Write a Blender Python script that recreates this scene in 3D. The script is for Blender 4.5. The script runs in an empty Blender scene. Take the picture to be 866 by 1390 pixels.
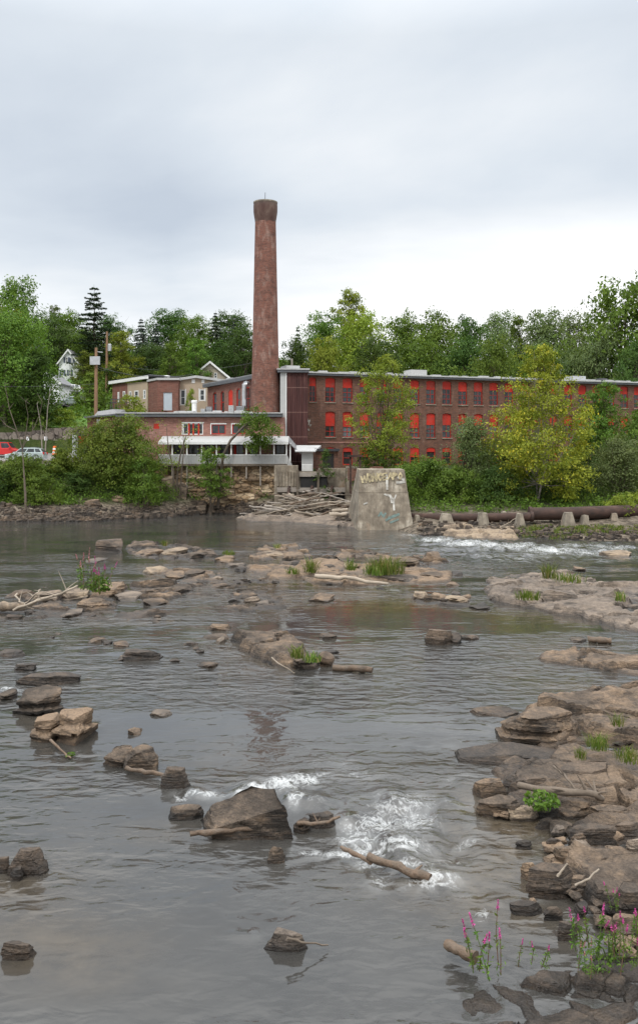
import bpy, math, random
import numpy as np
from mathutils import Vector, Matrix

S = bpy.context.scene
COL = S.collection
R = math.radians
random.seed(7)

# ------------------------------------------------------------------ camera numbers (photo pixels 866 x 1390)
F, CX, HY, CH = 1263.0, 433.0, 618.0, 6.3          # focal length px, centre x, horizon y, eye height over the water (m)


def P(px, py, Y):
    """point seen at photo pixel (px, py) when it stands Y metres away"""
    return ((px - CX) / F * Y, Y, CH - (py - HY) / F * Y)


def PX(px, Y):
    return (px - CX) / F * Y


def PZ(py, Y):
    return CH - (py - HY) / F * Y


def W(px, py, z=0.0):
    """point of the level z that is seen at the pixel"""
    Y = F * (CH - z) / (py - HY)
    return ((px - CX) / F * Y, Y, z)


# ------------------------------------------------------------------ noise (numpy)
def _hash(i, j, k, seed):
    h = (i * 374761393 + j * 668265263 + k * 2147483647 + seed * 974711) & 0xFFFFFFFF
    h = ((h ^ (h >> 13)) * 1274126177) & 0xFFFFFFFF
    h = (h ^ (h >> 16)) & 0xFFFFFFFF
    return h / 4294967295.0


def vnoise(p, seed=0):
    p = np.asarray(p, dtype=np.float64)
    i = np.floor(p).astype(np.int64)
    f = p - i
    u = f * f * (3 - 2 * f)
    r = 0
    for a in (0, 1):
        for b in (0, 1):
            for c in (0, 1):
                w = (u[:, 0] if a else 1 - u[:, 0]) * (u[:, 1] if b else 1 - u[:, 1]) * (u[:, 2] if c else 1 - u[:, 2])
                r = r + w * _hash(i[:, 0] + a, i[:, 1] + b, i[:, 2] + c, seed)
    return r * 2 - 1


def fbm(p, seed=0, octaves=4, gain=0.5, lac=2.03):
    p = np.asarray(p, dtype=np.float64)
    r, a = 0, 1.0
    for o in range(octaves):
        r = r + a * vnoise(p, seed + o * 17)
        p = p * lac + 3.7
        a *= gain
    return r


def sstep(a, b, x):
    t = np.clip((x - a) / (b - a), 0, 1)
    return t * t * (3 - 2 * t)


# ------------------------------------------------------------------ objects
def tag(o, label=None, cat=None, group=None, kind=None):
    if label:
        o['label'] = label
    if cat:
        o['category'] = cat
    if group:
        o['group'] = group
    if kind:
        o['kind'] = kind
    return o


def empty(name, loc=(0, 0, 0), rz=0.0, label=None, cat=None, group=None):
    o = bpy.data.objects.new(name, None)
    o.empty_display_size = 0.3
    COL.objects.link(o)
    o.location = loc
    o.rotation_euler = (0, 0, rz)
    return tag(o, label, cat, group)


def link(name, me, m, parent=None):
    if m is not None and len(me.materials) == 0:
        me.materials.append(m)
    o = bpy.data.objects.new(name, me)
    COL.objects.link(o)
    if parent is not None:
        o.parent = parent
    return o


def np_mesh(name, verts, quads, smooth=False, sharp=None, tint=None, attrs=None):
    verts = np.asarray(verts, dtype=np.float32)
    quads = np.asarray(quads, dtype=np.int32)
    me = bpy.data.meshes.new(name)
    n, k = quads.shape
    me.vertices.add(len(verts))
    me.vertices.foreach_set('co', verts.ravel())
    me.loops.add(n * k)
    me.loops.foreach_set('vertex_index', quads.ravel())
    me.polygons.add(n)
    me.polygons.foreach_set('loop_start', np.arange(0, n * k, k, dtype=np.int32))
    me.update(calc_edges=True)
    me.polygons.foreach_set('use_smooth', np.full(n, bool(smooth)))
    if sharp is not None:
        me.set_sharp_from_angle(angle=sharp)
    if tint is not None:
        a = me.attributes.new('tint', 'FLOAT', 'FACE')
        a.data.foreach_set('value', np.asarray(tint, dtype=np.float32))
    for key, v in (attrs or {}).items():
        a = me.attributes.new(key, 'FLOAT', 'POINT')
        a.data.foreach_set('value', np.asarray(v, dtype=np.float32))
    me.update()
    return me


class MB:
    """collects faces, then links them as one mesh object"""

    def __init__(self):
        self.v, self.f, self.smooth = [], [], []

    def face(self, pts, smooth=False):
        i = len(self.v)
        self.v.extend([tuple(p) for p in pts])
        self.f.append(list(range(i, i + len(pts))))
        self.smooth.append(smooth)
        return self

    def box(self, x0, x1, y0, y1, z0, z1):
        return self.hexa([(x0, y0, z0), (x1, y0, z0), (x1, y1, z0), (x0, y1, z0)],
                         [(x0, y0, z1), (x1, y0, z1), (x1, y1, z1), (x0, y1, z1)])

    def hexa(self, lo, hi):
        """prism between two loops of the same length"""
        i, n = len(self.v), len(lo)
        self.v.extend([tuple(p) for p in lo] + [tuple(p) for p in hi])
        self.f.append([i + k for k in range(n - 1, -1, -1)])
        self.f.append([i + n + k for k in range(n)])
        for k in range(n):
            self.f.append([i + k, i + (k + 1) % n, i + n + (k + 1) % n, i + n + k])
        self.smooth += [False] * (n + 2)
        return self

    def tube(self, pts, radii, seg=7, cap=True):
        pts = [Vector(p) for p in pts]
        if not hasattr(radii, '__len__'):
            radii = [radii] * len(pts)
        i0 = len(self.v)
        up = Vector((0.13, 0.31, 0.94))
        for k, p in enumerate(pts):
            d = (pts[min(k + 1, len(pts) - 1)] - pts[max(k - 1, 0)])
            d = d.normalized() if d.length > 1e-9 else Vector((0, 0, 1))
            a = d.cross(up)
            if a.length < 0.05:
                a = d.cross(Vector((1, 0, 0)))
            a.normalize()
            b = d.cross(a)
            for s in range(seg):
                t = 2 * math.pi * s / seg
                self.v.append(tuple(p + (a * math.cos(t) + b * math.sin(t)) * radii[k]))
        for k in range(len(pts) - 1):
            for s in range(seg):
                q = i0 + k * seg
                self.f.append([q + s, q + seg + s, q + seg + (s + 1) % seg, q + (s + 1) % seg])
                self.smooth.append(True)
        if cap:
            self.f.append([i0 + s for s in range(seg)])
            e = i0 + (len(pts) - 1) * seg
            self.f.append([e + s for s in range(seg - 1, -1, -1)])
            self.smooth += [False, False]
        return self

    def lathe(self, prof, seg=32, c=(0, 0), smooth=True, caps=True):
        i0 = len(self.v)
        for r, z in prof:
            for s in range(seg):
                t = 2 * math.pi * s / seg
                self.v.append((c[0] + r * math.cos(t), c[1] + r * math.sin(t), z))
        for k in range(len(prof) - 1):
            for s in range(seg):
                q = i0 + k * seg
                self.f.append([q + s, q + (s + 1) % seg, q + seg + (s + 1) % seg, q + seg + s])
                self.smooth.append(smooth)
        if caps:
            self.f.append([i0 + s for s in range(seg - 1, -1, -1)])
            e = i0 + (len(prof) - 1) * seg
            self.f.append([e + s for s in range(seg)])
            self.smooth += [False, False]
        return self

    def wall(self, o, ax, out, length, z0, z1, openings=(), reveal=0.22, arch=0.0):
        """vertical wall from o along ax (unit xy), facing out (unit xy), with openings (s0, s1, za, zb) that have reveals"""
        ss = sorted({0.0, length, *[v for a in openings for v in a[:2]]})
        zs = sorted({z0, z1, *[v for a in openings for v in a[2:4]]})
        pt = lambda s, z, d=0.0: (o[0] + ax[0] * s - out[0] * d, o[1] + ax[1] * s - out[1] * d, z)
        for a, b in zip(ss, ss[1:]):
            for c, d in zip(zs, zs[1:]):
                ms, mz = (a + b) / 2, (c + d) / 2
                if any(q[0] < ms < q[1] and q[2] < mz < q[3] for q in openings):
                    continue
                self.face([pt(a, c), pt(b, c), pt(b, d), pt(a, d)])
        for q in openings:
            a, b, c, d = q[:4]
            self.face([pt(a, c), pt(a, d), pt(a, d, reveal), pt(a, c, reveal)])
            self.face([pt(b, c), pt(b, c, reveal), pt(b, d, reveal), pt(b, d)])
            self.face([pt(a, c), pt(a, c, reveal), pt(b, c, reveal), pt(b, c)])
            self.face([pt(a, d), pt(b, d), pt(b, d, reveal), pt(a, d, reveal)])
            if arch:
                n = 6
                for k in range(n):
                    u0, u1 = k / n, (k + 1) / n
                    z_ = lambda u: d - arch * (2 * u - 1) ** 2
                    s_ = lambda u: a + (b - a) * u
                    self.face([pt(s_(u0), z_(u0), .004), pt(s_(u1), z_(u1), .004), pt(s_(u1), d, .004), pt(s_(u0), d, .004)])
                    self.face([pt(s_(u0), z_(u0), .004), pt(s_(u0), z_(u0), reveal), pt(s_(u1), z_(u1), reveal), pt(s_(u1), z_(u1), .004)])
        return self

    def mesh(self, name):
        me = bpy.data.meshes.new(name)
        me.from_pydata(self.v, [], self.f)
        me.polygons.foreach_set('use_smooth', self.smooth)
        me.update()
        if any(self.smooth):
            me.set_sharp_from_angle(angle=R(48))
        return me

    def build(self, name, m, parent=None):
        return link(name, self.mesh(name), m, parent)


# ------------------------------------------------------------------ materials
class NT:
    def __init__(self, m):
        self.t = m.node_tree
        self.n, self.l = self.t.nodes, self.t.links

    def new(self, typ, **kw):
        nd = self.n.new(typ)
        for k, v in kw.items():
            setattr(nd, k, v)
        return nd

    def set(self, nd, **kw):
        for k, v in kw.items():
            s = nd.inputs[k.replace('_', ' ')]
            if hasattr(v, 'is_linked'):
                self.l.new(v, s)
            else:
                s.default_value = v
        return nd

    def math(self, op, a, b=0.0, c=None, clamp=False):
        nd = self.new('ShaderNodeMath', operation=op)
        nd.use_clamp = clamp
        for i, v in enumerate((a, b) if c is None else (a, b, c)):
            if hasattr(v, 'is_linked'):
                self.l.new(v, nd.inputs[i])
            else:
                nd.inputs[i].default_value = v
        return nd.outputs[0]

    def mix(self, fac, a, b, mode='MIX'):
        nd = self.new('ShaderNodeMix', data_type='RGBA', blend_type=mode)
        for s, v in ((nd.inputs['Factor'], fac), (nd.inputs['A'], a), (nd.inputs['B'], b)):
            if hasattr(v, 'is_linked'):
                self.l.new(v, s)
            else:
                s.default_value = v if not hasattr(v, '__len__') else (*v[:3], 1.0)
        return nd.outputs['Result']

    def noise(self, vec, scale, detail=4.0, rough=0.55, dist=0.0):
        nd = self.new('ShaderNodeTexNoise')
        self.set(nd, Scale=scale, Detail=detail, Roughness=rough, Distortion=dist)
        if vec is not None:
            self.l.new(vec, nd.inputs['Vector'])
        return nd.outputs[0]

    def ramp(self, fac, *stops):
        nd = self.new('ShaderNodeValToRGB')
        e = nd.color_ramp.elements
        while len(e) < len(stops):
            e.new(0.5)
        for el, (p, c) in zip(e, stops):
            el.position = p
            el.color = (*c[:3], 1.0) if hasattr(c, '__len__') else (c, c, c, 1.0)
        self.l.new(fac, nd.inputs[0])
        return nd.outputs[0]

    def coord(self, which='Object'):
        return self.new('ShaderNodeTexCoord').outputs[which]

    def mapping(self, vec, scale=(1, 1, 1), loc=(0, 0, 0)):
        nd = self.new('ShaderNodeMapping')
        nd.inputs['Scale'].default_value = scale
        nd.inputs['Location'].default_value = loc
        self.l.new(vec, nd.inputs['Vector'])
        return nd.outputs[0]

    def sep(self, vec):
        nd = self.new('ShaderNodeSeparateXYZ')
        self.l.new(vec, nd.inputs[0])
        return nd.outputs

    def comb(self, x, y, z=0.0):
        nd = self.new('ShaderNodeCombineXYZ')
        for i, v in enumerate((x, y, z)):
            if hasattr(v, 'is_linked'):
                self.l.new(v, nd.inputs[i])
            else:
                nd.inputs[i].default_value = v
        return nd.outputs[0]

    def bump(self, h, strength=0.3, dist=0.02, normal=None):
        nd = self.new('ShaderNodeBump')
        self.set(nd, Strength=strength, Distance=dist)
        self.l.new(h, nd.inputs['Height'])
        if normal is not None:
            self.l.new(normal, nd.inputs['Normal'])
        return nd.outputs[0]

    def attr(self, name):
        return self.new('ShaderNodeAttribute', attribute_name=name).outputs['Fac']


def new_mat(name):
    m = bpy.data.materials.new(name)
    m.use_nodes = True
    t = NT(m)
    bsdf = t.n['Principled BSDF']
    return m, t, bsdf


def plain(name, col, var=0.25, scale=2.5, rough=0.75, bump=0.0, bscale=30.0, dirt=0.0, metallic=0.0, spec=0.4, streak=False):
    """solid colour broken up by noise; dirt: how much of a second, brown-grey patina"""
    m, t, b = new_mat(name)
    v = t.coord()
    if streak:
        v2 = t.mapping(v, (6, 6, 0.5))
    else:
        v2 = v
    n1 = t.noise(v2, scale, 5)
    n2 = t.noise(v, scale * 9, 3)
    k = t.math('ADD', t.math('MULTIPLY', n1, 0.7), t.math('MULTIPLY', n2, 0.3))
    rnd = t.new('ShaderNodeObjectInfo').outputs['Random']
    k = t.math('ADD', k, t.math('MULTIPLY_ADD', rnd, 0.16, -0.08))
    lo = [c * (1 - var) for c in col]
    hi = [min(1, c * (1 + var)) for c in col]
    c = t.ramp(k, (0.32, lo), (0.68, hi))
    if dirt:
        d = t.ramp(t.noise(v2, scale * 0.8 + 0.3, 6, 0.65), (0.48, 0.0), (0.68, dirt))
        c = t.mix(d, c, (0.11, 0.09, 0.07))
    t.l.new(c, b.inputs['Base Color'])
    t.set(b, Roughness=rough, Metallic=metallic)
    b.inputs['Specular IOR Level'].default_value = spec
    if bump:
        t.l.new(t.bump(t.noise(v, bscale, 4), bump, 0.03), b.inputs['Normal'])
    return m


def brick(name, c1, c2, mortar, soot=0.35, pale=0.15, round_=False):
    m, t, b = new_mat(name)
    v = t.coord()
    x, y, z = t.sep(v)
    if round_:
        u = t.math('MULTIPLY', t.math('ARCTAN2', y, x), 1.5)
    else:
        u = t.math('ADD', x, y)
    bv = t.comb(u, z)
    br = t.new('ShaderNodeTexBrick')
    t.l.new(bv, br.inputs['Vector'])
    br.inputs['Color1'].default_value = (*c1, 1)
    br.inputs['Color2'].default_value = (*c2, 1)
    br.inputs['Mortar'].default_value = (*mortar, 1)
    t.set(br, Scale=1.0, Bias=0.0)
    br.inputs['Mortar Size'].default_value = 0.008
    br.inputs['Brick Width'].default_value = 0.23
    br.inputs['Row Height'].default_value = 0.08
    c = br.outputs['Color']
    pt = t.noise(t.mapping(v, (0.9, 0.9, 1.6)), 0.9, 7, 0.7)
    c = t.mix(t.ramp(pt, (0.5, 0.0), (0.72, soot)), c, (0.028, 0.022, 0.02))
    pl = t.noise(t.mapping(v, (1.6, 1.6, 0.7), (7, 3, 1)), 0.9, 6, 0.65)
    c = t.mix(t.ramp(pl, (0.52, 0.0), (0.74, pale)), c, (0.42, 0.33, 0.28))
    row = t.noise(t.comb(t.math('MULTIPLY', u, 1.3), t.math('MULTIPLY', z, 9.0)), 1.0, 3)
    c = t.mix(0.55, c, t.ramp(row, (0.3, 0.55), (0.7, 1.45)), 'MULTIPLY')
    t.l.new(c, b.inputs['Base Color'])
    t.set(b, Roughness=0.9)
    b.inputs['Specular IOR Level'].default_value = 0.25
    t.l.new(t.bump(br.outputs['Fac'], -0.4, 0.01), b.inputs['Normal'])
    return m


def leaf_mat(name, c1, c2, c3=None, amount=0.5, trans=0.3):
    """c1..c2 by the leaf's own tint, c3 for the leaves past `amount` (turned leaves); the whole crown varies a little by object"""
    m, t, b = new_mat(name)
    ti = t.attr('tint')
    c = t.mix(ti, c1, c2)
    if c3 is not None:
        k = t.math('MULTIPLY', t.math('SUBTRACT', ti, amount), 6.0, clamp=True)
        c = t.mix(k, c, c3)
    rnd = t.new('ShaderNodeObjectInfo').outputs['Random']
    h = t.new('ShaderNodeHueSaturation')
    t.l.new(t.math('MULTIPLY_ADD', rnd, 0.03, 0.485), h.inputs['Hue'])
    t.l.new(t.math('MULTIPLY_ADD', rnd, 0.35, 0.83), h.inputs['Value'])
    h.inputs['Saturation'].default_value = 1.0
    t.l.new(c, h.inputs['Color'])
    c = h.outputs[0]
    t.l.new(c, b.inputs['Base Color'])
    t.set(b, Roughness=0.6)
    b.inputs['Specular IOR Level'].default_value = 0.12
    tr = t.new('ShaderNodeBsdfTranslucent')
    t.l.new(t.mix(1.0, c, (1.25, 1.2, 0.6), 'MULTIPLY'), tr.inputs['Color'])
    mx = t.new('ShaderNodeMixShader')
    mx.inputs[0].default_value = trans
    t.l.new(b.outputs[0], mx.inputs[1])
    t.l.new(tr.outputs[0], mx.inputs[2])
    t.l.new(mx.outputs[0], t.n['Material Output'].inputs['Surface'])
    return m


def rock_mat(name, tan, grey, dark, wet=0.10, scale=1.0):
    m, t, b = new_mat(name)
    geo = t.new('ShaderNodeNewGeometry')
    pos = geo.outputs['Position']
    n1 = t.noise(t.mapping(pos, (1, 1, 2.2)), 0.9 * scale, 6, 0.62)
    n2 = t.noise(t.mapping(pos, (1.4, 0.8, 5.0)), 3.5 * scale, 6, 0.7)
    n3 = t.noise(pos, 22.0 * scale, 4, 0.6)
    rnd = t.new('ShaderNodeObjectInfo').outputs['Random']
    k = t.math('ADD', t.math('MULTIPLY', n1, 0.6), t.math('MULTIPLY', n2, 0.4))
    k = t.math('ADD', k, t.math('MULTIPLY_ADD', rnd, 0.16, -0.08))
    c = t.ramp(k, (0.38, dark), (0.47, grey), (0.58, tan), (0.72, [min(1, q * 1.3) for q in tan]))
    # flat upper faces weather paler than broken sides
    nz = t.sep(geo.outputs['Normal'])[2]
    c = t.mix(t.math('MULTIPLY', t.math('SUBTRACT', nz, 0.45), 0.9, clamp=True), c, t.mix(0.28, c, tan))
    c = t.mix(0.5, c, t.ramp(n3, (0.3, 0.4), (0.7, 1.6)), 'MULTIPLY')
    vo = t.new('ShaderNodeTexVoronoi', feature='DISTANCE_TO_EDGE')
    t.set(vo, Scale=1.3 * scale)
    t.l.new(t.mapping(t.mix(0.12, pos, t.new('ShaderNodeTexNoise').outputs['Color'], 'ADD'), (1.0, 1.6, 2.0)), vo.inputs['Vector'])
    crack = t.ramp(vo.outputs['Distance'], (0.0, 1.0), (0.028, 0.0))
    crack = t.math('MULTIPLY', crack, t.ramp(t.noise(pos, 1.7, 3), (0.48, 0.0), (0.6, 1.0)))
    c = t.mix(t.math('MULTIPLY', crack, 0.5), c, (0.03, 0.025, 0.02))
    bed = t.noise(t.mapping(pos, (0.9, 0.9, 14.0)), 1.6, 5, 0.7, 0.3)
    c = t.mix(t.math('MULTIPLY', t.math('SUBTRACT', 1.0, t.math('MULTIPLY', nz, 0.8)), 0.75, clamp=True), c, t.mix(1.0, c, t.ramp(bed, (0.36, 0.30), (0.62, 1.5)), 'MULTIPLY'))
    z = t.sep(pos)[2]
    wl = t.math('ADD', z, t.math('MULTIPLY', t.math('SUBTRACT', n2, 0.5), 0.12))
    wetf = t.math('SUBTRACT', 1.0, t.math('MULTIPLY', t.math('SUBTRACT', wl, wet * 0.4), 1.0 / max(wet, .01)), clamp=True)
    c = t.mix(t.math('MULTIPLY', wetf, 0.72), c, t.mix(0.85, c, (0.10, 0.085, 0.07), 'MULTIPLY'))
    t.l.new(c, b.inputs['Base Color'])
    t.l.new(t.math('MULTIPLY_ADD', wetf, -0.5, 0.85), b.inputs['Roughness'])
    b.inputs['Specular IOR Level'].default_value = 0.35
    st = t.noise(t.mapping(pos, (1.2, 1.2, 9.0)), 2.6, 5, 0.7)
    hgt = t.math('ADD', t.math('MULTIPLY', st, 0.5), t.math('MULTIPLY', n3, 0.35))
    hgt = t.math('ADD', hgt, t.math('MULTIPLY', bed, 0.35))
    hgt = t.math('SUBTRACT', hgt, t.math('MULTIPLY', crack, 0.2))
    t.l.new(t.bump(hgt, 0.9, 0.12), b.inputs['Normal'])
    return m


M = {}
M['mill_brick'] = brick('old_dark_brick', (0.188, 0.078, 0.048), (0.108, 0.053, 0.037), (0.13, 0.10, 0.085), 0.45, 0.2)
M['stack_brick'] = brick('stack_brick', (0.235, 0.088, 0.058), (0.140, 0.062, 0.046), (0.18, 0.13, 0.11), 0.62, 0.5, True)
M['pink_brick'] = brick('faded_brick', (0.34, 0.15, 0.115), (0.24, 0.10, 0.08), (0.32, 0.24, 0.2), 0.4, 0.5)
M['red_brick'] = brick('red_brick', (0.22, 0.085, 0.062), (0.16, 0.068, 0.052), (0.22, 0.15, 0.12), 0.2, 0.15)
M['red_paint'] = plain('red_paint', (0.44, 0.021, 0.009), 0.3, 1.2, 0.7, dirt=0.35)
M['white_paint'] = plain('white_paint', (0.74, 0.74, 0.72), 0.06, 1.5, 0.6, dirt=0.2)
M['grey_white'] = plain('weathered_white_boards', (0.43, 0.43, 0.42), 0.14, 1.5, 0.7, dirt=0.35, streak=True)
M['roof_dark'] = plain('dark_roofing', (0.045, 0.045, 0.05), 0.3, 1.5, 0.85)
M['fascia'] = plain('grey_fascia', (0.10, 0.105, 0.115), 0.2, 1.0, 0.6, dirt=0.2)
M['roof_grey'] = plain('grey_roofing', (0.21, 0.21, 0.215), 0.15, 1.0, 0.7, dirt=0.25)
M['roof_white'] = plain('pale_roofing', (0.44, 0.44, 0.435), 0.1, 0.9, 0.7, dirt=0.25)
M['beige'] = plain('beige_stucco', (0.42, 0.33, 0.24), 0.10, 0.7, 0.85, dirt=0.1)
M['siding'] = plain('white_siding', (0.82, 0.83, 0.84), 0.05, 2, 0.6)
M['tan_siding'] = plain('tan_siding', (0.36, 0.31, 0.24), 0.1, 2, 0.7)
M['door_blue'] = plain('pale_blue_door', (0.46, 0.51, 0.56), 0.06, 2, 0.5)
M['shade_black'] = plain('painted_interior_shade', (0.016, 0.015, 0.014), 0.3, 2, 0.8)  # near-black colour painted in for the shade inside openings
M['shutter'] = plain('shutter_paint', (0.09, 0.11, 0.14), 0.1, 2, 0.6)
M['metal'] = plain('galvanised_metal', (0.48, 0.49, 0.50), 0.12, 2, 0.4, dirt=0.2, metallic=0.4)
M['metal_dark'] = plain('dark_metal', (0.09, 0.09, 0.095), 0.2, 3, 0.5, metallic=0.3)
M['pole_wood'] = plain('pole_wood', (0.22, 0.13, 0.075), 0.25, 1.5, 0.85, streak=True)
M['old_wood'] = plain('old_grey_timber', (0.12, 0.095, 0.07), 0.35, 1.2, 0.85, streak=True, dirt=0.3)
M['drift'] = plain('bleached_driftwood', (0.29, 0.24, 0.185), 0.35, 1.2, 0.8, bump=0.4, bscale=14)
M['drift_dark'] = plain('wet_driftwood', (0.12, 0.08, 0.052), 0.6, 4.0, 0.7, bump=0.9, bscale=18, dirt=0.7)
M['log_tan'] = plain('stripped_log', (0.26, 0.195, 0.135), 0.5, 3.5, 0.8, bump=0.9, bscale=16, dirt=0.8)
M['bark'] = plain('grey_brown_bark', (0.115, 0.09, 0.068), 0.35, 2.0, 0.9, bump=0.5, bscale=9)
M['bark_pale'] = plain('pale_dead_bark', (0.27, 0.235, 0.20), 0.3, 2.0, 0.9, bump=0.5, bscale=9)
M['stem_green'] = plain('green_stem', (0.07, 0.10, 0.03), 0.3, 8, 0.7)
M['stem_red'] = plain('reddish_stem', (0.13, 0.075, 0.05), 0.3, 8, 0.7)
M['magenta'] = plain('magenta_petals', (0.42, 0.05, 0.22), 0.45, 25, 0.6)
M['pink'] = plain('faded_pink_petals', (0.42, 0.17, 0.18), 0.3, 25, 0.6)
M['asphalt'] = plain('worn_asphalt', (0.20, 0.185, 0.175), 0.15, 0.35, 0.9, bump=0.2, dirt=0.15)
M['car_silver'] = plain('silver_green_car_paint', (0.42, 0.48, 0.47), 0.03, 1, 0.25, metallic=0.35, spec=0.6)
M['car_red'] = plain('red_car_paint', (0.55, 0.02, 0.018), 0.04, 1, 0.25, spec=0.6)
M['car_white'] = plain('white_car_paint', (0.70, 0.71, 0.72), 0.03, 1, 0.25, spec=0.6)
M['rubber'] = plain('rubber', (0.02, 0.02, 0.02), 0.2, 4, 0.8)
M['rim'] = plain('alloy', (0.55, 0.55, 0.56), 0.05, 4, 0.3, metallic=0.8)
M['lamp_red'] = plain('red_lens', (0.5, 0.015, 0.015), 0.1, 4, 0.2)
M['lamp_clear'] = plain('clear_lens', (0.7, 0.7, 0.7), 0.05, 4, 0.15)
M['orange'] = plain('orange_plastic', (0.75, 0.14, 0.02), 0.08, 4, 0.5)
M['white_band'] = plain('reflective_white', (0.78, 0.78, 0.78), 0.05, 4, 0.4)
M['plaque'] = plain('white_sign', (0.8, 0.81, 0.82), 0.04, 3, 0.5)
M['yellow_spray'] = plain('yellow_spray_paint', (0.40, 0.335, 0.20), 0.45, 3, 0.8, dirt=0.8)
M['white_spray'] = plain('white_spray_paint', (0.50, 0.48, 0.43), 0.25, 3, 0.8, dirt=0.7)
M['teal_spray'] = plain('teal_spray_paint', (0.17, 0.24, 0.22), 0.25, 3, 0.8, dirt=0.5)
M['lawn'] = plain('mown_lawn', (0.10, 0.19, 0.035), 0.25, 1.5, 0.9, bump=0.4, bscale=20)

# glass: dark, reflective; random panes have grey sky reflection painted into the colour
m, t, b = new_mat('window_glass')
rn = t.new('ShaderNodeObjectInfo').outputs['Random']
t.l.new(t.mix(t.ramp(rn, (0.45, 0.0), (0.95, 0.6)), t.ramp(t.noise(t.coord(), 1.3, 3), (0.35, (0.015, 0.017, 0.018)), (0.7, (0.06, 0.066, 0.07))), (0.17, 0.19, 0.20)), b.inputs['Base Color'])
t.set(b, Roughness=0.12)
b.inputs['Specular IOR Level'].default_value = 0.5
M['glass'] = m

# rusty corrugated sheet
m, t, b = new_mat('rusty_corrugated_sheet')
v = t.coord()
x, y, z = t.sep(v)
st = t.noise(t.mapping(v, (5.0, 5.0, 0.25)), 1.0, 6, 0.65)
c = t.ramp(st, (0.30, (0.030, 0.010, 0.009)), (0.52, (0.066, 0.018, 0.015)), (0.72, (0.13, 0.056, 0.046)))
lap = t.math('FRACT', t.math('MULTIPLY', z, 0.36))
c = t.mix(t.math('MULTIPLY', t.math('LESS_THAN', lap, 0.025), 0.6), c, (0.30, 0.18, 0.15))
t.l.new(c, b.inputs['Base Color'])
t.set(b, Roughness=0.75)
wv = t.math('SINE', t.math('MULTIPLY', t.math('ADD', x, y), 36.0))
t.l.new(t.bump(wv, 0.8, 0.03), b.inputs['Normal'])
M['rust_sheet'] = m

# rusty pipe
m, t, b = new_mat('rusted_steel')
v = t.coord()
c = t.ramp(t.noise(t.mapping(v, (0.6, 2, 2)), 1.2, 6, 0.7), (0.32, (0.022, 0.014, 0.011)), (0.55, (0.058, 0.030, 0.021)), (0.75, (0.105, 0.062, 0.044)))
t.l.new(c, b.inputs['Base Color'])
t.set(b, Roughness=0.85)
M['rust'] = m


def concrete_mat(name, base, dark, pale):
    m, t, b = new_mat(name)
    v = t.coord()
    n = t.noise(v, 0.9, 7, 0.65)
    st = t.noise(t.mapping(v, (3.2, 3.2, 0.22)), 1.0, 6, 0.7)
    c = t.ramp(n, (0.3, dark), (0.5, base), (0.72, pale))
    c = t.mix(t.ramp(st, (0.46, 0.0), (0.66, 0.75)), c, dark)
    c = t.mix(t.ramp(t.noise(t.mapping(v, (2.2, 2.2, 0.18), (5, 1, 0)), 1.0, 6, 0.75), (0.60, 0.0), (0.72, 0.8)), c, pale)
    c = t.mix(t.ramp(t.noise(v, 0.55, 4, 0.6, 0.6), (0.56, 0.0), (0.7, 0.5)), c, (0.24, 0.14, 0.075))
    t.l.new(c, b.inputs['Base Color'])
    t.set(b, Roughness=0.9)
    t.l.new(t.bump(t.noise(v, 7.0, 6, 0.7), 0.5, 0.05), b.inputs['Normal'])
    return m


M['concrete'] = concrete_mat('stained_concrete', (0.235, 0.195, 0.145), (0.105, 0.085, 0.063), (0.46, 0.41, 0.33))
M['concrete_pale'] = concrete_mat('pale_concrete', (0.25, 0.215, 0.165), (0.11, 0.09, 0.07), (0.38, 0.33, 0.26))


def stone_wall_mat(name, c_lo, c_mid, c_hi, sx=1.1, sz=2.4):
    m, t, b = new_mat(name)
    v = t.coord()
    nz = t.new('ShaderNodeTexNoise')
    t.set(nz, Scale=0.8)
    t.l.new(v, nz.inputs['Vector'])
    vv = t.mapping(t.mix(0.35, v, nz.outputs['Color'], 'ADD'), (sx, sx, sz))
    vo = t.new('ShaderNodeTexVoronoi', feature='F1')
    t.set(vo, Scale=1.0)
    t.l.new(vv, vo.inputs['Vector'])
    ve = t.new('ShaderNodeTexVoronoi', feature='DISTANCE_TO_EDGE')
    t.set(ve, Scale=1.0)
    t.l.new(vv, ve.inputs['Vector'])
    g = t.sep(vo.outputs['Color'])[0]
    k = t.math('ADD', t.math('MULTIPLY', g, 0.55), t.math('MULTIPLY', t.noise(v, 3.0, 6, 0.65), 0.45))
    c = t.ramp(k, (0.25, c_lo), (0.5, c_mid), (0.75, c_hi))
    e = t.ramp(ve.outputs['Distance'], (0.0, 1.0), (0.07, 0.0))
    c = t.mix(t.math('MULTIPLY', e, 0.75), c, (0.03, 0.024, 0.018))
    t.l.new(c, b.inputs['Base Color'])
    t.set(b, Roughness=0.9)
    t.l.new(t.bump(t.math('MULTIPLY_ADD', e, -1.0, t.noise(v, 6, 5, .7)), 0.8, 0.12), b.inputs['Normal'])
    return m


M['stone_wall'] = stone_wall_mat('brown_rubble_stone', (0.16, 0.11, 0.068), (0.34, 0.23, 0.13), (0.50, 0.39, 0.26))
M['block_wall'] = stone_wall_mat('retaining_blocks', (0.12, 0.10, 0.085), (0.21, 0.175, 0.145), (0.32, 0.275, 0.23), 1.0, 1.0)

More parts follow.
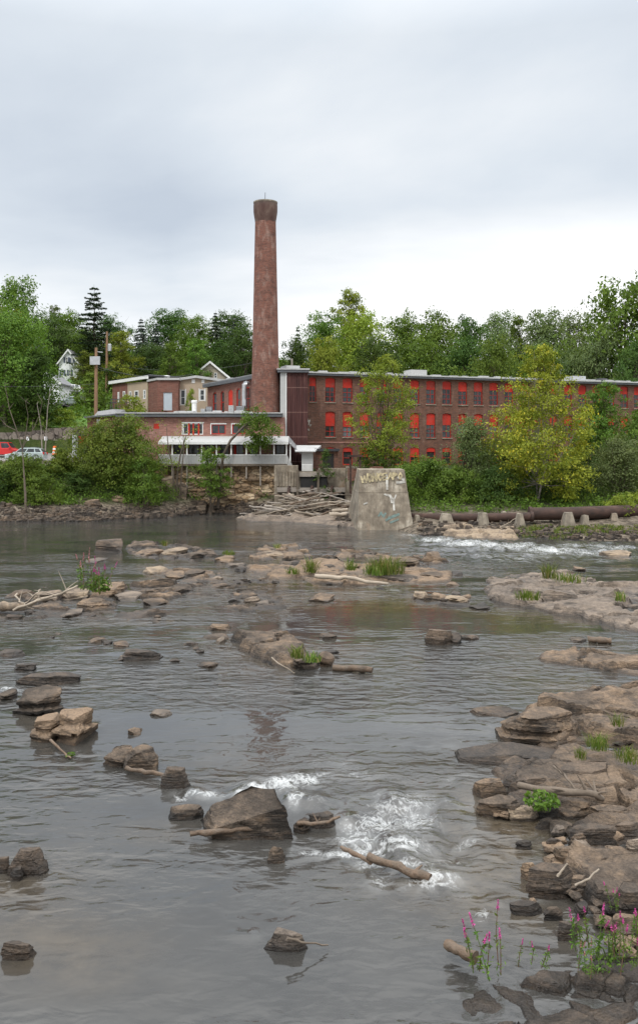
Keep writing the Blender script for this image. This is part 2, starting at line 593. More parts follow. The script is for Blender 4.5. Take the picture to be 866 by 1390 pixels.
TAN, GREY, DARK = (0.205, 0.142, 0.092), (0.092, 0.069, 0.051), (0.032, 0.026, 0.021)
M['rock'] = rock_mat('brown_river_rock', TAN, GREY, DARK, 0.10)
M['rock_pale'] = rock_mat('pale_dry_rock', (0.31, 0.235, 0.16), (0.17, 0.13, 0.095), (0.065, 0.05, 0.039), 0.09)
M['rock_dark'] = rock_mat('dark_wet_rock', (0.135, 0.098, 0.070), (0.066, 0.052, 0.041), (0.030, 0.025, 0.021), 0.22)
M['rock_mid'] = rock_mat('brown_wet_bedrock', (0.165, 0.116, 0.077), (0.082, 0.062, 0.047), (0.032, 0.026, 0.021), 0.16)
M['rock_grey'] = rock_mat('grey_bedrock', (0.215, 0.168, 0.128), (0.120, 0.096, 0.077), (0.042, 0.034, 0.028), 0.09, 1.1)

G = lambda r, g, b: (r, g, b)
M['leaf_mid'] = leaf_mat('mid_green_leaves', G(0.052, 0.099, 0.016), G(0.148, 0.223, 0.036))
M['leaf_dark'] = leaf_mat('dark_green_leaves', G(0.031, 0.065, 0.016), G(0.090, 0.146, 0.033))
M['leaf_grey'] = leaf_mat('greyish_green_leaves', G(0.073, 0.108, 0.041), G(0.174, 0.223, 0.085))
M['leaf_lime'] = leaf_mat('light_green_leaves', G(0.104, 0.161, 0.019), G(0.278, 0.331, 0.048))
M['leaf_yellow'] = leaf_mat('yellowing_leaves', G(0.115, 0.165, 0.022), G(0.36, 0.40, 0.050), G(0.60, 0.52, 0.05), 0.78)
M['leaf_turning'] = leaf_mat('turning_leaves', G(0.055, 0.098, 0.017), G(0.19, 0.235, 0.04), G(0.30, 0.15, 0.04), 0.93)
M['needle_dark'] = leaf_mat('dark_needles', G(0.016, 0.034, 0.016), G(0.045, 0.075, 0.030), trans=0.12)
M['needle_blue'] = leaf_mat('blue_grey_needles', G(0.034, 0.052, 0.040), G(0.085, 0.115, 0.085), trans=0.12)
M['grass_leaf'] = leaf_mat('bright_grass_blades', G(0.065, 0.110, 0.018), G(0.15, 0.21, 0.040), G(0.28, 0.24, 0.11), 0.74)
M['weed_leaf'] = leaf_mat('weed_leaves', G(0.050, 0.100, 0.016), G(0.14, 0.22, 0.036))
# ------------------------------------------------------------------ sky and light
wd = bpy.data.worlds.new('World')
S.world = wd
wd.use_nodes = True
t = NT(wd)
bg = t.n['Background']
bg.inputs['Strength'].default_value = 0.1
SUN_EL, SUN_AZ = R(52), R(208)                      # azimuth from +Y towards +X
sky = t.new('ShaderNodeTexSky', sky_type='NISHITA')
sky.sun_disc = False
sky.sun_elevation = SUN_EL
sky.sun_rotation = SUN_AZ
d = t.coord('Generated')
dx, dy, dz = t.sep(d)
den = t.math('ADD', t.math('MAXIMUM', dz, 0.0), 0.16)
cv = t.comb(t.math('DIVIDE', dx, den), t.math('DIVIDE', dy, den), 0.0)
n1 = t.noise(t.mapping(cv, (0.55, 0.75, 1), (1.3, 4.2, 0)), 0.9, 7, 0.52, 0.3)
n2 = t.noise(t.mapping(cv, (0.2, 0.35, 1), (5.1, 2.0, 0)), 0.8, 5, 0.5)
k = t.math('ADD', t.math('MULTIPLY', n1, 0.6), t.math('MULTIPLY', n2, 0.4))
# a darker bank of cloud low on the left, a bright gap along the horizon to the right
az = t.math('ARCTAN2', dx, dy)
lowl = t.math('MULTIPLY', t.ramp(dz, (0.10, 0.0), (0.18, 1.0), (0.24, 1.0), (0.34, 0.0)),
              t.math('SUBTRACT', 1.0, t.math('MULTIPLY', t.math('ABSOLUTE', t.math('ADD', az, 0.16)), 4.2), clamp=True))
gap = t.math('MULTIPLY', t.ramp(dz, (0.13, 1.0), (0.26, 0.0)), t.math('MULTIPLY_ADD', az, 1.3, 0.62, clamp=True))
k = t.math('SUBTRACT', k, t.math('MULTIPLY', lowl, 0.17))
k = t.math('ADD', k, t.math('MULTIPLY', gap, 0.36))
cc = t.ramp(k, (0.35, (0.48, 0.535, 0.61)), (0.455, (0.62, 0.67, 0.725)), (0.52, (0.74, 0.77, 0.80)), (0.64, (1.0, 1.0, 1.0)))
zen = t.math('MULTIPLY_ADD', t.math('SUBTRACT', dz, 0.41, clamp=True), 4.2, 1.0)
sc = t.new('ShaderNodeVectorMath', operation='SCALE')
t.l.new(cc, sc.inputs[0])
t.l.new(t.math('MULTIPLY', zen, 10.0), sc.inputs['Scale'])
t.l.new(t.mix(0.93, sky.outputs[0], sc.outputs[0]), bg.inputs['Color'])

sun = bpy.data.lights.new('sun', 'SUN')
sun.energy = 1.5
sun.angle = R(14)
sun.color = (1.0, 0.96, 0.90)
so = bpy.data.objects.new('sun', sun)
COL.objects.link(so)
sd = Vector((math.sin(SUN_AZ) * math.cos(SUN_EL), math.cos(SUN_AZ) * math.cos(SUN_EL), math.sin(SUN_EL)))
so.rotation_euler = sd.to_track_quat('Z', 'Y').to_euler()
so.location = sd * 200

cam = bpy.data.cameras.new('camera')
co = bpy.data.objects.new('camera', cam)
COL.objects.link(co)
co.location = (0, 0, CH)
co.rotation_euler = (R(90), 0, 0)
cam.sensor_fit = 'VERTICAL'
cam.sensor_height = 36.0
cam.lens = F / 1390 * 36.0
cam.shift_y = -(695 - HY) / 1390
cam.clip_start = 0.1
cam.clip_end = 3000
S.camera = co
S.view_settings.view_transform = 'Standard'
S.view_settings.look = 'None'
S.view_settings.exposure = 0.3
S.view_settings.gamma = 1.0
try:
    S.view_settings.use_curve_mapping = False
except Exception:
    pass
S.cycles.max_bounces = 6
S.cycles.diffuse_bounces = 3
S.cycles.glossy_bounces = 3
S.cycles.transmission_bounces = 3

# ------------------------------------------------------------------ terrain: profiles (Y, z) at some X, blended between
PROF = [
    (-300, [(82, -2), (86, 0), (90, 1.5), (97, 4), (104, 6), (118, 10), (145, 15), (200, 24), (280, 35), (460, 42)]),
    (-30, [(84, -2), (88.2, 0), (90.5, .75), (95, 1.9), (98.2, 4.5), (101.3, 4.95), (102.4, 5.35), (106, 5.5), (116, 6.4), (117.5, 9.4), (130, 12.2), (145, 15), (165, 19.3), (200, 26), (280, 37), (460, 44)]),
    (-23, [(84, -2), (88.4, 0), (90.5, .75), (95, 1.8), (98.2, 4.3), (101.3, 4.95), (102.4, 5.35), (106, 5.5), (116, 6.4), (117.5, 9.2), (130, 11.6), (145, 14.8), (165, 19.2), (200, 26), (280, 37), (460, 44)]),
    (-17, [(88, -2), (92.5, 0), (95, .7), (99, 1.5), (102.5, 3.6), (104.5, 5.0), (112, 5.6), (120, 8.5), (132, 10.8), (150, 14), (170, 19), (200, 25), (280, 36), (460, 44)]),
    (-11, [(96, -2), (100.3, 0), (101.6, .5), (103.2, .9), (104.6, 4.6), (112, 5.3), (122, 8.5), (134, 10.8), (150, 13.5), (170, 18.5), (200, 24), (280, 35), (460, 44)]),
    (-3.2, [(89, -2), (92.2, 0), (95, .55), (98, .9), (101, 1.2), (103, 3.8), (108, 4.6), (140, 7), (152, 11), (170, 16), (200, 22), (280, 33), (460, 42)]),
    (3.0, [(76, -2), (81, 0), (84, .5), (90, .9), (98, 1.2), (101, 2.4), (104, 4.4), (112, 5), (140, 6.5), (155, 10), (175, 16), (200, 21), (280, 32), (460, 42)]),
    (9.5, [(68, -2), (72.6, 0), (75, .5), (80, 1.0), (84, 1.7), (90, 3.4), (97, 4.3), (112, 4.8), (140, 6), (155, 9.5), (180, 16.5), (220, 24), (280, 31), (460, 42)]),
    (22, [(64, -2), (68.4, 0), (71, .35), (76, .85), (81, 1.5), (88, 3.0), (97, 4.3), (120, 5), (145, 7), (165, 12.5), (190, 18), (230, 25), (280, 31), (460, 42)]),
    (300, [(60, -2), (64, 0), (70, 1.2), (80, 2.5), (90, 4), (120, 6), (150, 9), (190, 18), (280, 30), (460, 40)]),
]


def H(x, y):
    x = np.atleast_1d(np.asarray(x, float))
    y = np.atleast_1d(np.asarray(y, float))
    vals = np.array([np.interp(y, [q[0] for q in pr], [q[1] for q in pr]) for _, pr in PROF])
    xs = np.array([p[0] for p in PROF], float)
    i = np.clip(np.searchsorted(xs, x) - 1, 0, len(xs) - 2)
    f = np.clip((x - xs[i]) / (xs[i + 1] - xs[i]), 0, 1)
    f = f * f * (3 - 2 * f)
    k = np.arange(len(x))
    z = vals[i, k] * (1 - f) + vals[i + 1, k] * f
    lot = (x < -19.5) & (y > 101) & (y < 117)
    amp = np.where(lot, 0.0, np.clip((y - 60) / 60, 0.15, 1) * 0.5)
    amp = np.where((z < 2), 0.16, amp)
    return z + amp * fbm(np.c_[x * 0.28, y * 0.28, x * 0], 5, 4) * (y > 55)


def h1(x, y):
    return float(H(x, y)[0])


xs = np.r_[np.linspace(-320, -62, 22), np.arange(-60, 60, 0.6), np.linspace(61, 320, 22)]
ys = np.r_[[-80, -20, 30, 52], np.arange(58, 130, 0.55), np.linspace(131, 460, 70)]
gx, gy = np.meshgrid(xs, ys)
gz = H(gx.ravel(), gy.ravel())
nx, ny = len(xs), len(ys)
idx = np.arange(nx * ny).reshape(ny, nx)
quads = np.stack([idx[:-1, :-1], idx[:-1, 1:], idx[1:, 1:], idx[1:, :-1]], -1).reshape(-1, 4)
m, t, b = new_mat('bank_and_hillside')
pos = t.new('ShaderNodeNewGeometry').outputs['Position']
z = t.sep(pos)[2]
vo = t.new('ShaderNodeTexVoronoi', feature='F1')
t.set(vo, Scale=3.2)
t.l.new(pos, vo.inputs['Vector'])
g = t.sep(vo.outputs['Color'])[0]
st = t.ramp(t.math('ADD', t.math('MULTIPLY', g, .6), t.math('MULTIPLY', t.noise(pos, 1.2, 5), .4)),
            (0.2, (0.05, 0.040, 0.030)), (0.5, (0.11, 0.088, 0.065)), (0.8, (0.20, 0.165, 0.125)))
grn = t.ramp(t.noise(pos, 0.8, 6, .65), (0.3, (0.022, 0.036, 0.010)), (0.55, (0.05, 0.07, 0.018)), (0.75, (0.085, 0.085, 0.035)))
zz = t.math('ADD', z, t.math('MULTIPLY', t.noise(pos, 0.5, 4), 1.6))
c = t.mix(t.math('MULTIPLY', t.math('SUBTRACT', zz, 2.0), 1.2, clamp=True), st, grn)
t.l.new(c, b.inputs['Base Color'])
t.set(b, Roughness=0.95)
b.inputs['Specular IOR Level'].default_value = 0.2
t.l.new(t.bump(t.math('ADD', vo.outputs['Distance'], t.noise(pos, 4, 5)), 0.8, 0.15), b.inputs['Normal'])
tag(link('terrain', np_mesh('terrain', np.c_[gx.ravel(), gy.ravel(), gz], quads, True), m), kind='structure')

# ------------------------------------------------------------------ river
rows = np.geomspace(6.5, 112, 560)
u = np.linspace(-1.0, 1.0, 430)
cols = np.r_[-9, -5, -3, -2.2, -1.6, -1.3, -1.1, u, 1.1, 1.3, 1.6, 2.2, 3, 5, 9]
gy, gu = np.meshgrid(rows, cols, indexing='ij')
gx = gu * (0.37 * gy + 0.8)
px = CX + F * gx / gy
py = HY + F * CH / gy
FOAM = [  # px, py, rx, ry, amount
    (556, 727, 26, 3.5, .8), (590, 733, 34, 5, 1), (635, 739, 46, 6.5, 1.1), (690, 743, 52, 6, 1.1), (745, 749, 46, 6.5, 1.1), (800, 752, 40, 6, .9),
    (835, 745, 46, 5, .9), (790, 741, 60, 4, .7), (860, 757, 20, 4, .7), (706, 759, 34, 3, .8), (660, 756, 24, 3, .6), (822, 762, 22, 2.5, .7), (770, 768, 30, 2.5, .4),
    (455, 712, 46, 2.6, .55), (505, 718, 26, 2.5, .7), (400, 709, 40, 2.0, .4),
    (517, 793, 24, 5, .75), (535, 800, 22, 3, .45), (398, 741, 26, 4, .6), (372, 737, 20, 3, .5), (495, 741, 40, 3, .35), (470, 806, 26, 3, .35),
    (12, 937, 17, 4, 1.0), (120, 985, 12, 3, .6), (107, 1021, 7, 5, .55),
    (246, 1084, 14, 9, .8), (278, 1079, 34, 7, .85), (325, 1078, 24, 6, .6), (352, 1074, 24, 8, .95), (385, 1066, 30, 10, 1.05), (412, 1058, 26, 9, 1.0), (436, 1050, 12, 4, .7), (402, 1085, 18, 12, .9), (425, 1090, 20, 8, .6),
    (540, 1092, 60, 20, .62), (510, 1120, 52, 22, .8), (556, 1118, 50, 24, .72), (482, 1140, 34, 16, .75), (530, 1150, 56, 14, .95), (470, 1158, 42, 7, .9), (425, 1157, 26, 5, .8), (500, 1172, 24, 9, .9), (555, 1176, 40, 10, .7),
    (592, 1196, 38, 15, .85), (560, 1202, 30, 10, .6), (612, 1170, 36, 9, .6), (634, 1146, 24, 10, .6), (515, 1196, 18, 13, .7), (645, 1120, 40, 14, .35), (600, 1090, 50, 16, .4), (628, 1060, 26, 8, .4),
    (452, 1036, 34, 6, .4), (480, 1052, 40, 9, .45), (655, 1242, 13, 13, .85), (632, 1216, 20, 4, .5), (728, 1222, 20, 5, .5), (676, 1226, 26, 6, .35), (330, 1270, 26, 6, .25), (600, 1012, 46, 5, .25)]
foam = np.zeros_like(gx)
for a, bb, rx, ry, s in FOAM:
    q = ((px - a) / rx) ** 2 + ((py - bb) / ry) ** 2
    foam = np.maximum(foam, s * np.exp(-0.9 * q)) + 0.18 * s * np.exp(-0.9 * q)
flat = np.c_[gx.ravel(), gy.ravel(), np.zeros(gx.size)]
foam = np.clip(foam * np.where(py < 780, .82, .94), 0, 1.05)
CALM = [(640, 846, 230, 26, .85), (500, 832, 120, 18, .8), (120, 736, 240, 24, .72), (370, 880, 60, 60, .35), (420, 722, 200, 12, .5), (170, 1240, 260, 120, .55), (430, 1300, 300, 60, .6), (300, 1010, 160, 30, .3), (60, 800, 60, 30, .4), (340, 935, 60, 40, -.3)]
calm = np.zeros_like(gx)
for a, bb, rx, ry, s in CALM:
    calm += s * np.exp(-(((px - a) / rx) ** 2 + ((py - bb) / ry) ** 2))
calm = np.clip(calm, -.4, .92)
SHAL = [(300, 790, 170, 34, .9), (480, 790, 120, 26, .9), (370, 884, 90, 30, .8), (520, 824, 120, 14, .9), (700, 838, 130, 18, .6), (40, 1215, 90, 70, .7), (70, 980, 70, 30, .5), (240, 1130, 70, 16, .6), (720, 1110, 120, 90, .9),
        (300, 1040, 200, 40, .25), (560, 1150, 120, 60, .5), (160, 850, 130, 26, .5), (690, 1230, 140, 60, .8), (600, 900, 180, 30, .2), (120, 1300, 160, 60, .5), (770, 930, 90, 20, .6), (800, 880, 100, 16, .5)]
shal = np.zeros_like(gx)
for a, bb, rx, ry, s in SHAL:
    shal += s * np.exp(-(((px - a) / rx) ** 2 + ((py - bb) / ry) ** 2))
shal = np.clip(shal * (0.75 + 0.5 * fbm(flat * 0.6, 3, 4).reshape(gx.shape)), 0, 1)
rough_riff = np.exp(-(((px - 700) / 260) ** 2 + ((py - 745) / 20) ** 2)) + .6 * np.exp(-(((px - 560) / 130) ** 2 + ((py - 1130) / 75) ** 2)) + .7 * np.exp(-(((px - 350) / 120) ** 2 + ((py - 1075) / 22) ** 2))
nz = fbm(np.c_[flat[:, 0] * 2.2, flat[:, 1] * 1.3, flat[:, 2]], 11, 4).reshape(gx.shape)
n2 = fbm(np.c_[flat[:, 0] * 0.5, flat[:, 1] * 0.9, flat[:, 2]], 21, 3).reshape(gx.shape)
gz = 0.012 * n2 * (1 - calm) + np.clip(rough_riff, 0, 1) * (0.07 * nz + 0.05 * n2) + np.clip(foam, 0, 1) * (0.035 + 0.05 * nz)
# the long standing waves of the far rapid
gz += 0.14 * np.exp(-(((px - 700) / 200) ** 2 + ((py - 744) / 12) ** 2)) * (0.5 + 0.5 * np.sin(gy * 1.9 + gx * 0.25 + 2.0 * n2))
idx = np.arange(gx.size).reshape(gx.shape)
quads = np.stack([idx[:-1, :-1], idx[:-1, 1:], idx[1:, 1:], idx[1:, :-1]], -1).reshape(-1, 4)
m, t, b = new_mat('river_water')
pos = t.new('ShaderNodeNewGeometry').outputs['Position']
calm_a, shal_a, foam_a = t.attr('calm'), t.attr('shallow'), t.attr('foam')
bed = t.ramp(t.noise(pos, 1.6, 6, .65), (0.35, (0.036, 0.027, 0.017)), (0.65, (0.105, 0.078, 0.047)))
deep = t.ramp(t.noise(t.mapping(pos, (.4, .25, 1)), 1.0, 5, .6), (0.3, (0.032, 0.031, 0.029)), (0.7, (0.058, 0.055, 0.050)))
c = t.mix(t.math('MULTIPLY', shal_a, 0.75), deep, bed)
w1 = t.noise(t.mapping(pos, (2.0, 3.0, 1)), 1.0, 2, .45, .4)
w2 = t.noise(t.mapping(pos, (4.5, 7.5, 1), (3, 1, 0)), 1.0, 4, .6, .6)
w3 = t.noise(t.mapping(pos, (16, 22, 1), (1, 7, 0)), 1.0, 3, .6)
w0 = t.noise(t.mapping(pos, (.20, .62, 1), (4, 9, 0)), 1.0, 3, .5, .5)
hh = t.math('ADD', t.math('MULTIPLY_ADD', w0, 2.0, t.math('MULTIPLY', w1, 1.5)), t.math('ADD', t.math('MULTIPLY', w2, 0.22), t.math('MULTIPLY', w3, 0.02)))
gust = t.noise(t.mapping(pos, (.07, .26, 1)), 1.0, 5, .65)
amp = t.math('MULTIPLY', t.math('SUBTRACT', 1.0, calm_a), t.ramp(gust, (.42, .15), (.58, 1.5)))
bp = t.new('ShaderNodeBump')
t.l.new(hh, bp.inputs['Height'])
t.l.new(t.math('MULTIPLY', amp, 0.40), bp.inputs['Strength'])
bp.inputs['Distance'].default_value = 0.15
fn = t.noise(t.mapping(pos, (7.5, 5.0, 5), (2, 2, 0)), 1.0, 9, .78, .9)
fl = t.noise(t.mapping(pos, (1.4, .8, 1), (9, 2, 0)), 1.0, 4, .6, .8)
fk = t.math('ADD', t.math('MULTIPLY', fn, .75), t.math('MULTIPLY', fl, .5))
lace = t.math('ABSOLUTE', t.math('SUBTRACT', t.noise(t.mapping(pos, (4.2, 2.6, 4), (7, 3, 0)), 1.0, 6, .62, 1.2), 0.5))
lace = t.math('MULTIPLY_ADD', lace, -2.3, 0.26)
ff = t.math('MULTIPLY', t.math('SUBTRACT', t.math('ADD', t.math('MULTIPLY_ADD', foam_a, 0.52, fk), lace), 1.07), 1.9, clamp=True)
ff = t.math('MULTIPLY', ff, t.math('MULTIPLY', foam_a, 5.0, clamp=True))
ff = t.math('MAXIMUM', ff, t.math('MULTIPLY', t.math('MULTIPLY', foam_a, 0.24), t.ramp(fl, (.42, 0.0), (.62, 1.0))))
t.l.new(t.mix(t.math('MULTIPLY', ff, 0.9), c, (0.74, 0.75, 0.74)), b.inputs['Base Color'])
t.l.new(t.math('MULTIPLY_ADD', ff, 0.55, 0.06), b.inputs['Roughness'])
b.inputs['IOR'].default_value = 1.58
b2 = t.bump(fn, 0.6, 0.05, bp.outputs[0])
t.l.new(bp.outputs[0], b.inputs['Normal'])
tag(link('river_water', np_mesh('river_water', np.c_[gx.ravel(), gy.ravel(), gz.ravel()], quads, True, attrs={'foam': foam.ravel(), 'calm': calm.ravel(), 'shallow': shal.ravel()}), m), kind='structure')
# ------------------------------------------------------------------ rocks
_cube = {}


def cube_grid(n):
    if n in _cube:
        return _cube[n]
    vid, verts, quads = {}, [], []

    def vx(i, j, k):
        key = (i, j, k)
        if key not in vid:
            vid[key] = len(verts)
            verts.append((2 * i / n - 1, 2 * j / n - 1, 2 * k / n - 1))
        return vid[key]
    for a in range(n):
        for b in range(n):
            quads.append((vx(a, b, 0), vx(a, b + 1, 0), vx(a + 1, b + 1, 0), vx(a + 1, b, 0)))
            quads.append((vx(a, b, n), vx(a + 1, b, n), vx(a + 1, b + 1, n), vx(a, b + 1, n)))
            quads.append((vx(a, 0, b), vx(a + 1, 0, b), vx(a + 1, 0, b + 1), vx(a, 0, b + 1)))
            quads.append((vx(a, n, b), vx(a, n, b + 1), vx(a + 1, n, b + 1), vx(a + 1, n, b)))
            quads.append((vx(0, a, b), vx(0, a, b + 1), vx(0, a + 1, b + 1), vx(0, a + 1, b)))
            quads.append((vx(n, a, b), vx(n, a + 1, b), vx(n, a + 1, b + 1), vx(n, a, b + 1)))
    _cube[n] = (np.array(verts, float), np.array(quads))
    return _cube[n]


def rock_mesh(w, d, h, seed, n=12, cuts=9, strata=0.5, rough=1.0, tilt=None, sink=0.5, topd=0.80):
    """angular layered rock, w x d, top at h, going `sink`*h below 0; centred on its own origin"""
    rg = np.random.default_rng(seed)
    v, q = cube_grid(n)
    p = v.copy()
    nr = []
    tx, ty = tilt if tilt is not None else rg.uniform(-.16, .16, 2)
    nr.append(((-tx, -ty, 1.0), topd))
    for k in range(cuts):
        a = 2 * math.pi * (k + rg.uniform(-.35, .35)) / cuts
        nr.append(((math.cos(a), math.sin(a), rg.uniform(-.15, .32) if rg.random() < .8 else rg.uniform(.5, 1.0)), rg.uniform(.64, .95)))
    for k in range(4):
        a = rg.uniform(0, 6.28)
        nr.append(((math.cos(a), math.sin(a), rg.uniform(.3, 1.3)), rg.uniform(.98, 1.18)))
    for nn, dist in nr:
        nn = np.array(nn)
        nn /= np.linalg.norm(nn)
        over = p @ nn - dist
        p -= np.outer(np.clip(over, 0, None) * .985, nn)
    H_ = h * (1 + sink)
    s = np.array([w / 2, d / 2, H_ / 2])
    ext = np.abs(p).max(0)
    P3 = p / ext * s
    o = rg.uniform(0, 50, 3)
    big = max(w, d)
    rad = P3 / (np.linalg.norm(P3, axis=1, keepdims=True) + 1e-6)
    P3 += rad * (fbm(P3 * (2.2 / big) + o, seed, 3) * 0.024 * big * rough)[:, None] * np.array([1, 1, .4])
    # bedding: layers step in and out round the sides
    lay = P3[:, 2] + P3[:, 0] * tx + P3[:, 1] * ty + .04 * h * fbm(P3 * (3 / big) + o, seed + 3, 2)
    step = _hash(np.floor(lay / max(h * .23, .03)).astype(np.int64), np.zeros(len(lay), np.int64), np.zeros(len(lay), np.int64), seed) - .5
    side = np.clip(1 - np.abs(rad[:, 2]) * 1.1, 0, 1)
    P3[:, :2] += rad[:, :2] * (step * side * strata * .22 * min(big, 3 * h))[:, None]
    P3 += rad * (fbm(P3 * (9.0 / big) + o, seed + 9, 3) * 0.016 * big * rough)[:, None] * np.array([1, 1, .6])
    P3[:, 2] += H_ / 2 - h * sink + (h - P3[:, 2].max() - H_ / 2 + h * sink)
    return P3, q


def make_rock(name, px0, py0, px1, py1, h=None, label=None, m='rock', group=None, cat='rock', seed=0, n=None, tilt=None, dmax=2.4, z0=0.0, rz=0.0, **kw):
    """rock whose front waterline is at photo row py1, spanning px0..px1, its upper back edge at row py0"""
    Y = F * (CH - z0) / (py1 - HY)
    w = (px1 - px0) / F * Y
    if h is None:
        h = 0.30 * w
    if name != 'boulder' and py1 < 1000:
        h *= .62
    h = min(h, (py1 - py0) * Y / F * .95)
    Yb = F * (CH - z0 - h * .8) / max(py0 - HY, 20)
    d = min(max(Yb - Y, .45 * w), dmax * w)
    Yc = Y + d / 2 - .08 * d
    x = ((px0 + px1) / 2 - CX) / F * Y
    if n is None:
        n = int(np.clip((px1 - px0) / 3.2, 13, 30))
    v, q = rock_mesh(w * 1.04, d, h, seed, n=n, tilt=tilt, **kw)
    o = link(name, np_mesh(name, v, q, True, sharp=R(26)), M[m])
    o.location = (x, Yc, z0)
    o.rotation_euler = (0, 0, rz)
    return tag(o, label, cat, group)


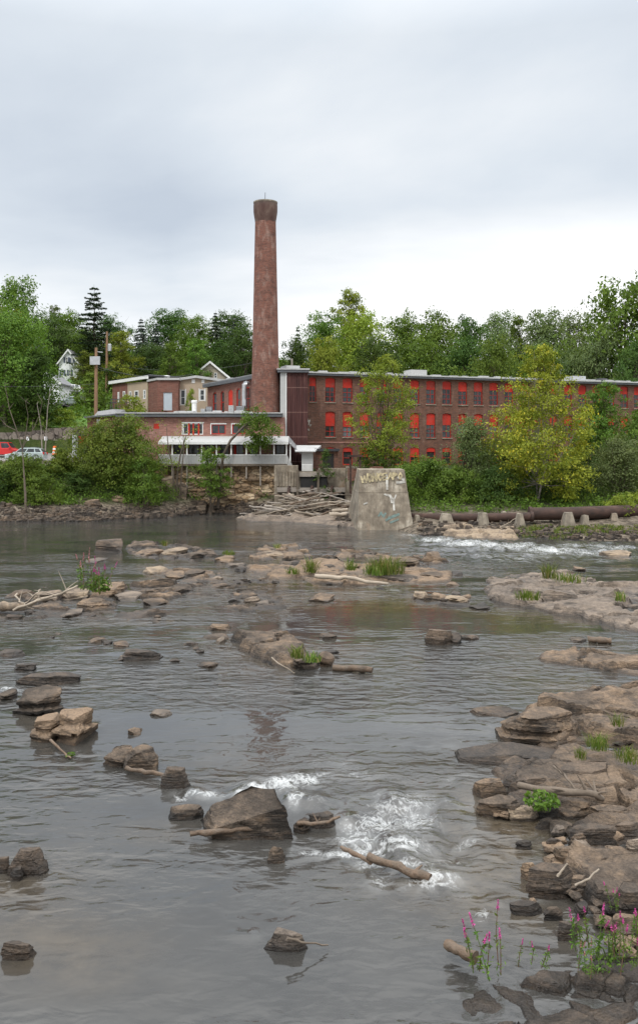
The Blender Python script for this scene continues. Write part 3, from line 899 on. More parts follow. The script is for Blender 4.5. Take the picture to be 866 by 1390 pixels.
RK = [  # name, box in the photo, height (m), material, label, extra
    ('boulder', (125, 733, 168, 749), .75, 'rock_dark', 'flat topped dark block rock standing alone in the far left water', dict(tilt=(.03, .02), cuts=6)),
    ('rock', (110, 755, 137, 764), .16, 'rock_grey', 'thin flat slab just above the water below the lone dark block rock', dict(tilt=(.03, .0))),
    ('rock', (190, 766, 224, 779), .45, 'rock_pale', 'pale tan hump rock right of the flowering plant island', {}),
    ('rock', (215, 773, 250, 787), .3, 'rock', 'brown low rock touching the pale tan hump rock on its right', {}),
    ('rock', (244, 769, 274, 784), .34, 'rock', 'brown jagged rock at the right end of the row beside the pale hump rock', {}),
    ('rock', (100, 811, 143, 829), .5, 'rock', 'square fronted brown block rock below the pink flowers', dict(tilt=(.02, .05), cuts=6)),
    ('rock', (76, 796, 114, 814), .5, 'rock_pale', 'long pale slab rock leaning beside the bleached branches', dict(tilt=(-.1, .02))),
    ('rock', (40, 800, 82, 818), .55, 'rock_pale', 'rounded pale brown rock behind the bleached branches', {}),
    ('rock', (8, 800, 46, 812), .45, 'rock', 'tapered brown rock at the left end of the branch island', {}),
    ('rock', (112, 788, 160, 811), .55, 'rock', 'brown rock mound under the pink flowering plant', {}),
    ('rock', (80, 825, 106, 838), .2, 'rock_grey', 'grey flat rock in front of the branch island', {}),
    ('rock', (30, 826, 44, 834), .18, 'rock_dark', 'small dark rock below the left end of the branch island', {}),
    ('rock', (3, 833, 28, 841), .18, 'rock_dark', 'low dark rock at the left picture edge under the branch island', {}),
    ('rock', (146, 800, 186, 815), .28, 'rock_grey', 'grey flat rock just right of the flower mound', {}),
    ('rock', (187, 808, 226, 822), .28, 'rock', 'brown slab with a dark edge left of the long low shelf', {}),
    ('rock', (226, 791, 258, 806), .35, 'rock', 'brown stepped rock at the right end of the low shelf', {}),
    ('rock', (318, 800, 348, 812), .25, 'rock', 'dark brown mound near the chimney reflection', {}),
    ('rock', (345, 812, 366, 824), .2, 'rock_grey', 'grey rock lying right of the dark brown mound by the chimney reflection', {}),
    ('rock', (280, 846, 316, 857), .32, 'rock', 'loaf shaped brown rock above the big central slab', {}),
    ('rock', (275, 858, 312, 867), .16, 'rock', 'thin brown slab between the loaf shaped rock and the big central slab', {}),
    ('rock', (292, 863, 306, 873), .18, 'rock_pale', 'small pale stone at the left tip of the big central slab', {}),
    ('rock', (395, 884, 434, 912), .5, 'rock', 'broken brown rock with weeds at the right end of the big central slab', {}),
    ('rock', (120, 864, 142, 873), .17, 'rock', 'left rock of the three small ones in a line at middle left', {}),
    ('rock', (138, 868, 150, 875), .14, 'rock_dark', 'middle and smallest rock of the three in a line at middle left', {}),
    ('rock', (150, 869, 174, 878), .2, 'rock', 'right rounded rock of the three in a line at middle left', {}),
    ('rock', (160, 880, 216, 897), .42, 'rock_dark', 'dark jagged wet rock with a pale foot at middle left', dict(rough=1.4)),
    ('rock', (160, 888, 176, 896), .14, 'rock_pale', 'small pale rock at the left foot of the dark jagged wet rock', {}),
    ('rock', (249, 870, 268, 876), .12, 'rock', 'thin sliver of brown rock left of the big central slab', {}),
    ('rock', (267, 896, 295, 907), .16, 'rock', 'flat pointed brown slab below the left tip of the big central slab', {}),
    ('rock', (230, 893, 243, 899), .1, 'rock_dark', 'tiny dark rock between the dark jagged rock and the flat pointed slab', {}),
    ('rock', (-8, 880, 34, 892), .25, 'rock_dark', 'dark flat slab cut by the left edge at middle height', {}),
    ('rock', (15, 900, 47, 911), .28, 'rock_dark', 'dark wedge rock above the long dark slab at left', {}),
    ('rock', (12, 910, 99, 932), .42, 'rock_dark', 'long dark slab rock lying tilted in the water at left', dict(tilt=(.1, .05), rough=.8)),
    ('boulder', (16, 930, 78, 972), .48, 'rock', 'tan squared boulder with a sheer right face below the long dark slab', dict(tilt=(-.02, .16), cuts=6, strata=.8)),
    ('rock', (-6, 934, 16, 951), .25, 'rock', 'small tan rock at the left edge beside the squared boulder', {}),
    ('boulder', (34, 966, 84, 1008), .44, 'rock', 'lower left tan boulder split by cracks and stepping into the water', dict(strata=.9)),
    ('boulder', (70, 956, 116, 1012), .62, 'rock', 'tan boulder with a pale corner and a dark sheer right side', dict(tilt=(-.05, .2), cuts=6, strata=.8)),
    ('boulder', (138, 1013, 188, 1042), .34, 'rock', 'smooth tan boulder with a thin branch against its front, left of the white riffle', dict(tilt=(.25, .4), topd=.6)),
    ('boulder', (168, 1014, 213, 1046), .42, 'rock', 'cracked tan boulder with a blunt right end, above the wedged branch', dict(tilt=(-.02, .15))),
    ('rock', (220, 1044, 257, 1073), .42, 'rock_dark', 'dark upright broken rock where the white riffle begins', dict(rough=1.4)),
    ('boulder', (264, 1068, 402, 1142), .66, 'rock', 'big triangular grey brown boulder in the white riffle, with a sheer right side', dict(tilt=(.62, .42), topd=.42, cuts=5, rough=.9, strata=.3, n=30)),
    ('rock', (228, 1096, 276, 1113), .2, 'rock', 'low brown rock at the left foot of the big triangular boulder', {}),
    ('rock', (364, 1150, 386, 1172), .24, 'rock', 'small round rock below the big triangular boulder', {}),
    ('rock', (418, 1104, 456, 1124), .26, 'rock_dark', 'dark wet rock pointing right from the big triangular boulder', dict(rough=1.4)),
    ('rock', (398, 1110, 424, 1130), .18, 'rock', 'brown stone between the big triangular boulder and the dark wet rock', {}),
    ('rock', (14, 1150, 60, 1188), .34, 'rock_dark', 'dark knobbly rock near the lower left edge', dict(rough=1.5)),
    ('rock', (-10, 1164, 16, 1186), .24, 'rock_dark', 'dark rock half cut by the lower left edge', {}),
    ('rock', (12, 1176, 32, 1196), .18, 'rock_dark', 'small dark rock in front of the knobbly rock at lower left', {}),
    ('rock', (360, 1264, 416, 1292), .22, 'rock_grey', 'grey wedge rock with a wet edge near the bottom of the photo', dict(tilt=(.1, .1))),
    ('rock', (0, 1276, 46, 1304), .2, 'rock_dark', 'dark rock low at the lower left corner', {}),
    ('rock', (200, 961, 232, 973), .12, 'rock_grey', 'pale flat rock barely above water left of centre', {}),
    ('rock', (170, 985, 191, 997), .14, 'rock', 'small pointed tan rock alone in the water above the wedged branch', {}),
    ('boulder', (578, 855, 616, 876), .55, 'rock_dark', 'dark lumpy boulder in the calm pool', dict(rough=1.3)),
    ('rock', (606, 857, 630, 874), .5, 'rock_dark', 'dark lump joined to the right of the lumpy pool boulder', {}),
    ('rock', (626, 860, 654, 869), .2, 'rock', 'low brown slab trailing right of the lumpy pool boulder', {}),
    ('rock', (434, 859, 458, 868), .2, 'rock', 'small square rock at the left end of the calm pool', {}),
    ('rock', (776, 864, 800, 872), .14, 'rock_pale', 'pale stone pair beside the floating log in the pool', {}),
    ('rock', (453, 748, 484, 761), .45, 'rock', 'square brown rock at the head of the middle rock ridge', {}),
    ('rock', (463, 760, 489, 773), .3, 'rock_pale', 'pale layered rock below the square one on the middle ridge', {}),
    ('rock', (536, 757, 574, 770), .55, 'rock', 'long brown slab behind the bright grass tuft', dict(tilt=(-.05, .02))),
    ('boulder', (574, 750, 602, 764), .75, 'rock', 'rounded boulder with a hollow at the right end of the middle ridge', {}),
    ('rock', (614, 774, 632, 782), .25, 'rock_dark', 'dark rock separate from the ridge on its right', {}),
    ('rock', (477, 776, 522, 790), .4, 'rock_pale', 'pale layered rock behind the long bleached log', {}),
    ('rock', (433, 774, 470, 785), .28, 'rock', 'low brown rock left of the long bleached log middle', {}),
    ('rock', (520, 776, 572, 792), .36, 'rock_grey', 'grey shelf rock below the bright grass tuft', {}),
    ('rock', (570, 772, 614, 788), .4, 'rock', 'brown layered slab at the lower right of the middle ridge', {}),
    ('rock', (562, 799, 584, 815), .42, 'rock_pale', 'pale rounded rock beside the shallow run at centre right', {}),
    ('rock', (584, 803, 612, 815), .3, 'rock', 'brown rock next to the pale rounded rock at centre right', {}),
    ('rock', (606, 805, 640, 819), .36, 'rock_pale', 'pale slab at the right end of the shallow run', {}),
    ('rock', (420, 804, 458, 817), .36, 'rock', 'brown and pale slab at the left end of the calm pool', {}),
    ('rock', (350, 743, 384, 757), .35, 'rock_pale', 'pale stepped rock left part of the far middle shelf', {}),
    ('rock', (378, 741, 416, 760), .4, 'rock', 'brown layered rock right part of the far middle shelf', dict(strata=.9)),
    ('rock', (290, 752, 318, 764), .4, 'rock', 'brown rock with moss left of the far middle shelf', {}),
    ('rock', (302, 762, 332, 770), .22, 'rock_grey', 'thin grey rock under the mossy rock', {}),
    ('rock', (180, 738, 216, 755), .4, 'rock', 'long smooth brown ledge rock right of the lone dark block', dict(rough=.7)),
    ('rock', (210, 739, 250, 755), .45, 'rock_pale', 'pale ledge rock with a weed on top, far left middle', {}),
    ('rock', (250, 745, 280, 758), .42, 'rock', 'rough brown rock at the right end of the far ledge', {}),
    ('rock', (318, 767, 334, 777), .3, 'rock_dark', 'dark rounded stone left of the far riffle', {}),
    ('rock', (640, 820, 668, 828), .15, 'rock_dark', 'low dark rock at the left tip of the right island', {}),
    ('rock', (664, 808, 684, 815), .28, 'rock_dark', 'dark flat rock off the left tip of the right island', {}),
    ('rock', (783, 768, 800, 776), .25, 'rock', 'small brown rock in the water behind the right island', {}),
    ('rock', (820, 745, 868, 756), .4, 'rock_pale', 'pale rock ridge in the far rapid at the right edge', {}),
    # right bank, near
    ('boulder', (690, 958, 798, 1012), .62, 'rock', 'largest rounded brown boulder with an undercut front on the right bank', dict(tilt=(.0, .05), cuts=7, n=28, rough=.8)),
    ('rock_slab', (628, 1003, 780, 1038), .24, 'rock_dark', 'broad dark slab in front of the largest rounded boulder', dict(tilt=(.0, .05), cuts=6, n=26, rough=.5)),
    ('rock_slab', (676, 1044, 776, 1074), .22, 'rock_dark', 'narrow dark wet slab below the broad dark slab', dict(tilt=(-.02, .02), rough=.6)),
    ('rock_slab', (760, 1034, 836, 1074), .42, 'rock_dark', 'tilted dark slab with a square right end behind the dead branch', dict(tilt=(.14, .10), cuts=5, rough=.5)),
    ('rock', (646, 1056, 687, 1083), .30, 'rock', 'brown cube shaped rock with a split top at the water edge', dict(tilt=(.1, .1), cuts=5)),
    ('rock_slab', (648, 1078, 716, 1114), .32, 'rock', 'brown tilted slab left of the green leafy weed', dict(tilt=(.15, .08))),
    ('rock_slab', (682, 1096, 732, 1115), .20, 'rock_pale', 'pale tan brick shaped slab below the green leafy weed', dict(tilt=(.02, .02), cuts=4)),
    ('rock', (730, 1090, 760, 1114), .28, 'rock_dark', 'dark grey split rock right of the green leafy weed', dict(tilt=(.1, .1))),
    ('rock_slab', (755, 1080, 806, 1112), .26, 'rock', 'brown slab under the right end of the dead branch', {}),
    ('rock_slab', (776, 1124, 836, 1150), .30, 'rock_dark', 'dark flat topped block in the wet gap of the right bank', dict(tilt=(.03, .06), cuts=5)),
    ('rock', (832, 1118, 872, 1140), .28, 'rock_dark', 'dark slab cut by the right edge above the stone jumble', {}),
    ('rock', (752, 1150, 812, 1184), .34, 'rock', 'brown angular rock at the top of the stone jumble', {}),
    ('rock_slab', (808, 1162, 870, 1192), .34, 'rock', 'large flat brown slab on top of the stone jumble', dict(tilt=(.05, .04), cuts=5, rough=.6)),
    ('boulder', (717, 1176, 782, 1220), .42, 'rock_dark', 'black wet block with a flat top and sharp front corner', dict(tilt=(.02, .1), cuts=5, rough=.7)),
    ('rock', (704, 1172, 736, 1194), .22, 'rock', 'reddish brown stone behind the black wet block', {}),
    ('rock', (760, 1192, 806, 1216), .24, 'rock', 'brown stone right of the black wet block', {}),
    ('rock', (690, 1224, 736, 1243), .14, 'rock_dark', 'low dark rock awash in front of the black wet block', dict(rough=1.3)),
    ('rock', (736, 1232, 764, 1250), .16, 'rock', 'low brown rock behind the purple flowering plants', {}),
    ('rock', (757, 1252, 786, 1278), .26, 'rock_dark', 'round dark rock left of the dense purple flowers', {}),
    ('boulder', (832, 1204, 880, 1254), .46, 'rock_dark', 'dark block with a tan top edge at the right edge of the bank', dict(tilt=(.0, .06), cuts=5)),
    ('rock', (836, 1244, 880, 1272), .25, 'rock', 'brown rock under the dark tan topped block', {}),
    ('rock', (846, 1140, 878, 1160), .25, 'rock_grey', 'grey stone at the right edge behind the large flat slab', {}),
    ('rock', (700, 1140, 724, 1152), .1, 'rock_dark', 'dark stone awash in the shallow run of the right bank', {}),
    ('rock', (800, 1090, 868, 1122), .26, 'rock', 'wide brown slab with cracks at the right edge', dict(tilt=(.02, .05))),
    ('rock_slab', (640, 955, 712, 972), .12, 'rock', 'thin tan shelf of rock reaching left of the largest boulder', {}),
]
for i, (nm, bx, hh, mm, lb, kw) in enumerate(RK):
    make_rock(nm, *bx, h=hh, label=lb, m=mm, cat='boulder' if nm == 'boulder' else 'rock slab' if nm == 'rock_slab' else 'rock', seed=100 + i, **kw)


# bedrock shelves: height field over an outline, broken into tilted slabs
def ledge(name, outline, hmax, label, m, seed, step=0.12, z0=0.0, slab=1.4, edge=0.5, rough=1.0, lowoff=.25):
    poly = np.array([W(a, b, z0)[:2] for a, b in outline])
    lo, hi = poly.min(0) - .5, poly.max(0) + .5
    nx = int((hi[0] - lo[0]) / step) + 1
    ny = int((hi[1] - lo[1]) / step) + 1
    gx, gy = np.meshgrid(np.linspace(lo[0], hi[0], nx), np.linspace(lo[1], hi[1], ny))
    p = np.c_[gx.ravel(), gy.ravel()]
    p0 = p + np.c_[fbm(np.c_[p * 1.1, p[:, :1] * 0], seed, 4), fbm(np.c_[p * 1.1, p[:, :1] * 0 + 9], seed, 4)] * .22 * rough
    dist = np.full(len(p), 1e9)
    ins = np.zeros(len(p), bool)
    n = len(poly)
    for k in range(n):
        a, b = poly[k], poly[(k + 1) % n]
        ab = b - a
        tt = np.clip(((p0 - a) @ ab) / (ab @ ab + 1e-9), 0, 1)
        dist = np.minimum(dist, np.linalg.norm(p0 - a - tt[:, None] * ab, axis=1))
        c = ((a[1] > p0[:, 1]) != (b[1] > p0[:, 1]))
        xx = (b[0] - a[0]) * (p0[:, 1] - a[1]) / (b[1] - a[1] + 1e-12) + a[0]
        ins ^= c & (p0[:, 0] < xx)
    sd_ = np.where(ins, dist, -dist)
    rg = np.random.default_rng(seed)
    ns = max(6, int((hi - lo).prod() / slab ** 2))
    c = rg.uniform(lo, hi, (ns, 2))
    tl = rg.normal(0, .085, (ns, 2)) + rg.normal(0, .03, 2)
    off = rg.uniform(lowoff, 1.0, ns)
    best = np.full(len(p), 1e9)
    sec = np.full(len(p), 1e9)
    bi = np.zeros(len(p), int)
    pw = p + np.c_[fbm(np.c_[p * .9, p[:, :1] * 0 + 4], seed + 5, 3), fbm(np.c_[p * .9, p[:, :1] * 0 + 6], seed + 5, 3)] * .25
    for k in range(ns):
        dk = np.hypot((pw[:, 0] - c[k, 0]) * .75, pw[:, 1] - c[k, 1])
        nb = dk < best
        sec = np.where(nb, best, np.minimum(sec, dk))
        bi = np.where(nb, k, bi)
        best = np.where(nb, dk, best)
    prof = sstep(-.03, edge * .4, sd_)
    z = prof * hmax * off[bi] + ((p - c[bi]) * tl[bi]).sum(1) * prof
    lay = z + .03 * fbm(np.c_[p * 1.5, p[:, :1] * 0], seed + 7, 3)
    q = hmax / 3.5
    z = .45 * z + .55 * (np.floor(lay / q) + sstep(.65, 1, lay / q - np.floor(lay / q))) * q
    z -= sstep(.10, 0, sec - best) * .2 * np.clip(hmax / .4, .4, 1.5)
    z += .05 * rough * fbm(np.c_[p * 2.6, p[:, :1] * 0], seed + 8, 4) * np.clip(hmax / .3, .4, 1.3)
    z = np.where(sd_ < 0, np.maximum(-.35, z + sd_ * .8), z) - .05
    idx = np.arange(nx * ny).reshape(ny, nx)
    quads = np.stack([idx[:-1, :-1], idx[:-1, 1:], idx[1:, 1:], idx[1:, :-1]], -1).reshape(-1, 4)
    keep = (z[quads].max(1) > -.3)
    quads = quads[keep]
    us, inv = np.unique(quads, return_inverse=True)
    v = np.c_[p, z + z0][us]
    ctr = np.array([v[:, 0].mean(), v[:, 1].mean(), 0])
    o = link(name, np_mesh(name, v - ctr, inv.reshape(-1, 4), True, sharp=R(34)), M[m])
    o.location = ctr
    return tag(o, label, 'rock ledge')


ledge('rock_ledge', [(655, 796), (662, 786), (690, 781), (735, 781), (772, 783), (806, 786), (814, 793), (840, 796), (890, 797), (960, 800), (960, 900), (890, 864), (835, 851), (803, 842), (753, 833), (705, 824), (668, 818), (660, 806)],
      .48, 'broad cracked bedrock island on the right with weeds and small pools', 'rock_grey', 31, step=.13, slab=1.9, lowoff=.25)
ledge('rock_ledge', [(624, 1352), (640, 1326), (700, 1312), (780, 1300), (880, 1286), (1000, 1300), (1000, 1440), (700, 1440), (628, 1400)], .17, 'low muddy rock shelf under the purple flowering plants at the bottom right', 'rock_mid', 52, step=.04, slab=.5, lowoff=.15, rough=1.5)
ledge('rock_ledge', [(722, 893), (735, 887), (780, 886), (830, 888), (900, 890), (960, 892), (960, 935), (890, 926), (845, 917), (800, 909), (760, 903), (735, 900)],
      .42, 'smooth tan bedrock tongue reaching in from the right edge below the island', 'rock', 32, step=.10, slab=2.4)
ledge('rock_ledge', [(676, 972), (690, 957), (740, 961), (800, 955), (850, 948), (940, 942), (1000, 960), (1000, 1400), (900, 1400), (850, 1320), (790, 1290), (760, 1262), (790, 1225), (760, 1200), (742, 1170), (775, 1140), (735, 1128), (700, 1112), (672, 1090), (690, 1068), (668, 1048), (690, 1030), (730, 1010), (700, 990)],
      .40, 'low broken bedrock shelf forming the near right bank', 'rock_mid', 33, step=.06, slab=1.5, edge=.6, lowoff=-.1)
ledge('rock_ledge', [(700, 966), (740, 962), (800, 955), (850, 948), (940, 940), (1020, 950), (1020, 1016), (900, 1020), (838, 1012), (806, 1004), (770, 985), (730, 978)],
      .62, 'broad pale tan bedrock behind the largest rounded boulder on the right', 'rock', 51, step=.06, slab=2.2, edge=.7, lowoff=.6)
ledge('rock_ledge', [(314, 868), (322, 859), (345, 862), (374, 858), (396, 862), (408, 872), (424, 880), (420, 900), (396, 909), (368, 906), (342, 893), (322, 882)],
      .66, 'big central tan slab sloping down into rippled water', 'rock', 34, step=.08, slab=1.9, edge=.9)
ledge('rock_ledge', [(160, 806), (180, 794), (210, 791), (250, 795), (262, 803), (240, 812), (200, 817), (170, 815)], .26, 'long low brown shelf behind the flower mound island', 'rock', 35, step=.14, slab=1.4)
ledge('rock_ledge', [(392, 775), (410, 766), (450, 764), (500, 768), (560, 770), (612, 776), (612, 790), (540, 796), (480, 796), (430, 792), (400, 784)], .30, 'low brown shelf carrying the bright grass tuft and bleached log', 'rock', 36, step=.16, slab=1.5)
ledge('rock_ledge', [(330, 770), (352, 764), (392, 768), (420, 772), (424, 786), (390, 790), (345, 784)], .16, 'barely dry brown shelf left of the bleached log', 'rock', 37, step=.16, slab=1.5)
ledge('rock_ledge', [(212, 778), (240, 770), (292, 776), (300, 786), (262, 792), (226, 790)], .16, 'barely dry brown shelf at left of centre', 'rock', 38, step=.14, slab=1.3)
ledge('rock_ledge', [(556, 812), (590, 806), (640, 814), (668, 822), (650, 828), (600, 824), (566, 820)], .14, 'thin wet shelf between the pale rocks and the right island', 'rock_dark', 39, step=.14, slab=1.2)
ledge('rock_ledge', [(-30, 826), (20, 822), (90, 828), (190, 830), (230, 836), (180, 843), (100, 842), (20, 840), (-30, 838)], .09, 'thin wet shelf in front of the branch island', 'rock_dark', 40, step=.12, slab=1.0)
for i, (ol, hm, lb) in enumerate([
        ([(168, 748), (180, 738), (230, 737), (284, 746), (300, 756), (262, 762), (200, 757)], .26, 'broken low brown shelf at the far left middle behind the pale hump rock'),
        ([(330, 758), (350, 743), (400, 741), (424, 752), (420, 764), (372, 766)], .30, 'broken brown shelf in the far middle, carrying a small weed'),
        ([(430, 760), (450, 748), (500, 750), (580, 754), (612, 764), (560, 772), (480, 770)], .28, 'broken shelf along the back of the middle rock ridge'),
        ([(226, 796), (262, 784), (330, 788), (376, 800), (360, 814), (300, 812), (250, 806)], .16, 'thin scattered shelf left of the chimney reflection'),
        ([(300, 824), (330, 806), (384, 812), (390, 824), (345, 834)], .12, 'wet brown shelf at the top of the chimney reflection'),
        ([(110, 822), (150, 808), (176, 812), (184, 824), (150, 830)], .16, 'low brown shelf between the square fronted block and the long low shelf'),
        ([(-30, 812), (10, 806), (90, 812), (140, 820), (120, 832), (40, 830), (-30, 826)], .2, 'low shelf of broken rock under the bleached branches')]):
    ledge('rock_ledge', ol, hm, lb, 'rock', 60 + i, step=.13, slab=1.1, lowoff=-.45, rough=1.5)
# far shore ledges
ledge('rock_ledge', [(318, 704), (345, 700), (400, 702), (460, 706), (520, 712), (528, 718), (500, 719), (450, 714), (390, 709), (340, 708)], .7, 'pale rock ledge at the foot of the driftwood pile', 'rock_grey', 41, step=.3, slab=2.5, edge=1.2)
ledge('rock_ledge', [(562, 722), (575, 712), (620, 712), (668, 720), (706, 726), (700, 733), (650, 732), (600, 728)], .9, 'pale broken ledge between the concrete abutment and the pipe piers', 'rock_pale', 42, step=.25, slab=2.2, edge=1.0)

# small stones of the riffles and of the near right bank
rg = np.random.default_rng(5)
protos = []
for k in range(10):
    v, q = rock_mesh(1, rg.uniform(.7, 1.1), rg.uniform(.16, .36), 500 + k, n=12, cuts=6)
    protos.append(v)
    protos[-1] = np_mesh('loose_stone', v, q, True, sharp=R(24))
rnk = ['rock', 'rock', 'rock_dark', 'rock_dark', 'rock_grey', 'rock']


def stone(x, y, z, s, label, group, mm=None, name='loose_stone', cat='stone'):
    me = protos[rg.integers(len(protos))]
    o = bpy.data.objects.new(name, me)
    if len(me.materials) == 0:
        me.materials.append(M['rock'])
    COL.objects.link(o)
    o.material_slots[0].link = 'OBJECT'
    o.material_slots[0].material = M[mm or rnk[rg.integers(len(rnk))]]
    o.location = (x, y, z)
    o.scale = (s * rg.uniform(.8, 1.3), s * rg.uniform(.8, 1.2), s * rg.uniform(.7, 1.3))
    o.rotation_euler = (rg.uniform(-.25, .25), rg.uniform(-.25, .25), rg.uniform(0, 6.28))
    return tag(o, label, cat, group)


def clusters(spec, label, group, z=0.0):
    for (a, bb, rx, ry, n, s0, s1) in spec:
        for k in range(n):
            g1, g2 = rg.normal(0, .5, 2)
            x, y, _ = W(a + g1 * rx, bb + g2 * ry)
            s = rg.uniform(s0, s1)
            stone(x, y, z - .1 * s, s, label, group)


clusters([(300, 785, 60, 16, 12, .3, .9), (215, 800, 50, 12, 8, .3, .8), (345, 790, 40, 20, 8, .3, .8), (262, 755, 50, 10, 6, .3, .8), (330, 815, 40, 12, 7, .2, .6)],
         'small brown stone breaking the surface of the riffle left of centre', 'riffle stones left of centre')
clusters([(450, 770, 60, 12, 10, .3, .9), (420, 788, 50, 8, 7, .3, .8), (560, 790, 60, 10, 8, .3, .8), (600, 815, 50, 8, 7, .3, .7), (520, 760, 40, 8, 6, .3, .8)],
         'small stone lying along the middle rock ridge', 'stones of the middle ridge')
clusters([(278, 881, 16, 6, 5, .15, .35), (60, 925, 60, 30, 3, .15, .3), (440, 892, 20, 14, 4, .2, .5), (170, 840, 60, 6, 8, .15, .4), (75, 866, 40, 6, 2, .2, .3)],
         'small dark stone poking out of the rippled water around the central slab', 'stones around the central slab')
NB = [(838, 1012, 30, 20, 3, .12, .3), (820, 1070, 40, 24, 6, .14, .4), (760, 1072, 40, 14, 4, .12, .3), (800, 1140, 60, 24, 9, .14, .4), (790, 1172, 50, 20, 18, .15, .42), (840, 1200, 34, 24, 16, .14, .4), (770, 1210, 40, 20, 11, .1, .3), (700, 1105, 40, 14, 8, .1, .26), (800, 1240, 40, 20, 9, .1, .28), (850, 1290, 40, 30, 9, .12, .3)]
clusters(NB, 'loose brown stone among the broken rocks of the near right bank', 'loose stones of the near right bank', .1)

# rubble along the far banks: countless
allv, allq, off = [], [], 0
base = [rock_mesh(1, .9, .45, 600 + k, n=4, cuts=6) for k in range(8)]


def rubble_pts():
    for (xa, xb, y_lo, y_hi, n, s0, s1) in [(-34, -15, .2, 5.5, 1100, .12, .5), (-17, -9, .1, 3.2, 330, .15, .7), (-10, 3, .1, 6, 380, .15, .6), (8, 40, .1, 8, 900, .1, .45)]:
        for k in range(n):
            x = rg.uniform(xa, xb)
            yy = np.linspace(62, 104, 160)
            zz = H(np.full(160, x), yy)
            yb = yy[np.argmax(zz > 0.02)]
            y = yb - .4 + rg.uniform(y_lo, y_hi) ** 1.0 * rg.uniform(.1, 1)
            yield x, y, h1(x, y), rg.uniform(s0, s1) ** 1.0 * (1.0 if rg.random() < .9 else 1.7)


for x, y, z, s in rubble_pts():
    v, q = base[rg.integers(8)]
    a = rg.uniform(0, 6.28)
    ca, sa = math.cos(a), math.sin(a)
    vv = v * s * np.array([rg.uniform(.8, 1.4), 1, rg.uniform(.7, 1.4)])
    allv.append(np.c_[vv[:, 0] * ca - vv[:, 1] * sa + x, vv[:, 0] * sa + vv[:, 1] * ca + y, vv[:, 2] + z])
    allq.append(q + off)
    off += len(v)
tag(link('bank_gravel', np_mesh('bank_gravel', np.concatenate(allv), np.concatenate(allq), True, sharp=R(30)), M['rock']), kind='stuff')

# big blocks dumped on the far left bank
for i, (a, b0, c, d_, hh, mm, lb) in enumerate([
        (218, 672, 240, 697, 1.6, 'rock_pale', 'pale squared block leaning on the far bank below the bare shrub'),
        (236, 676, 254, 698, 1.5, 'rock_pale', 'narrower pale block to the right of the leaning one on the far bank'),
        (200, 686, 222, 697, .8, 'rock', 'brown boulder to the left of the two pale blocks on the far bank'),
        (264, 688, 282, 697, .6, 'rock_pale', 'low pale boulder at the far water edge left of the small bank tree'),
        (150, 694, 172, 702, .6, 'rock', 'brown boulder at the far water edge below the big thicket'),
        (116, 690, 140, 701, .8, 'rock', 'brown rock at the foot of the eroded bank')]):
    Y = {0: 101.2, 1: 101, 2: 100.6, 3: 100.2, 4: 96, 5: 93}[i]
    x = PX((a + c) / 2, Y)
    v, q = rock_mesh((c - a) / F * Y, (c - a) / F * Y * .9, hh, 700 + i, n=12, cuts=6, tilt=(.1, .2))
    o = link('boulder', np_mesh('boulder', v, q, True, sharp=R(38)), M[mm])
    o.location = (x, Y, h1(x, Y) - .1)
    tag(o, lb, 'boulder')


# ------------------------------------------------------------------ logs and branches
def log(name, pts, r0, r1, m, label, group=None, cat='log', seg=9, seed=0, twigs=0):
    rr = random.Random(seed)
    n = 9
    P_ = [Vector(p) for p in pts]
    out, rad = [], []
    L = sum((b - a).length for a, b in zip(P_, P_[1:]))
    for k in range(n):
        tt = k / (n - 1) * (len(P_) - 1)
        i = min(int(tt), len(P_) - 2)
        p = P_[i].lerp(P_[i + 1], tt - i)
        j = L * .024
        out.append(p + Vector((rr.uniform(-j, j), rr.uniform(-j, j), rr.uniform(-j, j) * .6)))
        rad.append((r0 + (r1 - r0) * k / (n - 1)) * rr.uniform(.78, 1.2))
    org = out[0].copy()
    mb = MB()
    mb.tube([p - org for p in out], rad, seg)
    for k in range(twigs):
        i = rr.randrange(2, n - 1)
        dr = Vector((rr.uniform(-1, 1), rr.uniform(-.6, .6), rr.uniform(.1, 1))).normalized() * L * rr.uniform(.12, .3)
        p = out[i] - org
        mb.tube([p, p + dr * .5 + Vector((0, 0, L * .01)), p + dr], [rad[i] * .5, rad[i] * .35, rad[i] * .15], 6)
    o = mb.build(name, M[m])
    o.location = org
    return tag(o, label, cat, group)


def wz(a, b_, z):
    return W(a, b_, z)


log('driftwood_log', [wz(430, 783, .35), wz(470, 785, .38), wz(529, 792, .3)], .12, .085, 'drift', 'long bleached log lying across the middle rock ridge', seed=1)
log('driftwood_log', [wz(-12, 823, .3), wz(34, 824, .3)], .19, .18, 'log_tan', 'thick cut pale log at the left edge of the branch island', seed=2)
log('driftwood_branch', [wz(28, 826, .25), wz(62, 812, .7), wz(88, 805, 1.0), wz(106, 795, 1.25)], .075, .03, 'drift', 'longest bleached branch rising right over the branch island rocks', cat='branch', seed=3, twigs=3)
log('driftwood_branch', [wz(20, 828, .2), wz(50, 816, .6), wz(76, 811, .7)], .06, .025, 'drift', 'lower bleached branch running across the front of the branch island', cat='branch', seed=4, twigs=2)
log('driftwood_branch', [wz(34, 820, .3), wz(50, 806, .8), wz(56, 800, .9)], .04, .015, 'drift', 'short steep bleached branch on the branch island', cat='branch', seed=5, twigs=1)
log('driftwood_branch', [wz(22, 806, .5), wz(28, 818, .5), wz(44, 826, .3)], .04, .015, 'drift', 'twisted bleached branch at the left of the branch island', cat='branch', seed=6, twigs=2)
log('driftwood_log', [wz(452, 906, .1), wz(505, 909, .1)], .11, .10, 'drift_dark', 'dark floating log right of the big central slab', seed=7)
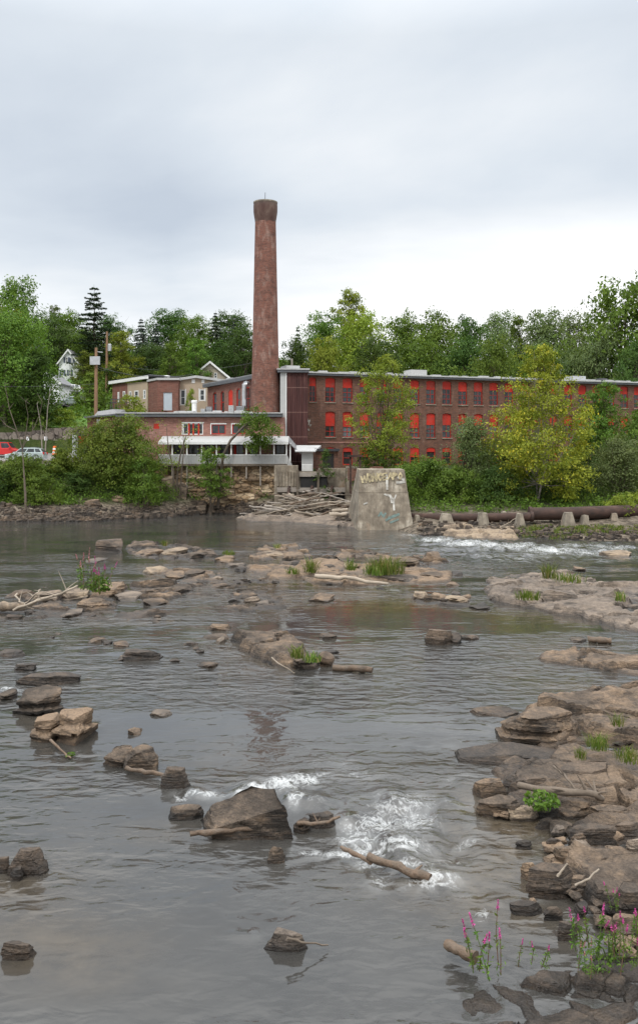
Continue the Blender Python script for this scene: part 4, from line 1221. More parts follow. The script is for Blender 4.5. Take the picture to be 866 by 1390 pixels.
log('driftwood_stump', [wz(443, 903, .0), wz(444, 888, .35)], .2, .22, 'drift_dark', 'dark stump standing in the water beside the floating dark log', cat='stump', seed=8)
log('driftwood_log', [wz(798, 868, .1), wz(829, 870, .1)], .12, .1, 'drift_dark', 'dark floating log in the pool below the right island', seed=9)
log('driftwood_branch', [wz(258, 1132, .12), wz(300, 1128, .14), wz(346, 1125, .16)], .05, .04, 'drift_dark', 'straight wet branch in front of the big triangular boulder', cat='branch', seed=10)
log('driftwood_log', [wz(500, 1163, .13), wz(540, 1177, .12), wz(584, 1192, .08)], .062, .07, 'drift_dark', 'brown log lying in the white water at centre', seed=11, twigs=1)
log('driftwood_branch', [wz(463, 1150, .12), wz(485, 1160, .10), wz(504, 1171, .06)], .03, .045, 'drift_dark', 'thin bent branch at the upper end of the white water log', cat='branch', seed=12)
log('driftwood_branch', [wz(173, 1043, .10), wz(200, 1048, .12), wz(226, 1053, .12)], .045, .04, 'drift_dark', 'wedged branch along the foot of the smooth tan boulders', cat='branch', seed=13)
log('driftwood_branch', [wz(70, 1005, .2), wz(88, 1022, .08), wz(96, 1030, .02)], .028, .018, 'drift_dark', 'stick slanting off the lower left boulder into the water', cat='branch', seed=14)
log('driftwood_log', [wz(604, 1281, .16), wz(644, 1301, .16)], .07, .075, 'drift_dark', 'barked brown log end at the bottom of the photo', seed=15)
log('driftwood_branch', [wz(704, 1068, .35), wz(745, 1074, .45), wz(800, 1076, .42), wz(818, 1084, .3)], .07, .045, 'bark', 'grey dead branch lying across the near right bank slabs', cat='branch', seed=17, twigs=5)
log('driftwood_branch', [wz(752, 1040, .5), wz(770, 1058, .55), wz(790, 1078, .4)], .025, .012, 'bark', 'thin dark twig crossing the grey dead branch', cat='branch', seed=18, twigs=3)
log('driftwood_branch', [wz(780, 1202, .3), wz(800, 1192, .42), wz(812, 1180, .5)], .02, .012, 'drift', 'pale broken stick on the stone jumble', cat='branch', seed=19)
log('driftwood_branch', [wz(756, 1190, .42), wz(770, 1172, .6)], .018, .012, 'drift', 'short pale stick behind the black wet block', cat='branch', seed=20)
log('driftwood_branch', [wz(405, 1118, .14), wz(440, 1117, .2), wz(462, 1108, .3)], .04, .02, 'drift_dark', 'dark snagged branch right of the big triangular boulder', cat='branch', seed=21, twigs=2)
log('driftwood_branch', [wz(388, 1272, .28), wz(408, 1279, .2), wz(446, 1284, .05)], .02, .008, 'bark', 'thin twig on the grey wedge rock', cat='branch', seed=22)
log('driftwood_branch', [wz(368, 893, .5), wz(386, 905, .3), wz(400, 914, .1)], .025, .012, 'drift', 'thin stick on the front of the central slab', cat='branch', seed=23)

# the tangle of driftwood under the mill wall
rr = random.Random(44)
for k in range(95):
    px_ = rr.triangular(322, 498, 420)
    tz = max(0, 1 - abs(px_ - 425) / 95)
    Y = rr.uniform(91.5, 96.5) - max(0, (px_ - 420)) * .07
    z = h1(PX(px_, Y), Y) + rr.uniform(.1, .35 + 1.7 * tz)
    L = rr.uniform(1.6, 5.2) * (.6 if px_ > 470 else 1)
    a = rr.gauss(0, .35) + (math.pi if rr.random() < .5 else 0)
    up = rr.gauss(.02, .16)
    x = PX(px_, Y)
    dv = Vector((math.cos(a) * L, math.sin(a) * L * .6, up * L))
    c = Vector((x, Y, z))
    r0 = rr.choice([.05, .06, .07, .09, .11, .16])
    log('driftwood_branch', [c - dv * .5, c + Vector((0, 0, rr.uniform(-.1, .1) * L * .3)), c + dv * .5], r0, r0 * .5, rr.choice(['drift', 'drift', 'bark_pale', 'drift_dark', 'old_wood']),
        'weathered branch tangled in the driftwood pile under the mill wall', 'driftwood pile under the mill wall', 'branch', 6, seed=200 + k, twigs=1 if rr.random() < .3 else 0)
Y = 93
log('driftwood_branch', [P(425, 684, Y), P(436, 676, Y), P(444, 672, Y)], .09, .06, 'drift', 'pale branch sticking up out of the top of the driftwood pile', cat='branch', seed=401)
log('driftwood_log', [P(450, 694, 88), P(472, 692, 88)], .2, .18, 'drift', 'upper thick pale log at the right end of the driftwood pile', seed=402)
log('driftwood_log', [P(447, 699, 87.5), P(476, 698, 87.5)], .22, .17, 'drift', 'lower thick pale log at the right end of the driftwood pile', seed=403)
for k, (a, b_, c, d_, Y, r, lb) in enumerate([
        (20, 688, 36, 705, 91, .13, 'bleached log leaning at the foot of the bare trunk on the far left bank'),
        (40, 690, 68, 697, 91.5, .1, 'bleached log lying behind the bare trunk on the far left bank'),
        (56, 694, 104, 706, 90.5, .1, 'long bleached branch slanting to the water on the far left bank'),
        (62, 698, 98, 701, 90.2, .08, 'thin bleached branch beside the long slanting one on the far left bank'),
        (250, 573 + 124, 262, 690, 101, .1, 'grey stick by the pale blocks on the far bank'),
        (563, 700, 579, 690, 84, .12, 'pale broken branch jutting out beside the concrete abutment'),
        (678, 716, 700, 703, 73.2, .05, 'thin pale stick leaning against the pipe')]):
    log('driftwood_log' if r > .09 else 'driftwood_branch', [P(a, b_, Y), P((a + c) / 2, (b_ + d_) / 2 + 1, Y), P(c, d_, Y)], r, r * .6, 'drift', lb, cat='log' if r > .09 else 'branch', seed=300 + k, twigs=2)


# ------------------------------------------------------------------ low plants
def blades(n, r, hgt, wid, seed, lean=.35):
    rg = np.random.default_rng(seed)
    v, q, tint = [], [], []
    for k in range(n):
        a, rad = rg.uniform(0, 6.28), r * math.sqrt(rg.uniform(0, 1))
        b0 = np.array([math.cos(a) * rad, math.sin(a) * rad, 0])
        ln = rg.normal(0, lean, 2) + b0[:2] / max(r, .01) * lean * .6
        h_ = hgt * rg.uniform(.45, 1.0)
        mid = b0 + np.array([ln[0] * h_ * .35, ln[1] * h_ * .35, h_ * .6])
        tip = b0 + np.array([ln[0] * h_, ln[1] * h_, h_ * (1 - .25 * np.hypot(*ln))])
        s = np.array([math.cos(a + 1.3), math.sin(a + 1.3), 0]) * wid * .5
        i = len(v)
        v += [b0 - s, b0 + s, mid + s * .8, mid - s * .8, tip + s * .1, tip - s * .1]
        q += [[i, i + 1, i + 2, i + 3], [i + 3, i + 2, i + 4, i + 5]]
        tv = rg.uniform()
        tint += [tv, tv]
    return np.array(v), np.array(q), tint


def tuft(px_, py_, z, n, r, hgt, label, m='grass_leaf', wid=.03, seed=0, name='grass_tuft', cat='grass tuft', lean=.35):
    v, q, tn = blades(n, r, hgt, wid, seed, lean)
    o = link(name, np_mesh(name, v, q, tint=tn), M[m])
    o.location = W(px_, py_, z)
    return tag(o, label, cat)


for i, a in enumerate([
        (524, 778, .3, 420, .95, 1.05, 'tall bright green grass tuft on the middle rock ridge'),
        (508, 780, .3, 160, .6, .65, 'shorter grass clump joined to the left of the tall tuft'),
        (422, 777, .2, 90, .4, 1.0, 'sparse grass clump left of the tall tuft on the ridge'),
        (398, 779, .2, 70, .35, .45, 'small bright grass clump at the left end of the ridge'),
        (476, 774, .3, 50, .3, .8, 'thin grass blades between the two clumps on the ridge'),
        (716, 813, .4, 160, .55, .45, 'bright grass clump at the left of the right island'),
        (744, 785, .4, 90, .35, 1.0, 'upright reddish green weed at the back of the right island'),
        (772, 789, .4, 130, .8, .5, 'spreading yellow green clump right of the upright weed on the island'),
        (841, 816, .4, 60, .25, .5, 'small green clump near the right edge on the island'),
        (310, 753, .4, 80, .4, .35, 'mossy grass on the rock left of the far middle shelf'),
        (224, 741, .4, 50, .25, .5, 'small weed on top of the pale far ledge rock'),
        (376, 744, .4, 50, .25, .4, 'small weed on the far middle shelf'),
        (404, 893, .5, 60, .2, .45, 'grass sprig on the right end of the central slab'),
        (424, 897, .4, 70, .3, .3, 'yellow green weed on the broken rock by the central slab'),
        (811, 1016, .4, 170, .22, .36, 'bright grass clump right of the largest boulder on the right bank'),
        (788, 1030, .4, 60, .12, .25, 'small grass clump left of the bright one by the largest boulder'),
        (853, 1032, .4, 160, .3, .3, 'yellow green grass at the right edge of the bank'),
        (838, 985, .4, 60, .15, .35, 'thin grass blades on the pale bedrock near the right edge')]):
    tuft(*a[:6], a[6], seed=800 + i, wid=.035 if a[1] < 950 else .014)


def leaf_quads(c, size, rg, up=.4, aspect=.5, out=None):
    n = len(c)
    nr = rg.normal(0, .8, (n, 3)) + np.array([0, 0, up])
    if out is not None:
        nr += out
    nr /= np.linalg.norm(nr, axis=1, keepdims=True)
    a = rg.normal(0, 1, (n, 3))
    u_ = np.cross(nr, a)
    u_ /= np.linalg.norm(u_, axis=1, keepdims=True) + 1e-9
    w_ = np.cross(nr, u_)
    s = (size * rg.uniform(.6, 1.3, n))[:, None]
    L, Wd = u_ * s * .5, w_ * s * .5 * aspect
    fold = nr * s * .08
    v = np.stack([c - L, c + Wd + fold, c + L, c - Wd + fold], 1).reshape(-1, 3)
    q = np.arange(n * 4).reshape(n, 4)
    return v, q


def loosestrife(px_, py_, z, n, hgt, r, label, seed, m='magenta', leafy=40, group=None):
    rr = random.Random(seed)
    rg_ = np.random.default_rng(seed)
    root = empty('flowering_plant', W(px_, py_, z), 0, label, 'flowering plant', group)
    for k in range(n):
        a, rad = rr.uniform(0, 6.28), r * math.sqrt(rr.random())
        b0 = Vector((math.cos(a) * rad, math.sin(a) * rad, -.02))
        h_ = hgt * rr.uniform(.6, 1.05)
        ln = Vector((rr.gauss(0, .14) + b0.x * .25, rr.gauss(0, .14) + b0.y * .25, 1)).normalized()
        p1 = b0 + ln * h_ * .5 + Vector((rr.gauss(0, .02), rr.gauss(0, .02), 0)) * hgt
        p2 = b0 + ln * h_ + Vector((rr.gauss(0, .03), rr.gauss(0, .03), 0)) * hgt
        st = MB().tube([b0, p1, p2], [.007 * hgt + .002, .006 * hgt + .001, .003], 5).build('stem', M['stem_red' if rr.random() < .5 else 'stem_green'], root)
        nl = leafy
        tt = rg_.uniform(.05, .8, nl)
        pts = np.array([b0 + (p1 - b0) * min(q * 2, 1) + (p2 - p1) * max(0, q * 2 - 1) for q in tt]) + rg_.normal(0, .03 * hgt, (nl, 3))
        v, q = leaf_quads(pts, np.full(nl, .10 * hgt), rg_, .5, .28)
        link('leaves', np_mesh('leaves', v, q, tint=rg_.uniform(0, 1, nl)), M['weed_leaf'], st)
        d0 = p1.lerp(p2, rr.uniform(.45, .75))
        nf = 44
        ft = rg_.uniform(0, 1, nf)
        fp = np.array([d0.lerp(p2, q) for q in ft]) + rg_.normal(0, .009 * hgt, (nf, 3)) * (1.15 - ft[:, None])
        v, q = leaf_quads(fp, np.full(nf, .022 * hgt + .006), rg_, .3, .8)
        link('flower_spike', np_mesh('flower_spike', v, q), M[m], root)


loosestrife(664, 1318, .1, 7, .80, .22, 'tall loose purple flowering plant standing in the water at bottom right', 1, leafy=18)
loosestrife(716, 1312, .1, 4, .48, .20, 'short purple flowering plant right of the tall loose one', 2, leafy=26)
loosestrife(802, 1292, .2, 5, .70, .2, 'feathery plant with few flowers left of the dense purple ones', 3, leafy=40)
loosestrife(836, 1306, .25, 8, .58, .26, 'dense purple flowering plant at the bottom right corner', 4, leafy=22)
loosestrife(862, 1284, .3, 5, .60, .2, 'purple flowering plant against the right edge', 5, leafy=30)
loosestrife(832, 1232, .35, 4, .40, .08, 'few purple stems beside the dark tan topped block', 6, leafy=16)
loosestrife(790, 1322, .2, 5, .42, .2, 'pink faded flowers over bright leaves at bottom right', 7, 'pink', 22)
loosestrife(136, 803, .5, 9, 1.6, .5, 'plant with one bright pink bloom on the rock mound at left', 8, leafy=22)
loosestrife(118, 800, .5, 7, 1.9, .45, 'paler pink flower stems left of the bright bloom on the rock mound', 9, 'pink', 14)


def weed(px_, py_, z, n, r, hgt, size, label, m='weed_leaf', seed=0, Y=None):
    rg_ = np.random.default_rng(seed)
    c = rg_.normal(0, 1, (n, 3))
    c /= np.linalg.norm(c, axis=1, keepdims=True)
    c *= rg_.uniform(.3, 1, (n, 1)) ** .5
    c = c * np.array([r, r, hgt * .5]) + np.array([0, 0, hgt * .5])
    v, q = leaf_quads(c, np.full(n, size), rg_, .7, .55)
    root = empty('leafy_weed', W(px_, py_, z), 0, label, 'weed')
    link('leaves', np_mesh('leaves', v, q, tint=rg_.uniform(0, 1, n)), M[m], root)
    st = MB()
    for k in range(9):
        e = c[rg_.integers(n)]
        st.tube([(0, 0, -.03), (e[0] * .4, e[1] * .4, e[2] * .6), tuple(e)], [.012, .009, .004], 5)
    st.build('stems', M['stem_green'], root)
    return root


weed(735, 1098, .28, 240, .30, .30, .10, 'green leafy weed growing between the slabs of the right bank', seed=1)
weed(812, 1316, .12, 90, .28, .2, .05, 'bright low leafy weed under the faded pink flowers', seed=2)
weed(826, 1306, .15, 150, .3, .36, .045, 'dark fine leaved weed among the purple flowers', 'leaf_mid', seed=3)
weed(96, 1027, .02, 40, .10, .1, .06, 'small green weed at the tip of the slanting stick', seed=4)
weed(136, 806, .35, 150, .5, .8, .2, 'green leaves below the bright pink bloom', seed=5)
# ------------------------------------------------------------------ buildings (each in its own frame: x along the front, -y towards the river, z up)
ZR = Vector((0, 0, 1))


def walls_block(name, m, root, x0, x1, y0, y1, z0, z1, front=(), left=(), right=(), reveal=.22, arch=0.0):
    mb = MB()
    mb.wall((x0, y0), (1, 0), (0, -1), x1 - x0, z0, z1, [(q[0] - x0, q[1] - x0, q[2], q[3]) for q in front], reveal, arch)
    mb.wall((x0, y1), (0, -1), (-1, 0), y1 - y0, z0, z1, left, reveal)
    mb.wall((x1, y0), (0, 1), (1, 0), y1 - y0, z0, z1, right, reveal)
    mb.wall((x1, y1), (-1, 0), (0, 1), x1 - x0, z0, z1)
    return mb.build(name, m, root)


def window(root, x0, x1, y, z0, z1, frame='white_paint', fr=.09, pane='glass', depth=.13, muntins=(1, 1), panel=0.0, panel_m='red_paint', sill=None, bars=None):
    """a window standing in an opening of a wall that faces -y; frame in front, glass behind; panel = share of the height boarded over from the top"""
    f = MB()
    f.box(x0 + .004, x0 + fr, y + depth - .06, y + depth, z0 + .004, z1 - .004)
    f.box(x1 - fr, x1 - .004, y + depth - .06, y + depth, z0 + .004, z1 - .004)
    f.box(x0 + fr, x1 - fr, y + depth - .06, y + depth, z1 - fr, z1 - .004)
    f.box(x0 + fr, x1 - fr, y + depth - .06, y + depth, z0 + .004, z0 + fr)
    zt = z1 - fr - (z1 - z0) * panel
    for k in range(1, muntins[0] + 1):
        xx = x0 + (x1 - x0) * k / (muntins[0] + 1)
        f.box(xx - .025, xx + .025, y + depth - .045, y + depth - .005, z0 + fr, zt)
    for k in range(1, muntins[1] + 1):
        zz = z0 + fr + (zt - z0 - fr) * k / (muntins[1] + 1)
        f.box(x0 + fr, x1 - fr, y + depth - .040, y + depth - .008, zz - .03, zz + .03)
    w = f.build('window', M[frame], root)
    g = MB()
    g.face([(x0 + .01, y + depth + .006, z0 + .01), (x1 - .01, y + depth + .006, z0 + .01), (x1 - .01, y + depth + .006, z1 - .01), (x0 + .01, y + depth + .006, z1 - .01)])
    g.build('pane', M[pane], w)
    if panel:
        q = MB()
        q.box(x0 + .02, x1 - .02, y + depth - .085, y + depth - .062, zt, z1 - .006)
        q.build('panel', M[panel_m], w)
    if sill:
        q = MB()
        q.box(x0 - .08, x1 + .08, y - .09, y + .12, z0 - .13, z0 - .003)
        q.build('sill', M[sill], w)
    if bars:
        q = MB()
        for k in range(1, 5):
            xx = x0 + (x1 - x0) * k / 5
            q.box(xx - .018, xx + .018, y + depth - .16, y + depth - .13, z0 + .02, zt)
        q.build('bars', M[bars], w)
    return w


# the long brick mill
th = math.atan2(.3338, .9426)
c_ = 108 / 105
mx0 = (-2.4 * c_ - .9426 * 2.16, 108 - .3338 * 2.16)      # its front left corner
mill = empty('brick_mill', (mx0[0], mx0[1], 0), th, 'long dark brick mill with red boarded windows along the river', 'mill')
rm = random.Random(3)
sp = 2.118 * c_
cols_ = [1.80 * c_ + 2.16 + sp * k for k in range(0, 27)]
op = []
for i, s in enumerate(cols_):
    w2 = .60 * c_ if i else .42
    op.append((s - w2, s + w2, 12.55, 15.42))
    if i >= 1:
        op.append((s - w2, s + w2, 8.45, 11.45))
        op.append((s - w2, s + w2, 5.15, 7.25))
LM = 62.0
walls_block('wall', M['mill_brick'], mill, 0, LM, 0, 17, 1.0, 15.62, op, reveal=.34, arch=.14)
nwin = 0
for (a, b_, z0, z1) in op:
    i = round((a - cols_[0]) / sp)
    if z0 > 12:
        window(mill, a, b_, 0, z0, z1, 'red_paint', .08, 'glass', .22, (1, 2), .36 + rm.uniform(-.05, .05), sill='concrete_pale', bars='metal_dark')
    elif z0 > 8:
        hs = i in (1, 2, 3, 6, 8, 9, 11, 13)
        window(mill, a, b_, 0, z0, z1, 'red_paint', .08, 'glass', .22, (1, 1) if hs else (1, 2), .56 + rm.uniform(-.05, .05) if i in (1, 2, 3, 4, 5, 6) else .42 + rm.uniform(-.08, .1), sill='concrete_pale', bars='metal_dark' if not hs else None)
    elif i < 20:
        window(mill, a, b_, 0, z0, z1, 'red_paint', .12, 'shade_black', .15, (0, 1), .2 if i % 3 else .5, sill=None)
mb = MB()
mb.box(-.35, LM + .3, -.42, 17.4, 15.623, 15.86)
mb.build('roof_edge', M['fascia'], mill)
mb = MB().box(-.40, LM + .34, -.50, 17.5, 15.863, 16.02)
mb.build('roof', M['roof_white'], mill)
q = MB()
s = 0.3
while s < LM - 1:
    L = rm.uniform(.25, 1.6)
    q.box(s, s + L, rm.uniform(-.2, .3), rm.uniform(.5, 1.2), 16.023, 16.023 + rm.uniform(.05, .22))
    s += L + rm.uniform(.1, .8)
q.build('parapet_debris', M['roof_white'], mill)
MB().box(13.4 * c_ + 4.2, 13.4 * c_ + 6.4, 3, 5.2, 16.023, 17.0).build('air_unit', M['grey_white'], mill)
MB().box(.9, 2.6, .5, 2.6, 16.023, 16.75).build('roof_hatch', M['roof_white'], mill)
MB().box(41, 43, 2, 4, 16.023, 16.8).build('air_unit', M['metal'], mill)
MB().box(45.4, 46.4, 2, 4, 16.023, 16.6).build('air_unit', M['metal_dark'], mill)
# graffiti scribble on the mill wall beside the sheet metal bay
q = MB()
for k in range(15):
    x, z = 2.72 + .15 + rm.uniform(0, .75), rm.uniform(8.6, 10.9)
    pts = [Vector((x + rm.uniform(-.3, .3), -.006, z + rm.uniform(-.32, .32))) for _ in range(4)]
    for a, b_ in zip(pts, pts[1:]):
        dd = (b_ - a).normalized()
        pr = Vector((-dd.z, 0, dd.x)) * .055
        off = -.0006 * k
        q.face([a - pr + Vector((0, off, 0)), b_ - pr + Vector((0, off, 0)), b_ + pr + Vector((0, off, 0)), a + pr + Vector((0, off, 0))])
q.build('graffiti', M['white_spray'], mill)
MB().box(2.58, 13, -.05, -.002, 7.72, 7.9).build('stone_band', M['pink_brick'], mill)

# rusty corrugated stair bay with its grey side
bay = empty('sheet_metal_bay', (PX(381, 104.6), 104.6, 0), R(4), 'rust red corrugated sheet metal bay beside the tall chimney', 'bay')
w_ = 37 / F * 104.6
mb = MB()
n = 40
x0b = .62
for k in range(n):
    xa, xb = x0b + (w_ - x0b) * k / n, x0b + (w_ - x0b) * (k + 1) / n
    ya, yb = .02 * math.sin(k * 1.57), .02 * math.sin((k + 1) * 1.57)
    mb.face([(xa, ya, 3), (xb, yb, 3), (xb, yb, 15.6), (xa, ya, 15.6)], True)
mb.face([(w_, 0, 3), (w_, 3.0, 3), (w_, 3.0, 15.6), (w_, 0, 15.6)])
mb.build('wall', M['rust_sheet'], bay)
mb = MB().box(-.02, x0b - .003, -.03, 3, 3, 15.61)
mb.build('side_panel', M['grey_white'], bay)
MB().box(-.35, w_ + .12, -.32, 3.2, 15.613, 15.9).build('roof_edge', M['fascia'], bay)
MB().box(-.42, w_ + .2, -.40, 3.3, 15.903, 16.05).build('roof', M['roof_white'], bay)
MB().box(x0b - .05, x0b + .05, -.08, -.035, 3, 15.6).build('corner_trim', M['white_paint'], bay)

# tall chimney
YC = 105.2
st_ = empty('brick_chimney', (PX(360.5, YC + 1), YC + 1, 0), 0, 'tall tapering round brick chimney with a darker flared cap', 'chimney')
k_ = (YC + 1) / F
ztop = PZ(275, YC + 1)
zc = PZ(301, YC + 1)
zb = PZ(566, YC + 1)
mb = MB()
prof = [(20.4 * k_, zb - .4)] + [((19.6 - (19.6 - 14.1) * q / 24) * k_, zb + (zc - zb) * q / 24) for q in range(25)]
mb.lathe(prof, 40)
mb.build('shaft', M['stack_brick'], st_)
m, t, b = new_mat('sooty_brick_cap')
v = t.coord()
c = t.ramp(t.noise(t.mapping(v, (1.5, 1.5, .6)), 1.0, 7, .7), (.3, (0.035, .028, .025)), (.52, (.12, .095, .08)), (.72, (.30, .25, .20)))
z = t.sep(v)[2]
c = t.mix(t.math('MULTIPLY', t.math('SUBTRACT', t.math('ADD', z, t.noise(v, 1.5)), zc + 2.0), 1.0, clamp=True), t.mix(.5, c, (.10, .036, .026)), c)
t.l.new(c, b.inputs['Base Color'])
t.set(b, Roughness=.95)
t.l.new(t.bump(t.noise(v, 9, 5, .7), .6, .05), b.inputs['Normal'])
M['cap'] = m
mb = MB()
mb.lathe([(14.15 * k_, zc - .1), (14.5 * k_, zc + .15), (15.6 * k_, zc + .7), (16.2 * k_, zc + 1.1), (16.3 * k_, ztop - .45), (16.1 * k_, ztop - .3), (16.1 * k_, ztop), (13.2 * k_, ztop + .02), (13.0 * k_, ztop - 1.5)], 40)
mb.build('cap', M['cap'], st_)
MB().lathe([(16.35 * k_, ztop - .12), (16.4 * k_, ztop + .03), (13.3 * k_, ztop + .06)], 40, caps=False).build('rim', M['concrete_pale'], st_)
MB().tube([(0, -.9, ztop - .2), (.02, -.9, ztop + .9)], [.04, .03], 6).build('lightning_rod', M['metal_dark'], st_)
# square base that widens downwards
mb = MB()
B = 21.5 * k_
mb.hexa([(-B * 1.22, -B * .9, 2), (B * 1.28, -B * .9, 2), (B * 1.28, B, 2), (-B * 1.22, B, 2)], [(-B * 1.22, -B * .9, zb - .9), (B * 1.28, -B * .9, zb - .9), (B * 1.28, B, zb - .9), (-B * 1.22, B, zb - .9)])
mb.hexa([(-B * 1.22, -B * .9, zb - .897), (B * 1.28, -B * .9, zb - .897), (B * 1.28, B, zb - .897), (-B * 1.22, B, zb - .897)], [(-B * .9, -B * .72, zb + .25), (B * .9, -B * .72, zb + .25), (B * .9, B * .8, zb + .25), (-B * .9, B * .8, zb + .25)])
mb.build('base', M['mill_brick'], st_)
q = MB()
for k in range(12):
    x, z = rm.uniform(.7, 1.9), rm.uniform(zb - 3.3, zb - 1.3)
    a = Vector((x, -B * .9 - .006 - .0006 * k, z))
    b_ = a + Vector((rm.uniform(-.5, .5), 0, rm.uniform(-.5, .5)))
    dd = (b_ - a).normalized()
    pr = Vector((-dd.z, 0, dd.x)) * .04
    q.face([a - pr, b_ - pr, b_ + pr, a + pr])
q.build('graffiti', M['white_spray'], st_)

# wing with tall arched red windows behind the chimney
pa, pb = Vector((PX(282, 121), 121)), Vector((PX(345, 107.5), 107.5))
dv = pb - pa
wing = empty('brick_wing', (pa.x, pa.y, 0), math.atan2(dv.y, dv.x), 'brick wing with five tall arched red windows left of the chimney', 'wing')
Lw = dv.length + 1.5
hz = 15.1
pxs = [(289.0, 294.2), (299.5, 304.5), (310.2, 316), (321, 326.5), (332.6, 339.4)]


def on_line(px_):
    kx = (px_ - CX) / F
    return (kx * pa.y - pa.x) / (dv.x - kx * dv.y) * dv.length


op = [(on_line(a), on_line(b_), 10.3, 14.35) for a, b_ in pxs]
walls_block('wall', M['red_brick'], wing, 0, Lw, 0, 9, 6, hz, op, arch=.3)
for i, o_ in enumerate(op):
    window(wing, o_[0], o_[1], 0, o_[2], o_[3], 'red_paint', .16, 'glass', .14, (1 if i == 4 else 0, 2), .98 if i == 2 else .0)
mb = MB()
mb.box(-.5, Lw + .3, -.5, 9.3, hz + .003, hz + .38)
mb.build('roof_edge', M['fascia'], wing)
MB().box(-.5, Lw + .3, -.5, 9.3, hz + .383, hz + .5).build('roof', M['roof_grey'], wing)

# low brick building with the veranda
YF = 104.0
lowb = empty('brick_restaurant', (PX(166, YF), YF, 0), 0, 'low faded brick building with a white veranda above the river wall', 'building')
X = lambda px_: PX(px_, YF) - PX(166, YF)
Zf = lambda py_: PZ(py_, YF)
win = [(248.5, 276, 574.5, 590), (287.2, 306.6, 576, 589.5), (315.3, 333, 576, 589), (209, 216.5, 575, 582), (184, 190, 576, 583)]
op = [(X(a), X(b_), Zf(d_), Zf(c)) for a, b_, c, d_ in win]
op += [(X(a), X(b_), 5.45, 7.5) for a, b_ in ((256, 271), (278, 291), (298, 311), (318, 331), (338, 351), (374, 387), (236, 250))]
LX = X(382)
walls_block('wall', M['pink_brick'], lowb, 0, LX, 0, 11, 1.2, Zf(566.5), op)
for i, o_ in enumerate(op[:5]):
    window(lowb, o_[0], o_[1], 0, o_[2], o_[3], 'red_paint' if i else 'white_paint', .10, 'glass' if i < 3 else 'shade_black', .10, (3 if i == 0 else 1, 0), 0 if i < 3 else .99, sill=None)
q = MB()
a, b_, c, d_ = op[0]
for f_ in (.30, .52, .78):
    q.box(a + (b_ - a) * f_ - .09, a + (b_ - a) * f_ + .09, -.02, .03, c, d_)
q.build('red_mullion', M['red_paint'], lowb)
q = MB()
for a, b_, c, d_ in op[:3]:
    q.box(a - .1, b_ + .1, -.06, -.003, d_ + .003, d_ + .13)
    q.box(a - .1, a - .003, -.06, -.003, c, d_)
q.build('window_trim', M['white_paint'], lowb)
for i, o_ in enumerate(op[5:]):
    w = window(lowb, o_[0], o_[1], 0, o_[2], o_[3], 'old_wood', .10, 'glass', .15, (1, 1), 0)
MB().box(X(318), X(321), -.08, -.004, 5.45, 7.5).build('red_post', M['red_paint'], lowb)
MB().box(X(284), X(291), -.09, -.004, 5.45, 6.7).build('red_board', M['red_paint'], lowb)
mb = MB()
mb.box(-.6, LX + .1, -.55, 11.5, Zf(566), Zf(561.6))
mb.build('roof_edge', M['fascia'], lowb)
MB().box(-.7, LX + .15, -.65, 11.6, Zf(561.6) + .003, Zf(560.2)).build('roof', M['roof_white'], lowb)
q = MB()
for k in range(26):
    x = rm.uniform(X(230), X(355))
    q.box(x, x + rm.uniform(.2, 1.2), rm.uniform(.2, 1.5), rm.uniform(1.6, 2.5), Zf(560.2) + .003, Zf(560.2) + rm.uniform(.06, .3))
q.build('roof_clutter', M['roof_white'], lowb)
MB().lathe([(.28, Zf(560)), (.28, Zf(545)), (.36, Zf(545)), (.36, Zf(542)), (.3, Zf(541.6))], 12, (X(260), 2.5)).build('vent_pipe', M['white_paint'], lowb)
MB().tube([(X(328.5), 3.2, Zf(560)), (X(328.5), 3.2, Zf(530)), (X(328.5), 3.2, Zf(519)), (X(330), 3.2, Zf(517)), (X(333), 4.0, Zf(517))], .26, 10).build('duct', M['metal'], lowb)
MB().box(X(326), X(331), 2.8, 3.6, Zf(549), Zf(540)).build('duct_box', M['metal'], lowb)
for (a, b_, y0, t0, mm) in ((275, 284, 3, 550, 'metal_dark'), (319, 331, 1.2, 550.5, 'metal_dark'), (308, 315, 2, 549, 'grey_white'), (268, 274, 3, 553, 'grey_white')):
    u_ = MB().box(X(a), X(b_), y0, y0 + 1.1, Zf(560.2) + .003, Zf(t0)).build('air_unit', M[mm], lowb)
    g = MB()
    for k in range(5):
        zz = Zf(559) + (Zf(t0) - Zf(559)) * (k + .5) / 5
        g.box(X(a) + .05, X(b_) - .05, y0 - .03, y0 - .003, zz - .03, zz + .03)
    g.build('grille', M['metal'], u_)
# veranda
YE = 101.5
yv = YE - YF
q = MB()
xl, xr = X(221), PX(389, YE) - PX(166, YF)
zw, ze = Zf(592), PZ(600, YE)
q.hexa([(xl, yv - .25, ze - .10), (xr + .2, yv - .25, ze - .10), (xr + .2, -.004, zw - .10), (xl, -.004, zw - .10)], [(xl, yv - .25, ze), (xr + .2, yv - .25, ze), (xr + .2, -.004, zw), (xl, -.004, zw)])
vr = q.build('veranda_roof', M['grey_white'], lowb)
MB().box(xl, xr + .2, yv - .30, yv - .253, ze - .26, ze + .02).build('gutter', M['white_paint'], vr)
xe = PX(409, YE) - PX(166, YF)
q = MB()
q.hexa([(xr + .2, yv - .25, ze - .10), (xe, yv - .25, ze - 1.35), (xe, -.3, ze - 1.2), (xr + .2, -.004, zw - .12)], [(xr + .2, yv - .25, ze), (xe, yv - .25, ze - 1.2), (xe, -.3, ze - 1.05), (xr + .2, -.004, zw - .02)])
q.build('stair_roof', M['roof_grey'], lowb)
zf_, zr_ = PZ(629.5, YE), PZ(617.3, YE)
fl = MB().box(xl, xr + .1, yv - .05, -.004, zf_ - .25, zf_ - .02).build('veranda_floor', M['old_wood'], lowb)
r_ = MB()
n = 110
